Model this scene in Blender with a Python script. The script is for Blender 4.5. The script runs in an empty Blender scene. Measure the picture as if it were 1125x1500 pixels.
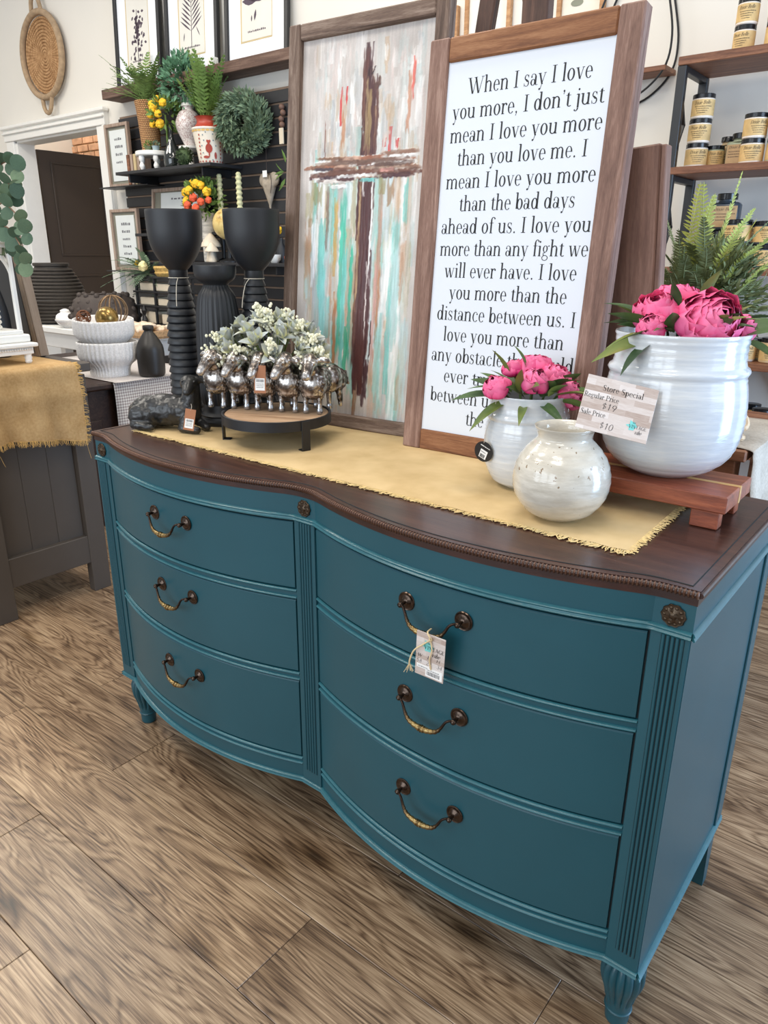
import bpy, bmesh, math, random
import numpy as np
from mathutils import Matrix, Vector, Euler, noise as mnoise

# ------------------------------------------------------------------ camera, world, lights, exposure
SC = bpy.context.scene
COL = SC.collection
R = math.radians
cd = bpy.data.cameras.new('camera'); cam = bpy.data.objects.new('camera', cd); COL.objects.link(cam)
cam.location = (0.9774, -0.9737, 1.3093)
cam.rotation_euler = (1.2343, -0.0057, 0.6748)
cd.sensor_fit = 'VERTICAL'; cd.sensor_height = 24.0; cd.lens = 24.0 * 1072.72 / 1500.0
cd.clip_start = 0.05; cd.clip_end = 60
SC.camera = cam

W = bpy.data.worlds.new('world'); SC.world = W; W.use_nodes = True
bg = W.node_tree.nodes['Background']
bg.inputs['Color'].default_value = (0.93, 0.95, 1.0, 1); bg.inputs['Strength'].default_value = 0.50


def area(name, loc, target, sx, sy, power, color):
    d = bpy.data.lights.new(name, 'AREA'); d.shape = 'RECTANGLE'; d.size = sx; d.size_y = sy
    d.energy = power; d.color = color
    o = bpy.data.objects.new(name, d); COL.objects.link(o); o.location = loc
    v = Vector(target) - Vector(loc)
    o.rotation_euler = v.to_track_quat('-Z', 'Y').to_euler()
    return o


# shop-front windows behind the camera, three panes side by side (cool daylight)
for i, x in enumerate((-2.6, -0.9, 0.8)):
    area('shop_window_light', (x, -4.6, 1.9), (x, 0, 1.5), 1.45, 2.3, 42, (0.80, 0.90, 1.0))
area('side_window_light', (4.6, 0.6, 2.0), (0, 0.9, 1.0), 2.6, 2.2, 36, (0.80, 0.90, 1.0))
area('added_blue_fill', (2.9, 1.3, 1.15), (0.0, 2.5, 1.0), 1.3, 1.9, 85, (0.42, 0.66, 1.0))  # added low lamp, imitates blue daylight from the right on the shelf wall
# ceiling troffers
for x, y in ((-3.4, 0.7), (-1.3, 1.5), (-1.9, -1.2), (0.3, 0.3), (0.6, -1.7), (-5.2, 0.4)):
    area('ceiling_light', (x, y, 3.7), (x, y, 0), 1.2, 0.6, 36 if x < -1.5 else 24, (1.0, 0.93, 0.82))

area('added_rear_fill', (-6.9, 3.3, 3.3), (-6.9, 3.6, 1.8), .8, .5, 15, (1.0, 0.93, 0.84))  # unseen lamp added to brighten the bricks beyond the doorway
SC.view_settings.view_transform = 'Standard'; SC.view_settings.look = 'None'
SC.view_settings.exposure = 0.22; SC.view_settings.gamma = 1.0
SC.view_settings.use_curve_mapping = False
SC.cycles.max_bounces = 6; SC.cycles.diffuse_bounces = 3; SC.cycles.glossy_bounces = 3
SC.cycles.transparent_max_bounces = 4; SC.cycles.caustics_reflective = False; SC.cycles.caustics_refractive = False
SC.cycles.use_denoising = True
random.seed(7); rnd = random.random
def ru(a, b): return a + (b - a) * rnd()


# ------------------------------------------------------------------ materials
def s2l(c):
    return tuple(((x / 255) / 12.92 if x / 255 <= .04045 else ((x / 255 + .055) / 1.055) ** 2.4) for x in c) + (1,)


class NT:
    def __init__(self, name):
        self.m = bpy.data.materials.new(name); self.m.use_nodes = True
        self.t = self.m.node_tree; self.b = self.t.nodes['Principled BSDF']

    def n(self, typ, **kw):
        nd = self.t.nodes.new(typ)
        for k, v in kw.items():
            if k.startswith('i_'):
                nd.inputs[k[2:].replace('_', ' ')].default_value = v
            elif k.startswith('n_'):
                nd.inputs[int(k[2:])].default_value = v
            else:
                setattr(nd, k, v)
        return nd

    def l(self, a, b): self.t.links.new(a, b)

    def coords(self, scale=(1, 1, 1), rand=True, attr='Object', rot=(0, 0, 0)):
        tc = self.n('ShaderNodeTexCoord'); mp = self.n('ShaderNodeMapping')
        mp.inputs['Scale'].default_value = scale; mp.inputs['Rotation'].default_value = rot
        if rand:
            oi = self.n('ShaderNodeObjectInfo')
            mu = self.n('ShaderNodeVectorMath', operation='SCALE'); mu.inputs[0].default_value = (37, 53, 71)
            self.l(oi.outputs['Random'], mu.inputs['Scale'])
            ad = self.n('ShaderNodeVectorMath', operation='ADD')
            self.l(tc.outputs[attr], ad.inputs[0]); self.l(mu.outputs[0], ad.inputs[1])
            self.l(ad.outputs[0], mp.inputs['Vector'])
        else:
            self.l(tc.outputs[attr], mp.inputs['Vector'])
        return mp.outputs['Vector']

    def noise(self, vec, scale=5, detail=4, rough=.55, dist=0):
        nd = self.n('ShaderNodeTexNoise'); nd.inputs['Scale'].default_value = scale
        nd.inputs['Detail'].default_value = detail; nd.inputs['Roughness'].default_value = rough
        nd.inputs['Distortion'].default_value = dist; self.l(vec, nd.inputs['Vector'])
        return nd.outputs['Fac']

    def ramp(self, fac, stops):
        r = self.n('ShaderNodeValToRGB'); e = r.color_ramp.elements
        while len(e) < len(stops): e.new(.5)
        for el, (p, c) in zip(e, stops): el.position = p; el.color = c
        self.l(fac, r.inputs['Fac']); return r.outputs['Color']

    def mix(self, fac, a, b, mode='MIX'):
        m = self.n('ShaderNodeMix', data_type='RGBA', blend_type=mode)
        for s, v in ((m.inputs[0], fac), (m.inputs[6], a), (m.inputs[7], b)):
            if hasattr(v, 'is_linked') or hasattr(v, 'links'): self.l(v, s)
            else: s.default_value = v
        return m.outputs[2]

    def math(self, op, a, b=0.0):
        m = self.n('ShaderNodeMath', operation=op)
        for s, v in ((m.inputs[0], a), (m.inputs[1], b)):
            if hasattr(v, 'links'): self.l(v, s)
            else: s.default_value = v
        return m.outputs[0]

    def color(self, c):
        if hasattr(c, 'links'): self.l(c, self.b.inputs['Base Color'])
        else: self.b.inputs['Base Color'].default_value = c

    def bump(self, h, strength=.3, dist=.002):
        b = self.n('ShaderNodeBump'); b.inputs['Strength'].default_value = strength
        b.inputs['Distance'].default_value = dist; self.l(h, b.inputs['Height'])
        self.l(b.outputs[0], self.b.inputs['Normal'])

    def set(self, rough=.5, metal=0., spec=.5, coat=0., coat_r=.1):
        self.b.inputs['Roughness'].default_value = rough; self.b.inputs['Metallic'].default_value = metal
        self.b.inputs['Specular IOR Level'].default_value = spec
        self.b.inputs['Coat Weight'].default_value = coat; self.b.inputs['Coat Roughness'].default_value = coat_r


MATS = {}


def mat(name, c, rough=.5, metal=0., var=.08, vs=12, bump=.0, bs=60, spec=.5, coat=0., scale=(1, 1, 1)):
    """plain paint / plastic / metal with a little mottling"""
    if name in MATS: return MATS[name]
    t = NT(name); c = s2l(c); v = t.coords(scale)
    f = t.noise(v, vs, 4)
    a = tuple(min(1, x * (1 - var)) for x in c[:3]) + (1,); b = tuple(min(1, x * (1 + var)) for x in c[:3]) + (1,)
    t.color(t.ramp(f, [(.3, a), (.7, b)])); t.set(rough, metal, spec, coat)
    if bump: t.bump(t.noise(v, bs, 3), bump)
    MATS[name] = t.m; return t.m


def wood(name, stops, axis='X', rough=.5, fine=60, bump=.25, spec=.4, coat=0., knots=0.):
    """streaky wood, grain running along one local axis"""
    if name in MATS: return MATS[name]
    t = NT(name)
    sc = {'X': (1, 14, 14), 'Y': (14, 1, 14), 'Z': (14, 14, 1)}[axis]
    v = t.coords(sc); f1 = t.noise(v, 3.0, 6, .6, 1.2); f2 = t.noise(v, fine, 3, .6)
    f = t.math('ADD', t.math('MULTIPLY', f1, .72), t.math('MULTIPLY', f2, .28))
    n = len(stops); cs = [(.33 + .34 * i / (n - 1), s2l(c)) for i, c in enumerate(stops)]
    t.color(t.ramp(f, cs)); t.set(rough, 0, spec, coat); t.bump(f, bump, .0015)
    MATS[name] = t.m; return t.m


def vcol_mat(name, rough=.6, bump=0., bs=200):
    if name in MATS: return MATS[name]
    t = NT(name); a = t.n('ShaderNodeVertexColor'); a.layer_name = 'Col'; t.color(a.outputs['Color']); t.set(rough)
    if bump: t.bump(t.noise(t.coords(rand=False), bs, 3), bump)
    MATS[name] = t.m; return t.m


# ------------------------------------------------------------------ mesh building
class M:
    def __init__(self): self.v = []; self.f = []

    def add(self, vs, fs, T=None):
        o = len(self.v)
        if T is not None: vs = [tuple(T @ Vector(p)) for p in vs]
        self.v += [tuple(p) for p in vs]; self.f += [tuple(i + o for i in f) for f in fs]; return self

    def box(self, c, s, bev=0.0, T=None, rot=None):
        Tm = Matrix.Translation(c)
        if rot is not None: Tm = Tm @ Euler(rot).to_matrix().to_4x4()
        if T is not None: Tm = T @ Tm
        x, y, z = [q / 2 for q in s]; b = min(bev, x * .9, y * .9, z * .9)
        if b <= 0:
            vs = [(i * x, j * y, k * z) for i in (-1, 1) for j in (-1, 1) for k in (-1, 1)]
            fs = [(0, 1, 3, 2), (4, 6, 7, 5), (0, 4, 5, 1), (2, 3, 7, 6), (0, 2, 6, 4), (1, 5, 7, 3)]
            return self.add(vs, fs, Tm)
        bm = bmesh.new(); bmesh.ops.create_cube(bm, size=1)
        for v in bm.verts: v.co = Vector((v.co.x * 2 * x, v.co.y * 2 * y, v.co.z * 2 * z))
        bmesh.ops.bevel(bm, geom=bm.edges[:], offset=b, segments=1, affect='EDGES', profile=.7)
        bm.verts.index_update()
        self.add([v.co.copy() for v in bm.verts], [[v.index for v in f.verts] for f in bm.faces], Tm); bm.free(); return self

    def lathe(self, prof, seg=32, T=None, mod=None, closed=False):
        """prof: (r, z) list; mod(angle, i) scales the radius"""
        vs = []; fs = []; n = len(prof)
        for i, (r, z) in enumerate(prof):
            for k in range(seg):
                a = 2 * math.pi * k / seg; rr = r * (mod(a, i, z) if mod else 1)
                vs.append((rr * math.cos(a), rr * math.sin(a), z))
        for i in range(n - 1):
            for k in range(seg):
                k2 = (k + 1) % seg
                fs.append((i * seg + k, i * seg + k2, (i + 1) * seg + k2, (i + 1) * seg + k))
        if prof[0][0] > 1e-5: fs.append(tuple(range(seg))[::-1])
        if prof[-1][0] > 1e-5 and not closed: fs.append(tuple((n - 1) * seg + k for k in range(seg)))
        return self.add(vs, fs, T)

    def tube(self, pts, r, seg=8, T=None, closed=False):
        pts = [Vector(p) for p in pts]; n = len(pts)
        rs = r if hasattr(r, '__len__') else [r] * n
        vs = []; fs = []; up = None
        for i, p in enumerate(pts):
            a = pts[(i - 1) % n] if (closed or i) else p; b = pts[(i + 1) % n] if (closed or i < n - 1) else p
            d = (b - a).normalized() if (b - a).length > 1e-9 else Vector((0, 0, 1))
            if up is None:
                up = Vector((0, 0, 1)) if abs(d.z) < .9 else Vector((1, 0, 0))
            s = d.cross(up).normalized(); up = s.cross(d).normalized()
            for k in range(seg):
                an = 2 * math.pi * k / seg
                vs.append(p + (s * math.cos(an) + up * math.sin(an)) * rs[i])
        for i in range(n if closed else n - 1):
            for k in range(seg):
                k2 = (k + 1) % seg; j = (i + 1) % n
                fs.append((i * seg + k, i * seg + k2, j * seg + k2, j * seg + k))
        if not closed:
            fs.append(tuple(range(seg))[::-1]); fs.append(tuple((n - 1) * seg + k for k in range(seg)))
        return self.add(vs, fs, T)

    def prism(self, poly, z0, z1, T=None, cap=True):
        n = len(poly); vs = [(x, y, z0) for x, y in poly] + [(x, y, z1) for x, y in poly]
        fs = [(i, (i + 1) % n, (i + 1) % n + n, i + n) for i in range(n)]
        if cap: fs += [tuple(range(n))[::-1], tuple(range(n, 2 * n))]
        return self.add(vs, fs, T)

    def ball(self, c, r, seg=10, ring=6, T=None):
        rx, ry, rz = (r, r, r) if not hasattr(r, '__len__') else r
        vs = [(c[0], c[1], c[2] + rz)]; fs = []
        for i in range(1, ring):
            th = math.pi * i / ring
            for k in range(seg):
                a = 2 * math.pi * k / seg
                vs.append((c[0] + rx * math.sin(th) * math.cos(a), c[1] + ry * math.sin(th) * math.sin(a), c[2] + rz * math.cos(th)))
        vs.append((c[0], c[1], c[2] - rz)); L = len(vs) - 1
        for k in range(seg):
            k2 = (k + 1) % seg; fs.append((0, 1 + k, 1 + k2))
            for i in range(ring - 2):
                a = 1 + i * seg; fs.append((a + k, a + seg + k, a + seg + k2, a + k2))
            a = 1 + (ring - 2) * seg; fs.append((L, a + k2, a + k))
        return self.add(vs, fs, T)

    def mesh(self, name, smooth=True, ang=40):
        me = bpy.data.meshes.new(name); me.from_pydata(self.v, [], self.f); me.validate()
        if smooth:
            me.shade_smooth()
            try: me.set_sharp_from_angle(angle=R(ang))
            except Exception: pass
        return me


def tag(o, label=None, cat=None, group=None, kind=None):
    if label: o['label'] = label
    if cat: o['category'] = cat
    if group: o['group'] = group
    if kind: o['kind'] = kind
    return o


def link(o, parent=None, loc=None, rot=None, scale=None):
    COL.objects.link(o)
    if parent is not None: o.parent = parent
    if loc is not None: o.location = loc
    if rot is not None: o.rotation_euler = rot
    if scale is not None: o.scale = (scale,) * 3 if not hasattr(scale, '__len__') else scale
    return o


def ob(name, m, material, parent=None, loc=None, rot=None, scale=None, smooth=True, ang=40, label=None, cat=None, group=None, kind=None):
    me = m if isinstance(m, bpy.types.Mesh) else m.mesh(name, smooth, ang)
    if material is not None and not me.materials: me.materials.append(material)
    o = bpy.data.objects.new(name, me); link(o, parent, loc, rot, scale)
    return tag(o, label, cat, group, kind)


def thing(name, label, cat, loc=(0, 0, 0), rot=(0, 0, 0), group=None, kind=None):
    o = bpy.data.objects.new(name, None); o.empty_display_size = .05
    link(o, None, loc, rot); return tag(o, label, cat, group, kind)


def kids(o): return [c for c in list(o.children)]


def dup(o, loc=None, rot=None, label=None, parent=None, scale=None):
    c = o.copy(); COL.objects.link(c)
    if parent is not None: c.parent = parent
    if loc is not None: c.location = loc
    if rot is not None: c.rotation_euler = rot
    if scale is not None: c.scale = (scale,) * 3
    if label: c['label'] = label
    for k in kids(o): dup(k, parent=c)
    return c


def cat_pts(pts, n=6, closed=False):
    """Catmull-Rom through points"""
    P = [Vector(p) for p in pts]; out = []
    N = len(P); rng = range(N if closed else N - 1)
    for i in rng:
        p0 = P[(i - 1) % N] if (closed or i) else P[0]; p1 = P[i]; p2 = P[(i + 1) % N]
        p3 = P[(i + 2) % N] if (closed or i + 2 < N) else P[-1]
        for k in range(n):
            t = k / n
            out.append(.5 * ((2 * p1) + (p2 - p0) * t + (2 * p0 - 5 * p1 + 4 * p2 - p3) * t * t + (3 * p1 - p0 - 3 * p2 + p3) * t ** 3))
    if not closed: out.append(P[-1])
    return out


def smooth_prof(pts, n=4): return [(max(0, p[0]), p[1]) for p in cat_pts([(a, b, 0) for a, b in pts], n)]


def blob(name, parts, vox=.003, smooth=4, bumpf=None):
    """one continuous body: ellipsoids ('e', centre, radii, euler) and capsules ('c', p0, p1, r0, r1) fused by a voxel remesh"""
    m = M()
    for p in parts:
        if p[0] == 'e':
            T = Matrix.Translation(p[1]) @ (Euler(p[3]).to_matrix().to_4x4() if len(p) > 3 else Matrix())
            m.ball((0, 0, 0), p[2], 16, 10, T)
        else:
            a, b = Vector(p[1]), Vector(p[2]); n = 6
            m.tube([a.lerp(b, i / n) for i in range(n + 1)], [p[3] + (p[4] - p[3]) * i / n for i in range(n + 1)], 10)
            m.ball(a, p[3], 10, 6); m.ball(b, p[4], 10, 6)
    o = bpy.data.objects.new(name, m.mesh(name)); COL.objects.link(o)
    r = o.modifiers.new('r', 'REMESH'); r.mode = 'VOXEL'; r.voxel_size = vox
    s = o.modifiers.new('s', 'SMOOTH'); s.iterations = smooth; s.factor = .5
    bpy.context.view_layer.update()
    me = bpy.data.meshes.new_from_object(o.evaluated_get(bpy.context.evaluated_depsgraph_get()))
    bpy.data.objects.remove(o); me.name = name
    if bumpf:
        me.update()
        ns = [v.normal.copy() for v in me.vertices]
        for v, nn in zip(me.vertices, ns): v.co += nn * bumpf(v.co)
    me.shade_smooth(); me.update(); return me
# ------------------------------------------------------------------ lettering: a serif alphabet drawn as flat outlines
def _ring(cx, cy, rx, ry, tx, ty, a0=0, a1=360, n=None):
    n = n or max(6, int(abs(a1 - a0) / 15)); out = []
    for i in range(n):
        q = []
        for a, o in ((a0 + (a1 - a0) * i / n, 1), (a0 + (a1 - a0) * (i + 1) / n, 1), (a0 + (a1 - a0) * (i + 1) / n, 0), (a0 + (a1 - a0) * i / n, 0)):
            c, s = math.cos(R(a)), math.sin(R(a)); k = 0 if o else 1
            q.append((cx + (rx - tx * k) * c, cy + (ry - ty * k) * s))
        out.append(q)
    return out


def _bar(x0, y0, x1, y1): return [[(x0, y0), (x1, y0), (x1, y1), (x0, y1)]]
def _st(x, y0, y1, w=.092): return _bar(x - w / 2, y0, x + w / 2, y1)
def _sf(x, y, h=.085, d=.026): return _bar(x - h, min(y, y + d), x + h, max(y, y + d))
def _ln(x0, y0, x1, y1, w): return [[(x0 - w / 2, y0), (x0 + w / 2, y0), (x1 + w / 2, y1), (x1 - w / 2, y1)]]
def _dot(x, y, r=.045): return [[(x + r * math.cos(R(a)), y + r * math.sin(R(a))) for a in range(0, 360, 36)]]
def _fl(x, y): return [[(x - .10, y - .03), (x, y - .035), (x, y), (x - .02, y + .01)]]


def _glyphs():
    G = {}; b = _st; sf = _sf
    bowl = lambda cx: _ring(cx, .225, .17, .24, .095, .032)
    G['a'] = (.43, _ring(.17, .12, .14, .13, .075, .02) + _ring(.18, .33, .13, .135, .03, .022, 55, 165) + _ring(.18, .33, .165, .135, .075, .022, 0, 60) + b(.307, .05, .34) + _ring(.37, .06, .095, .065, .06, .02, 180, 320) + _dot(.085, .34, .038))
    G['b'] = (.48, b(.11, .02, .72) + _fl(.09, .72) + _ring(.27, .225, .185, .24, .095, .032))
    G['c'] = (.40, _ring(.22, .225, .185, .24, .08, .022, 60, 320) + _dot(.32, .36, .042))
    G['d'] = (.50, b(.38, .0, .72) + _fl(.36, .72) + sf(.42, 0, .05) + _ring(.22, .225, .185, .24, .095, .032))
    G['e'] = (.42, _ring(.215, .225, .18, .24, .08, .022, 0, 318) + _bar(.08, .235, .39, .257))
    G['f'] = (.30, b(.14, 0, .58) + sf(.15, 0) + _ring(.245, .57, .142, .15, .072, .03, 45, 180) + _dot(.325, .645, .038) + _bar(.03, .44, .27, .462))
    G['g'] = (.45, _ring(.19, .315, .14, .15, .07, .02) + _ring(.20, -.07, .18, .12, .045, .028) + _ln(.12, .01, .10, .10, .05) + _ring(.16, .10, .09, .07, .03, .03, 60, 190) + _ln(.24, .05, .13, .045, .05) + _ln(.30, .41, .38, .45, .04) + _dot(.39, .44, .032))
    G['h'] = (.52, b(.11, 0, .72) + _fl(.09, .72) + sf(.11, 0) + b(.39, 0, .33) + sf(.40, 0) + _ring(.265, .31, .163, .155, .075, .04, 0, 150))
    G['i'] = (.25, b(.125, 0, .45) + _fl(.10, .45) + sf(.125, 0) + _dot(.12, .62))
    G['j'] = (.24, b(.13, -.08, .45) + _fl(.10, .45) + _ring(.03, -.09, .138, .13, .07, .03, 250, 360) + _dot(-.02, -.17, .035) + _dot(.125, .62))
    G['k'] = (.50, b(.11, 0, .72) + _fl(.09, .72) + sf(.11, 0) + _ln(.14, .17, .36, .45, .035) + _ln(.38, 0, .22, .27, .10) + sf(.36, .45, .08, -.02) + sf(.40, 0, .08))
    G['l'] = (.25, b(.125, 0, .72) + _fl(.10, .72) + sf(.125, 0))
    G['m'] = (.78, b(.11, 0, .45) + _fl(.09, .45) + sf(.11, 0, .08) + b(.38, 0, .33) + sf(.38, 0, .08) + b(.65, 0, .33) + sf(.66, 0, .08) + _ring(.26, .31, .158, .155, .075, .04, 0, 150) + _ring(.53, .31, .158, .155, .075, .04, 0, 150))
    G['n'] = (.52, b(.11, 0, .45) + _fl(.09, .45) + sf(.11, 0) + b(.39, 0, .33) + sf(.40, 0) + _ring(.265, .31, .163, .155, .075, .04, 0, 150))
    G['o'] = (.46, _ring(.23, .225, .195, .24, .095, .03))
    G['p'] = (.49, b(.11, -.22, .45) + _fl(.09, .45) + sf(.11, -.22) + _ring(.27, .225, .185, .24, .095, .032))
    G['r'] = (.36, b(.11, 0, .45) + _fl(.09, .45) + sf(.12, 0) + _ring(.25, .30, .14, .16, .05, .04, 60, 170) + _dot(.30, .39, .045))
    G['s'] = (.36, _ring(.17, .345, .12, .12, .055, .02, 20, 250) + _ring(.18, .12, .135, .13, .06, .02, -120, 80) + _ln(.24, .17, .12, .29, .11) + _ring(.17, .13, .13, .14, .02, .02, 180, 260) + _bar(.265, .33, .285, .45) + _bar(.04, 0, .06, .13))
    G['t'] = (.30, b(.14, .07, .52) + _ring(.225, .075, .12, .085, .075, .028, 180, 330) + _bar(.02, .43, .27, .452) + [[(.10, .45), (.16, .57), (.175, .57), (.175, .45)]])
    G['u'] = (.52, b(.11, .13, .45) + _fl(.09, .45) + b(.39, 0, .45) + _fl(.37, .45) + sf(.43, 0, .05) + _ring(.245, .145, .172, .155, .075, .04, 180, 335))
    G['v'] = (.46, _ln(.24, 0, .09, .45, .09) + _ln(.25, 0, .38, .45, .03) + sf(.09, .45, .085, -.02) + sf(.38, .45, .065, -.02))
    G['w'] = (.68, _ln(.21, 0, .08, .45, .085) + _ln(.23, 0, .34, .45, .03) + _ln(.46, 0, .33, .45, .085) + _ln(.48, 0, .60, .45, .03) + sf(.08, .45, .075, -.02) + sf(.33, .45, .07, -.02) + sf(.60, .45, .06, -.02))
    G['x'] = (.46, _ln(.36, 0, .10, .45, .09) + _ln(.09, 0, .35, .45, .03) + sf(.10, .45, .08, -.02) + sf(.36, .45, .07, -.02) + sf(.09, 0, .07) + sf(.36, 0, .08))
    G['y'] = (.46, _ln(.25, 0, .09, .45, .09) + _ln(.16, -.2, .38, .45, .03) + sf(.09, .45, .085, -.02) + sf(.38, .45, .065, -.02) + _dot(.12, -.18, .045))
    G['I'] = (.33, b(.165, 0, .68, .09) + sf(.165, 0, .12) + sf(.165, .68, .12, -.02))
    G['W'] = (.98, _ln(.31, 0, .10, .68, .10) + _ln(.33, 0, .50, .68, .03) + _ln(.66, 0, .46, .68, .10) + _ln(.68, 0, .88, .68, .03) + sf(.10, .68, .11, -.02) + sf(.46, .68, .10, -.02) + sf(.88, .68, .09, -.02))
    G['V'] = (.68, _ln(.35, 0, .12, .68, .10) + _ln(.36, 0, .57, .68, .03) + sf(.12, .68, .11, -.02) + sf(.57, .68, .09, -.02))
    G['A'] = (.68, _ln(.56, 0, .34, .68, .10) + _ln(.12, 0, .33, .68, .03) + _bar(.2, .22, .5, .245) + sf(.12, 0, .09) + sf(.57, 0, .11))
    G['N'] = (.72, b(.14, 0, .68, .03) + b(.58, 0, .68, .03) + _ln(.57, 0, .15, .68, .11) + sf(.14, 0, .09) + sf(.12, .68, .10, -.02) + sf(.58, .68, .09, -.02))
    G['T'] = (.60, b(.30, 0, .68, .09) + _bar(.04, .655, .56, .68) + sf(.30, 0, .12) + _bar(.04, .52, .06, .68) + _bar(.54, .52, .56, .68))
    G['G'] = (.70, _ring(.36, .34, .31, .35, .10, .025, 40, 330) + b(.58, .02, .30, .09) + sf(.58, .30, .11, -.02) + _bar(.575, .48, .595, .68))
    G['E'] = (.58, b(.15, 0, .68, .09) + _bar(.04, 0, .52, .024) + _bar(.04, .656, .50, .68) + _bar(.15, .34, .40, .362) + _bar(.50, 0, .52, .17) + _bar(.48, .53, .50, .68))
    G['D'] = (.70, b(.15, 0, .68, .09) + _ring(.28, .34, .34, .34, .10, .024, -90, 90) + _bar(.04, 0, .3, .024) + _bar(.04, .656, .3, .68))
    G['B'] = (.60, b(.15, 0, .68, .09) + _ring(.28, .17, .25, .18, .09, .024, -90, 90) + _ring(.28, .51, .21, .17, .09, .024, -90, 90) + _bar(.04, 0, .3, .024) + _bar(.04, .656, .3, .68) + _bar(.15, .34, .3, .362))
    G['P'] = (.56, b(.15, 0, .68, .09) + _ring(.28, .49, .24, .19, .09, .024, -90, 90) + _bar(.04, .656, .3, .68) + _bar(.15, .3, .3, .324) + sf(.15, 0, .11))
    G['R'] = (.64, G['P'][1] + _ln(.54, 0, .32, .32, .10) + sf(.56, 0, .07))
    G['S'] = (.50, _ring(.25, .51, .17, .18, .08, .024, 20, 250) + _ring(.26, .18, .19, .19, .08, .024, -130, 80) + _ln(.33, .26, .20, .42, .14) + _ring(.25, .18, .19, .19, .024, .024, 180, 240))
    G['L'] = (.55, b(.15, 0, .68, .09) + _bar(.04, 0, .50, .024) + _bar(.48, 0, .50, .18) + sf(.15, .68, .11, -.02))
    G['H'] = (.72, b(.14, 0, .68, .06) + b(.58, 0, .68, .06) + _bar(.14, .33, .58, .36))
    G['$'] = (.46, _ring(.22, .48, .13, .13, .035, .03, 20, 260) + _ring(.22, .22, .14, .14, .035, .03, -120, 90) + _bar(.205, .0, .235, .72))
    G['1'] = (.30, b(.15, 0, .66, .045) + _ln(.05, .52, .15, .66, .04))
    G['9'] = (.44, _ring(.20, .45, .15, .19, .045, .03) + _ln(.20, 0, .335, .45, .045))
    G['0'] = (.44, _ring(.21, .32, .16, .33, .045, .03))
    G['5'] = (.44, _ring(.20, .20, .17, .20, .045, .03, -150, 130) + b(.09, .33, .64, .04) + _bar(.08, .61, .34, .645))
    G['8'] = (.44, _ring(.21, .17, .16, .17, .045, .03) + _ring(.21, .49, .13, .16, .045, .03))
    G['2'] = (.44, _ring(.20, .48, .15, .17, .045, .03, -30, 170) + _ln(.06, .02, .32, .40, .05) + _bar(.04, 0, .37, .035))
    G['3'] = (.44, _ring(.19, .18, .16, .18, .045, .03, -140, 90) + _ring(.19, .49, .14, .16, .045, .03, -90, 150))
    G['4'] = (.44, b(.30, 0, .64, .045) + _ln(.04, .2, .29, .64, .04) + _bar(.02, .18, .40, .215))
    G['.'] = (.22, _dot(.11, .03)); G[','] = (.22, _dot(.11, .03) + _ln(.08, -.12, .14, .03, .03))
    G["'"] = (.20, _dot(.10, .63) + _ln(.08, .50, .135, .63, .03)); G[' '] = (.24, [])
    return G


GL = _glyphs()


def text_polys(s): 
    x = 0; out = []
    for ch in s:
        w, ps = GL.get(ch, GL[' ']); out += [[(px + x, py) for px, py in p] for p in ps]; x += w
    return out, x


def put_text(m, s, u0, v0, width=None, size=None, T=None, shear=0., slope=0., wrap=None):
    """write a line starting at (u0, v0) in the local XY plane; wrap(x, y) bends it onto a label"""
    ps, w = text_polys(s); k = (width / w) if width else size; ky = size or k
    for p in ps:
        q = []
        for x, y in p:
            X = u0 + x * k + y * ky * shear; Y = v0 + y * ky + slope * x * k
            q.append(wrap(X, Y) if wrap else (X, Y, 0))
        m.add(q, [tuple(range(len(q)))], T)
    return m


TXZ = Matrix.Rotation(R(90), 4, 'X')      # local XY -> XZ, facing -Y


def scribble(m, x0, x1, y, h, n, T=None, seed=0, wrap=None):
    """a line of print too small to read: short uneven marks"""
    rr = random.Random(seed); x = x0
    while x < x1 - 1e-6:
        w = (x1 - x0) / n * rr.uniform(.35, .9); hh = h * rr.uniform(.6, 1)
        q = [(x, y), (x + w, y), (x + w, y + hh), (x, y + hh)]
        q = [wrap(a, b) if wrap else (a, b, 0) for a, b in q]
        m.add(q, [(0, 1, 2, 3)], T); x += w + (x1 - x0) / n * .3
    return m
# ------------------------------------------------------------------ materials used all over
TEAL = (25, 76, 88)
m_teal = mat('teal_paint', TEAL, .36, var=.05, vs=5, bump=.05, bs=500, spec=.5)
m_teal_highlight = mat('teal_highlight', (46, 100, 110), .30, var=.10, vs=60)  # same teal lightened: bead and molding highlights put into the colour
m_gap = mat('gap_shade_and_inlay', (16, 26, 30), .8, var=.02)  # shade colour for drawer gaps and reeds, also the inlay line
m_white = mat('white_paint', (236, 234, 228), .5, var=.02)
m_cream = mat('cream_wall_paint', (228, 223, 213), .85, var=.015, vs=2, bump=.04, bs=180)
m_black = mat('black_metal', (26, 26, 28), .42, var=.12, vs=20, spec=.5)
m_matte = mat('matte_black_ceramic', (31, 33, 37), .48, var=.08, vs=25, bump=.06, bs=300)
m_cord = mat('pale_cord', (214, 206, 190), .8)
m_card = mat('kraft_card', (170, 116, 84), .8, var=.05)
m_paper = mat('white_paper', (240, 240, 238), .7, var=.01)
m_ink = mat('black_ink', (28, 28, 30), .6, var=.01)
m_greyink = mat('grey_ink', (112, 112, 116), .7, var=.05)
m_walnut = wood('walnut_shelf', [(84, 50, 34), (126, 82, 58), (158, 110, 80)], 'X', .5)
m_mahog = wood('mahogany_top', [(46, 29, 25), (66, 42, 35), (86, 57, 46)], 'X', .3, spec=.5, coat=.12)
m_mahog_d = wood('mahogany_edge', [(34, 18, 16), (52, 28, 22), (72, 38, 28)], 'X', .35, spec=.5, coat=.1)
m_frame_g = wood('weathered_brown_frame', [(78, 62, 54), (116, 96, 84), (160, 142, 128)], 'Z', .75, bump=.5)
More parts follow.
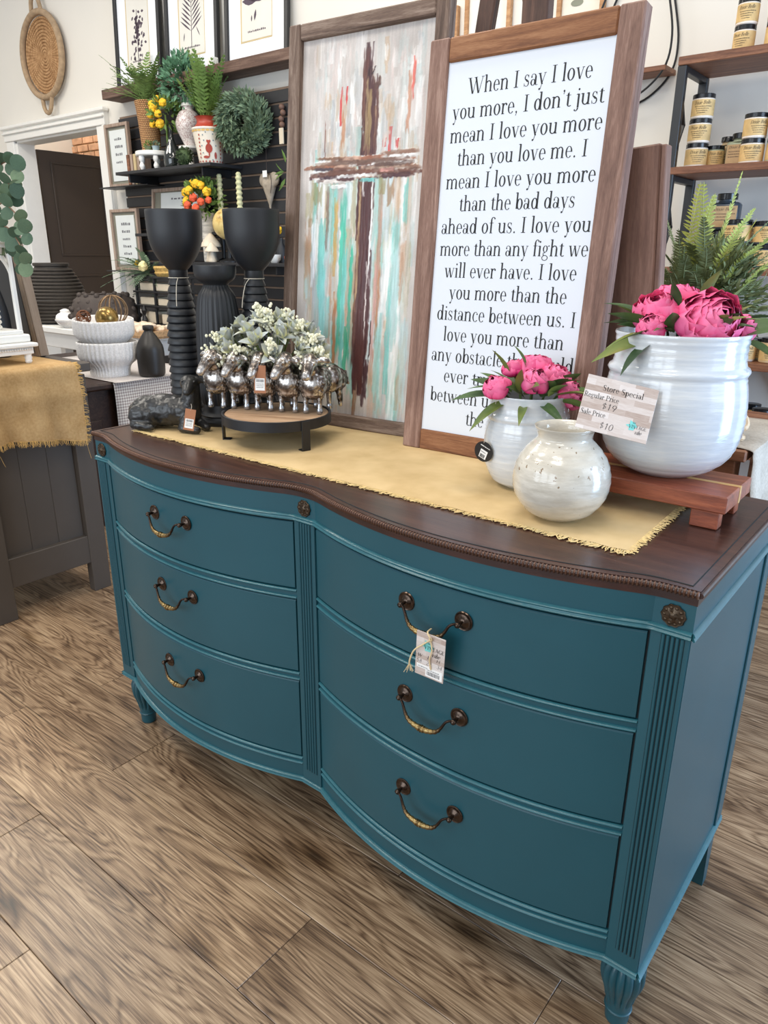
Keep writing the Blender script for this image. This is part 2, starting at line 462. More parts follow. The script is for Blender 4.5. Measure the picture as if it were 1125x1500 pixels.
m_frame_gx = wood('weathered_brown_frame_rail', [(78, 62, 54), (116, 96, 84), (160, 142, 128)], 'X', .75, bump=.5)
m_frame_b = wood('stained_pine_frame', [(92, 66, 56), (130, 99, 86), (168, 138, 124)], 'Z', .62, bump=.5)
m_frame_bx = wood('stained_pine_rail', [(92, 54, 32), (134, 88, 56), (168, 122, 86)], 'X', .62, bump=.5)
m_acacia = wood('acacia_wood', [(104, 48, 30), (146, 76, 50), (182, 106, 72)], 'X', .38, spec=.5, coat=.1)
m_sap = wood('acacia_sapwood', [(196, 150, 92), (222, 182, 120)], 'X', .4)
m_taupe = wood('taupe_frame_wood', [(122, 104, 88), (148, 130, 112)], 'Z', .6)
m_greypaint = mat('charcoal_brown_paint', (80, 72, 65), .5, var=.06, vs=6, bump=.05)

# ------------------------------------------------------------------ the setting
# floor: base + planks with their own edges
fb = M(); fb.box((-2.2, .8, -.03), (10.5, 5.6, .04))
m_joint = mat('floor_joint', (44, 32, 24), .8)
floor = ob('floor', fb, m_joint, smooth=False, kind='structure')


def plank_material():
    t = NT('oak_laminate')
    oi = t.n('ShaderNodeObjectInfo')
    v = t.coords((1, 1, 1))
    v1 = t.n('ShaderNodeMapping'); v1.inputs['Scale'].default_value = (.62, 5.2, 1); t.l(v, v1.inputs['Vector'])
    big = t.noise(v1.outputs[0], 1.35, 3, .5, .5)
    wob = t.noise(v1.outputs[0], 6, 3, .6)
    rings = t.math('ADD', t.math('MULTIPLY', big, 150.0), t.math('MULTIPLY', wob, 7.0))
    s = t.math('SINE', rings)
    s = t.math('ADD', t.math('MULTIPLY', s, .5), .5)
    v2 = t.n('ShaderNodeMapping'); v2.inputs['Scale'].default_value = (2.2, 95, 1); t.l(v, v2.inputs['Vector'])
    fine = t.noise(v2.outputs[0], 3.0, 5, .68)
    v3 = t.n('ShaderNodeMapping'); v3.inputs['Scale'].default_value = (1, 3, 1); t.l(v, v3.inputs['Vector'])
    blotch = t.noise(v3.outputs[0], 3.2, 3, .5)
    g = t.math('ADD', t.math('MULTIPLY', t.math('POWER', s, .6), .15), t.math('MULTIPLY', fine, .85))
    g = t.math('ADD', g, t.math('MULTIPLY', t.math('SUBTRACT', blotch, .5), .34))
    col = t.ramp(g, [(.32, s2l((72, 55, 42))), (.44, s2l((116, 93, 72))), (.56, s2l((152, 127, 101))), (.70, s2l((186, 161, 132)))])
    # knots
    vk = t.n('ShaderNodeMapping'); vk.inputs['Scale'].default_value = (1.7, 4.4, 1); t.l(v, vk.inputs['Vector'])
    vo = t.n('ShaderNodeTexVoronoi'); vo.inputs['Scale'].default_value = 1.25; t.l(vk.outputs[0], vo.inputs['Vector'])
    kd = t.math('ADD', vo.outputs['Distance'], t.math('MULTIPLY', t.math('SUBTRACT', wob, .5), .10))
    kn = t.ramp(kd, [(.02, (.07, .05, .035, 1)), (.07, (.30, .24, .18, 1)), (.14, (.8, .76, .7, 1)), (.22, (1, 1, 1, 1))])
    col = t.mix(.85, col, kn, 'MULTIPLY')
    tint = t.ramp(oi.outputs['Random'], [(0, (.84, .83, .82, 1)), (1, (1.06, 1.04, 1.0, 1))])
    col = t.mix(1.0, col, tint, 'MULTIPLY')
    t.color(col); t.set(.31, 0, .5)
    t.bump(fine, .22, .001)
    return t.m


m_plank = plank_material()
PL = 1.21; rows = {}
y = -.558 - .2025 * 6; k = 0
offs = {5: .137 - .65 - PL, 6: -.597, 7: .137, 8: -.604, 9: .05}
full = M().box((0, 0, 0), (PL - .0012, .2025 - .0012, .012), .0012).mesh('plank', False)
while y < 2.55:
    w = .2025; yc = y + w / 2
    o0 = {5: -.25, 6: -.597, 7: .137, 8: -.604, 9: .21}.get(k, random.uniform(-.6, .6))
    x = o0 - PL * 5
    while x < 2.6:
        if x > -6.6 and not (x + PL < -3.2 and y < -.9):
            ob('plank', full, m_plank, floor, (x + PL / 2, yc, -.006))
        x += PL
    y += w; k += 1

# back wall with a doorway in it
bw = M(); WT = .12
bw.box((-6.72, 2.66, 1.8), (1.36, WT, 3.6)); bw.box((-1.05, 2.66, 1.8), (7.32, WT, 3.6))
bw.box((-5.375, 2.66, 2.92), (1.33, WT, 1.36))
ob('wall_back', bw, m_cream, smooth=False, kind='structure')
lw = M().box((-7.4, 1.0, 1.8), (.1, 6, 3.6)); ob('wall_left', lw, m_cream, smooth=False, kind='structure')
# door casing
dt = M(); dt.box((-4.645, 2.585, 1.12), (.13, .035, 2.24), .004); dt.box((-4.60, 2.57, 1.12), (.035, .03, 2.24), .003)
dt.box((-6.10, 2.585, 1.12), (.13, .035, 2.24), .004)
dt.box((-5.375, 2.58, 2.29), (1.60, .045, .10), .004); dt.box((-5.375, 2.565, 2.345), (1.64, .06, .03), .008); dt.box((-5.375, 2.55, 2.30), (1.60, .02, .014), .004)
ob('door_1', dt, m_white, smooth=False, kind='structure')
dj = M(); dj.box((-4.705, 2.67, 1.12), (.03, .16, 2.24), .002); dj.box((-6.03, 2.67, 1.12), (.03, .16, 2.24), .002)
dj.box((-5.375, 2.67, 2.24), (1.33, .16, .03), .002); ob('trim_1', dj, m_white, smooth=False, kind='structure')

# brick wall of the room behind
bk = M().box((-7.0, 3.96, 1.7), (5.0, .1, 3.6)); m_mortar = mat('mortar', (222, 196, 160), .9, bump=.3)
brick_wall = ob('wall_rear_room', bk, m_mortar, smooth=False, kind='structure')
m_brick = mat('tan_brick', (198, 154, 122), .9, var=.28, vs=9, bump=.5, bs=80)
brick = M().box((0, 0, 0), (.20, .03, .062), .004).mesh('brick', False)
for r in range(9):
    z = 2.17 + r * .076
    for i in range(10):
        xx = -8.1 + i * .215 + (r % 2) * .107
        ob('brick', brick, m_brick, brick_wall, (xx, 3.90 + ru(-.004, .004), z))

# the dark door standing open behind the doorway
m_door = mat('dark_brown_door', (66, 55, 47), .5, var=.06, vs=3, bump=.05)
dl = thing('door_leaf', 'dark brown door standing open inside the white doorway', 'door', (-6.07, 2.78, 0.0), kind='thing')
ob('slab', M().box((0, .37, 1.10), (.045, .74, 2.20), .003), m_door, dl, smooth=False)
for zz, hh in ((1.70, .80), (.66, .90)):
    mm = M()
    for sy in (-1, 1): mm.box((.026, .37 + sy * .25, zz), (.012, .02, hh), .003)
    for sz in (-1, 1): mm.box((.026, .37, zz + sz * hh / 2), (.012, .52, .02), .003)
    ob('panel_molding', mm, m_door, dl, smooth=False)

# ------------------------------------------------------------------ dresser
HW, S_IN, S_C, BOW = .75, .693, .029, .064


def bow(x, smooth=0.0):
    ax = abs(x)
    u = (ax - (S_IN + S_C) / 2) / ((S_IN - S_C) / 2)
    return -BOW * max(0, 1 - u * u)


def bow_s(x, w=.02):
    return sum(bow(max(-HW, min(HW, x + w * k / 4))) for k in range(-4, 5)) / 9


XS = sorted(set([round(-HW + i * .0125, 5) for i in range(121)] + [-S_IN, S_IN, -S_C, S_C]))


def strip(m, xs, yf, prof, close=True):
    """sweep a closed (dy, z) profile along the front line y = yf(x) + dy"""
    n = len(prof); vs = []; fs = []
    for x in xs:
        for dy, z in prof: vs.append((x, yf(x) + dy, z))
    for i in range(len(xs) - 1):
        for k in range(n):
            k2 = (k + 1) % n; fs.append((i * n + k, i * n + k2, (i + 1) * n + k2, (i + 1) * n + k))
    fs.append(tuple(range(n))); fs.append(tuple((len(xs) - 1) * n + k for k in range(n))[::-1])
    return m.add(vs, fs)


def outline(yf, xs, back, grow=0.0):
    P = [(x, yf(x)) for x in xs]
    P[0] = (xs[0] - grow, P[0][1]); P[-1] = (xs[-1] + grow, P[-1][1])
    return P + [(xs[-1] + grow, back), (xs[0] - grow, back)]


dr = thing('dresser', 'teal blue double bow front dresser with dark mahogany top and six drawers', 'dresser', (0, 0, 0))
DEP = .478
car = M()
inner = [(x, bow(x) + .012) if S_C < abs(x) < S_IN else (x, 0.0) for x in XS]
poly = [(x, bow(x) + (.012 if S_C < abs(x) < S_IN else 0)) for x in XS if not (abs(abs(x) - S_C) < 1e-6 or abs(abs(x) - S_IN) < 1e-6)]
pp = []
for x in XS:
    if abs(abs(x) - S_C) < 1e-6 or abs(abs(x) - S_IN) < 1e-6:
        inner_first = (x < 0) == (abs(abs(x) - S_C) < 1e-6)
        a, b = (x, 0.0), (x, .012)
        left_is_stile = (abs(x + S_IN) < 1e-6) or (abs(x - S_C) < 1e-6)
        pp += [a, b] if left_is_stile else [b, a]
    else:
        pp.append((x, bow(x) + (.012 if S_C < abs(x) < S_IN else 0)))
pp += [(HW, DEP), (-HW, DEP)]
car.prism(pp, .176, .8595)
ob('case', car, m_teal, dr, smooth=True, ang=30)
# side framing: back stile and thin edge on each side
for sx in (-1, 1):
    mm = M(); mm.box((sx * (HW + .001), DEP - .022, .49), (.006, .044, .63), .0015); ob('side_stile', mm, m_teal, dr, smooth=False)
# drawers
ZD = [(.652, .8025), (.4535, .628), (.233, .4315)]
XB = {1: [x for x in XS if S_C < x < S_IN], -1: [x for x in XS if -S_IN < x < -S_C]}
for sx in (-1, 1):
    xs = XB[sx]; e = .0035
    xs = [(-S_IN if sx < 0 else S_C) + e] + [x for x in xs if (S_C + .006) < abs(x) < (S_IN - .006)] + [(-S_C if sx < 0 else S_IN) - e]
    for di, (z0, z1) in enumerate(ZD):
        m = M(); strip(m, xs, bow, [(.012, z0 + .0015), (.001, z0 + .0015), (-.001, z0 + .004), (-.001, z1 - .004), (.001, z1 - .0015), (.012, z1 - .0015)])
        d = ob('drawer', m, m_teal, dr, ang=35)
        # near-black strips painting the shadow in the gaps round the drawer
        g = M(); strip(g, xs, bow, [(.011, z1 - .0015), (.006, z1 - .0015), (.006, z1 + .001), (.011, z1 + .001)])
        strip(g, xs, bow, [(.011, z0 - .001), (.006, z0 - .001), (.006, z0 + .0015), (.011, z0 + .0015)])
        for xe in (xs[0] - .0017, xs[-1] + .0017): g.box((xe, .006, (z0 + z1) / 2), (.0034, .006, z1 - z0))
        ob('drawer_gap_shade', g, m_gap, d, smooth=False)
    # rails between with two raised beads each
    xr = [(-S_IN if sx < 0 else S_C)] + [x for x in xs if (S_C + .002) < abs(x) < (S_IN - .002)][1:-1] + [(-S_C if sx < 0 else S_IN)]
    for z0, z1 in ((.628, .652), (.4315, .4535), (.2115, .233)):
        m = M(); strip(m, xr, bow, [(.012, z0 + .001), (.0015, z0 + .001), (.0015, z1 - .001), (.012, z1 - .001)])
        rail = ob('drawer_rail', m, m_teal, dr, ang=35)
        m = M()
        for zc in ((z0 + .004), (z1 - .004)):
            strip(m, xr, bow, [(.002, zc - .003), (-.0025, zc - .0022), (-.004, zc), (-.0025, zc + .0022), (.002, zc + .003)])
        ob('bead', m, m_teal_highlight, rail, ang=50)
    m = M(); strip(m, xr, bow, [(.012, .178), (.0, .178), (.0, .2115), (.012, .2115)]); ob('bottom_rail', m, m_teal, dr, ang=35)
    m = M(); strip(m, xr, bow, [(.013, .8145), (.0, .8145), (.0, .859), (.013, .859)]); ob('frieze', m, m_teal, dr, ang=35)


def wrap_molding(name, z, h, out, material):
    m = M()
    pr_ = [(.004, z), (-out * .7, z + h * .05), (-out, z + h * .25), (-out * .55, z + h * .48), (-out * .55, z + h * .54), (-out * .9, z + h * .75), (-out * .5, z + h * .97), (.004, z + h)]
    strip(m, XS, bow, pr_)
    o = ob(name, m, material, dr, ang=45)
    for sx in (-1, 1):
        m = M(); n = len(pr_); vs = []
        for yy in (-out, DEP): 
            for dy, zz in pr_: vs.append((sx * (HW - dy), (yy if yy > 0 else dy), zz))
        fs = [(k, (k + 1) % n, n + (k + 1) % n, n + k) for k in range(n)] + [tuple(range(n)), tuple(range(n, 2 * n))[::-1]]
        m.add(vs, fs); ob('side_molding', m, material, o, ang=45)
    return o


wrap_molding('waist_molding', .8055, .0125, .0065, m_teal_highlight)
wrap_molding('base_molding', .166, .0125, .0075, m_teal_highlight)
# reeded pilasters
for x0, x1, z1 in ((.693, .75, .806), (-.029, .029, .806), (-.75, -.693, .806)):
    pl_ = M(); pl_.box(((x0 + x1) / 2, -.001, (.178 + z1) / 2), (x1 - x0 - .002, .004, z1 - .178), .0008)
    st = ob('pilaster', pl_, m_teal, dr, smooth=False)
    xa, xb = x0 + .0165, x1 - .0075
    if x0 < -.5: xa, xb = x0 + .0075, x1 - .0165
    if x0 > -.1 and x1 < .1: xa, xb = x0 + .011, x1 - .011
    g = M(); g.box(((xa + xb) / 2, -.0032, (.207 + z1) / 2), (xb - xa, .0006, z1 - .207)); ob('groove_shade', g, m_gap, st, smooth=False)  # near-black sheet painting the shade between the reeds
    n = 5; w = (xb - xa) / n
    for i in range(n):
        xc = xa + w * (i + .5); m = M(); q = []
        for k in range(7):
            a = math.pi * k / 6; q.append((xc - math.cos(a) * w * .40, -.0034 - math.sin(a) * .0028))
        m.prism(q, .209, z1); ob('reed', m, m_teal, st, ang=60)
# rosettes
m_brass_d = mat('aged_dark_brass', (74, 62, 50), .36, metal=.85, var=.35, vs=180)
m_brass = mat('antique_brass', (146, 122, 82), .3, metal=.95, var=.30, vs=220)
m_bronze = mat('dark_bronze', (72, 60, 52), .24, metal=.9, var=.3, vs=150)
rs = M()
rs.lathe([(.0155, 0), (.0165, .0012), (.0155, .0026), (.012, .002), (.0095, .0032), (.006, .0026), (.0045, .0045), (.002, .0052), (0, .0052)], 32,
         mod=lambda a, i, z: 1 + (.05 * math.cos(10 * a) if i in (0, 1, 2, 3) else .16 * math.cos(5 * a) if i in (4, 5) else 0))
for k in range(10):
    a = 2 * math.pi * k / 10; rs.ball((.0118 * math.cos(a), .0118 * math.sin(a), .0025), (.0028, .0022, .0013), 8, 4, None)
rmesh = rs.mesh('rosette', True, 60)
for x in (.7215, 0, -.7215):
    ob('rosette', rmesh, m_brass_d, dr, (x, -.0005, .8365), (R(90), 0, 0), 1.05)
# bail pulls
t_ = NT('bail_metal'); x_ = t_.n('ShaderNodeSeparateXYZ'); t_.l(t_.coords(rand=False), x_.inputs[0])
f_ = t_.math('ADD', t_.math('ABSOLUTE', x_.outputs['X']), t_.math('MULTIPLY', t_.noise(t_.coords(rand=False), 260, 2), .012))
t_.color(t_.ramp(f_, [(.022, s2l((150, 128, 84))), (.036, s2l((104, 84, 58))), (.046, s2l((52, 40, 34)))])); t_.set(.3, .9); t_.bump(t_.noise(t_.coords(rand=False), 380, 2), .5, .001)
m_bail = t_.m
plate = M().lathe([(.0, .001), (.0168, 0), (.0172, .0014), (.0158, .0030), (.0135, .0020), (.0100, .0026), (.0070, .0060), (.0030, .0078), (0, .008)], 28).mesh('backplate', True, 50)
post = M().lathe([(.0032, 0), (.0028, .008), (.0044, .011), (.0054, .0145), (.0044, .018), (0, .0195)], 16).mesh('post', True, 60)
bp_ = [(-.0575, -.016, 0), (-.052, -.0215, .001), (-.045, -.0245, -.004), (-.0375, -.027, -.0175), (-.029, -.029, -.0265), (-.015, -.030, -.031), (0, -.030, -.0325)]
bp_ = bp_ + [(-x, y, z) for x, y, z in bp_[-2::-1]]
pts = cat_pts(bp_, 5); nn = len(pts)
rad = [.0021 + .0032 * math.exp(-((i / (nn - 1) - .5) / .21) ** 2) + (.0006 * math.sin(i * 2.1) if .25 < i / (nn - 1) < .75 else 0) for i in range(nn)]
bail = M().tube(pts, rad, 12).mesh('bail', True, 80)
colr = M()
for dx in (-.0045, 0, .0045): colr.tube([(dx - .0014, -.030, -.0325), (dx, -.030, -.0325), (dx + .0014, -.030, -.0325)], [.0058, .0072 if dx == 0 else .0066, .0058], 14)
colm = colr.mesh('collar', True, 60)
for x, zs in ((.361, (.7525, .570, .366)), (-.361, (.7525, .573, .368))):
    for i, z in enumerate(zs):
        hp = ob('handle', bail, m_bail, dr, (x, bow(.361 + .0575) - .0012, z))
        for q in (-1, 1):
            ob('backplate', plate, m_bronze, hp, (q * .0575, 0, 0), (R(90), 0, 0)); ob('post', post, m_bronze, hp, (q * .0575, -.004, 0), (R(90), 0, 0))
        ob('collar', colm, m_brass, hp)

# legs
def fluted(a, i, z): return 1 + (.055 * math.cos(14 * a) if 3 <= i <= 12 else 0)


lp = smooth_prof([(.017, 0), (.0205, .004), (.0215, .018), (.0225, .031), (.0245, .0335), (.0225, .036), (.0235, .05), (.027, .072), (.033, .092), (.0365, .112), (.0355, .132), (.029, .146), (.024, .151)], 3)
lm_ = M().lathe(lp, 84, mod=lambda a, i, z: 1 + (.16 * (abs(math.cos(7 * a)) - .6) if .056 < z < .146 else 0))
lm_.lathe([(.026, .150), (.030, .153), (.031, .160), (.029, .170)], 28)
legm = lm_.mesh('leg', True, 50)
for x in (-.722, .716): ob('leg', legm, m_teal, dr, (x, .043, 0))
for sx in (-1, 1):
    m = M(); y0, y1 = .435, DEP; T = None
    xo = sx * .748
    vs = []
    for z, w, dd in ((0, .028, .030), (.168, .045, .045)):
        vs += [(xo, y1 - .0, z), (xo, y1 - dd, z), (xo - sx * w, y1 - dd, z), (xo - sx * w, y1, z)]
    m.add(vs, [(0, 1, 2, 3), (4, 7, 6, 5), (0, 4, 5, 1), (1, 5, 6, 2), (2, 6, 7, 3), (3, 7, 4, 0)]); ob('leg', m, m_teal, dr, smooth=False)

# top: slab, fascia band and rope-beaded edge
sl = M(); xs2 = [round(-HW + .0 + i * .01, 5) for i in range(151)]
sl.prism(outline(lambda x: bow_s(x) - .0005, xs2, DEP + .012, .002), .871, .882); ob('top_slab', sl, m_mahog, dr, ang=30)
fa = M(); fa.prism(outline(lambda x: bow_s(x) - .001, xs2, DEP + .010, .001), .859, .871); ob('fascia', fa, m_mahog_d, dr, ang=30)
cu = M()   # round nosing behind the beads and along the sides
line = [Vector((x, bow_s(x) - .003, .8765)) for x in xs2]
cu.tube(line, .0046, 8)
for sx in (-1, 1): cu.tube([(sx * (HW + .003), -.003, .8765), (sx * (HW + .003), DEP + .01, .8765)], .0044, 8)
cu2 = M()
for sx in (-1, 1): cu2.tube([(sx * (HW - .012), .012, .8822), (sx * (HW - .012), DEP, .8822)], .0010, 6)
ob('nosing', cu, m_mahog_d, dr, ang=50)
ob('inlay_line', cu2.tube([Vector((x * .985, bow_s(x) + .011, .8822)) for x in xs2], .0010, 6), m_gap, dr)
be = M(); Ls = [0]
for a, b in zip(line, line[1:]): Ls.append(Ls[-1] + (b - a).length)
tot = Ls[-1]; nb = int(tot / .0058); j = 0
for i in range(nb + 1):
    s = tot * i / nb
    while j < len(Ls) - 2 and Ls[j + 1] < s: j += 1
    t = (s - Ls[j]) / (Ls[j + 1] - Ls[j]); p = line[j].lerp(line[j + 1], t); d = (line[j + 1] - line[j]).normalized()
    T = Matrix.Translation(p + Vector((0, -.0008, 0))) @ Matrix.Rotation(math.atan2(d.y, d.x), 4, 'Z')
    be.ball((0, 0, 0), (.0026, .0060, .0062), 8, 5, T)
ob('rope_beading', be, mat('burnished_bead', (96, 68, 54), .3, metal=.35, var=.3, vs=300), dr, kind='stuff', label='burnished rope beading along the top edge')
# ------------------------------------------------------------------ table runner with frayed edges
ZT = .8825
t = NT('mustard_weave'); v = t.coords(rand=False)
wv = [t.n('ShaderNodeTexWave', wave_type='BANDS', bands_direction=d) for d in 'XY']
for w_ in wv: w_.inputs['Scale'].default_value = 210; t.l(v, w_.inputs['Vector'])
wh = t.math('MULTIPLY', wv[0].outputs['Fac'], wv[1].outputs['Fac'])
nz = t.noise(v, 9, 3)
c = t.ramp(t.math('ADD', t.math('MULTIPLY', wh, .35), t.math('MULTIPLY', nz, .65)), [(.2, s2l((190, 160, 112))), (.45, s2l((222, 194, 144))), (.8, s2l((238, 214, 172)))])
t.color(c); t.set(.9, 0, .2); t.bump(wh, .5, .001); m_runner = t.m
m_fringe = mat('cream_fringe', (222, 196, 140), .9, var=.2, vs=200)
def runner_z(x, y): return .0012 + .0008 * math.sin(x * 23 + y * 7) * math.sin(y * 31)
rn = thing('table_runner', 'mustard woven table runner with frayed edges on the dark top', 'runner', (0, 0, ZT))
m = M(); nx, ny = 90, 26; vs = []; x0, x1, y0, y1 = -.665, .625, .068, .455
for j in range(ny + 1):
    for i in range(nx + 1):
        u, w = i / nx, j / ny; x = x0 + (x1 - x0) * u; y = y0 + (y1 - y0) * w
        if j == 0: y += .0025 * math.sin(i * 1.7) + .002 * math.sin(i * .37)
        if i == nx: x += .003 * math.sin(j * 1.3) - .012 * w
        vs.append((x, y, .0016 + runner_z(x, y)))
fs = [(j * (nx + 1) + i, j * (nx + 1) + i + 1, (j + 1) * (nx + 1) + i + 1, (j + 1) * (nx + 1) + i) for j in range(ny) for i in range(nx)]
m.add(vs, fs); m.add([(a, b, c_ - .0022) for a, b, c_ in vs], [f[::-1] for f in fs]); ob('cloth', m, m_runner, rn)
m = M()
for i in range(560):
    x = x0 + (x1 - x0) * (i + rnd()) / 560; L = ru(.006, .014) * (1.25 if x > .5 else 1)
    p = (x, y0 + .003, .0022); a = ru(-.9, .5)
    m.tube([p, (x + L * .35 * a, y0 - L * .5, ru(.001, .003)), (x + L * a + ru(-.003, .003), y0 - L, ru(.0006, .0035))], [.0013, .0011, .0007], 4)
for s, n in ((1, 150), (0, 60)):
    for i in range(n):
        y = y0 + (y1 - y0) * (i + rnd()) / n; L = ru(.007, .016); xx = (x1 - .004 - .012 * (y - y0) / (y1 - y0)) if s else x0 + .002; d = 1 if s else -1
        m.tube([(xx, y, .0022), (xx + d * L * .5, y + ru(-.004, .002), ru(.001, .003)), (xx + d * L, y + ru(-.007, .003), ru(.0006, .0035))], [.0013, .0011, .0007], 4)
ob('fringe', m, m_fringe, rn, kind='stuff', label='frayed cream fringe')
ZR = ZT + .0030

# ------------------------------------------------------------------ tags
def barcode(m, x0, y0, w, h, n=22, seed=1, T=None, z=0):
    rr = random.Random(seed); x = x0
    while x < x0 + w:
        b = w / n * rr.choice((.4, .7, 1.1)); m.add([(x, y0, z), (x + b, y0, z), (x + b, y0 + h, z), (x, y0 + h, z)], [(0, 1, 2, 3)], T); x += b + w / n * rr.choice((.4, .7))
    return m


def price_tag(name, label, loc, rot, w, h, seed=1, cord_to=None, group=None):
    """kraft hang tag with a white printed sticker; local XZ plane, top centre at the origin"""
    th = thing(name, label, 'tag', loc, rot, group)
    ob('card', M().box((0, 0, -h / 2), (w, .0008, h), .0003), m_card, th, smooth=False)
    st = ob('sticker', M().box((0, -.0006, -h * .68), (w * .8, .0004, h * .44)), m_paper, th, smooth=False)
    pm = M(); T = TXZ.copy(); T.translation = (0, -.0009, 0)
    barcode(pm, -w * .3, -h * .60, w * .6, h * .10, 22, seed, T)
    for k in range(3): scribble(pm, -w * .3, w * .28, -h * (.68 + .06 * k), h * .03, 9, T, seed + k)
    ob('print', pm, m_greyink, st, smooth=False)
    if cord_to is not None: ob('string', M().tube(cat_pts([(0, -.0006, -.003), ((cord_to[0]) * .5 + .002, cord_to[1] * .5, cord_to[2] * .4), cord_to], 5), .0005, 5), m_cord, th)
    return th


# ------------------------------------------------------------------ tall black candle holders
def candle_holder(label, loc):
    th = thing('candle_holder', label, 'candle holder', loc, group='tall matte black candle holders')
    prof = [(.045, 0), (.047, .004), (.046, .018), (.043, .026)]
    z = .028; n = 18; dz = (.366 - .028) / n
    for i in range(n):
        f = i / (n - 1); r = .0445 - .004 * f - .014 * f ** 4
        prof += [(r - .004, z), (r + .0010, z + dz * .10), (r + .0014, z + dz * .22), (r - .0008, z + dz * .60), (r - .004, z + dz * .97)]; z += dz
    ob('ribbed_column', M().lathe(prof + [(.0225, .368)], 40), m_matte, th, ang=50)
    ob('neck', M().lathe([(.0225, .366), (.0245, .370), (.0245, .384), (.024, .390)], 32), m_matte, th)
    cup = smooth_prof([(.0240, .386), (.030, .392), (.046, .411), (.0605, .437), (.0680, .466), (.0700, .498), (.0705, .529)], 4) + [(.0695, .531), (.0675, .529)] + smooth_prof([(.0665, .50), (.063, .46), (.045, .422), (0, .412)], 3)
    ob('cup', M().lathe(cup, 48), m_matte, th, ang=55)
    lp_ = [Vector((.0256 * math.cos(a), .0256 * math.sin(a), .367)) for a in [2 * math.pi * k / 20 for k in range(20)]]
    cdm = M().tube(lp_, .0011, 6, closed=True)
    a0 = Vector((.020, -.0165, .367)); cdm.tube(cat_pts([a0, (.030, -.030, .352), (.038, -.040, .318), (.041, -.043, .298)], 4), .0009, 5)
    ob('cord', cdm, m_cord, th)
    return th


c1 = candle_holder('tall black candle holder with ribbed column behind the lying lamb', (-.700, .262, ZR))
c2 = dup(c1, (-.512, .356, ZR), (0, 0, R(-30)), 'tall black candle holder with ribbed column beside the cross painting')
th = thing('fluted_vase', 'black fluted vase with a flared bowl top between two tall candle holders', 'vase', (-.568, .276, ZR))
fl = M(); fl.lathe(smooth_prof([(.052, .052), (.0565, .08), (.0575, .16), (.056, .24), (.052, .29), (.046, .325), (.034, .345), (.031, .352)], 4), 104, mod=lambda a, i, z: 1 + .028 * math.cos(26 * a))
ob('fluted_body', fl, m_matte, th, ang=60)
ob('foot', M().lathe([(.068, 0), (.070, .004), (.070, .010), (.060, .014), (.058, .020), (.060, .024), (.055, .030), (.052, .036), (.053, .044), (.050, .053)], 56), m_matte, th)
ob('bowl', M().lathe(smooth_prof([(.030, .350), (.034, .356), (.047, .366), (.0525, .380), (.0535, .399)], 4) + [(.0522, .400), (.050, .395), (.042, .368), (0, .362)], 56), m_matte, th, ang=55)

# ------------------------------------------------------------------ lying lamb
m_cast = mat('black_cast_resin', (38, 38, 38), .34, var=.4, vs=60, bump=.5, bs=130, spec=.6)
lamb_me = blob('body', [
    ('e', (0, 0, .040), (.078, .036, .036)), ('e', (-.045, .002, .036), (.042, .038, .034)), ('e', (.045, 0, .038), (.036, .032, .034)),
    ('c', (.058, 0, .050), (.066, -.004, .094), .024, .018), ('e', (.064, -.010, .104), (.019, .022, .018), (0, 0, 0)), ('c', (.066, -.016, .102), (.072, -.040, .090), .015, .009),
    ('c', (.056, .012, .112), (.040, .022, .106), .007, .004), ('c', (.078, -.002, .112), (.092, .006, .104), .007, .004),
    ('c', (.062, -.022, .030), (.052, -.036, .010), .014, .010), ('c', (.052, -.036, .010), (.092, -.044, .009), .010, .008), ('c', (.070, .010, .016), (.100, -.012, .009), .010, .008),
    ('e', (-.042, -.026, .030), (.036, .017, .028), (0, 0, .2)), ('c', (-.062, -.034, .012), (-.016, -.046, .009), .012, .008), ('c', (-.080, .0, .040), (-.094, .004, .018), .012, .007)],
    .0026, 3, lambda p: .0022 * mnoise.noise(p * 75) + .0012 * mnoise.noise(p * 190) if abs(p.x) < .07 and p.z < .085 else .0006 * mnoise.noise(p * 120))
lb = thing('lamb_figurine', 'black cast lamb figurine lying down on the left end of the runner', 'figurine', (-.622, .135, ZR), (0, 0, R(26)))
ob('body', lamb_me, m_cast, lb, scale=1.16)
me_ = M()
for s in (-1, 1): me_.ball((.072 + s * .0135, -.028, .110), .0030, 8, 5)
ob('eyes', me_, mat('gloss_black', (10, 10, 10), .1), lb, scale=1.16)
price_tag('price_tag', 'kraft price tag with white sticker hanging on the lying black lamb', (-.494, .1145, ZR + .068), (R(-9), R(9), R(36)), .026, .052, 3, (-.004, .01, .012))

# ------------------------------------------------------------------ round riser with iron band
rc = Vector((-.308, .224, ZR))
rs_ = thing('round_riser', 'round wood topped riser with black iron band and strap legs', 'stand', rc)
m_pale = wood('pale_mango_wood', [(150, 116, 88), (188, 154, 122), (212, 182, 150)], 'X', .6)
ob('wooden_disc', M().lathe([(.124, .052), (.124, .066), (.122, .0685), (0, .0685)], 64), m_pale, rs_, rot=(0, 0, R(24)))
ob('iron_band', M().lathe([(.1265, .047), (.1300, .047), (.1300, .0700), (.1285, .0710), (.1255, .0705), (.1240, .0665)], 72), m_black, rs_)
for a in (-144, -14, 104):
    m = M(); m.box((.1315, 0, .0345), (.003, .022, .069), .0006); m.box((.1235, 0, .0012), (.019, .022, .0024), .0006)
    ob('strap_leg', m, m_black, rs_, rot=(0, 0, R(a)), smooth=False)
ZD_ = ZR + .0705

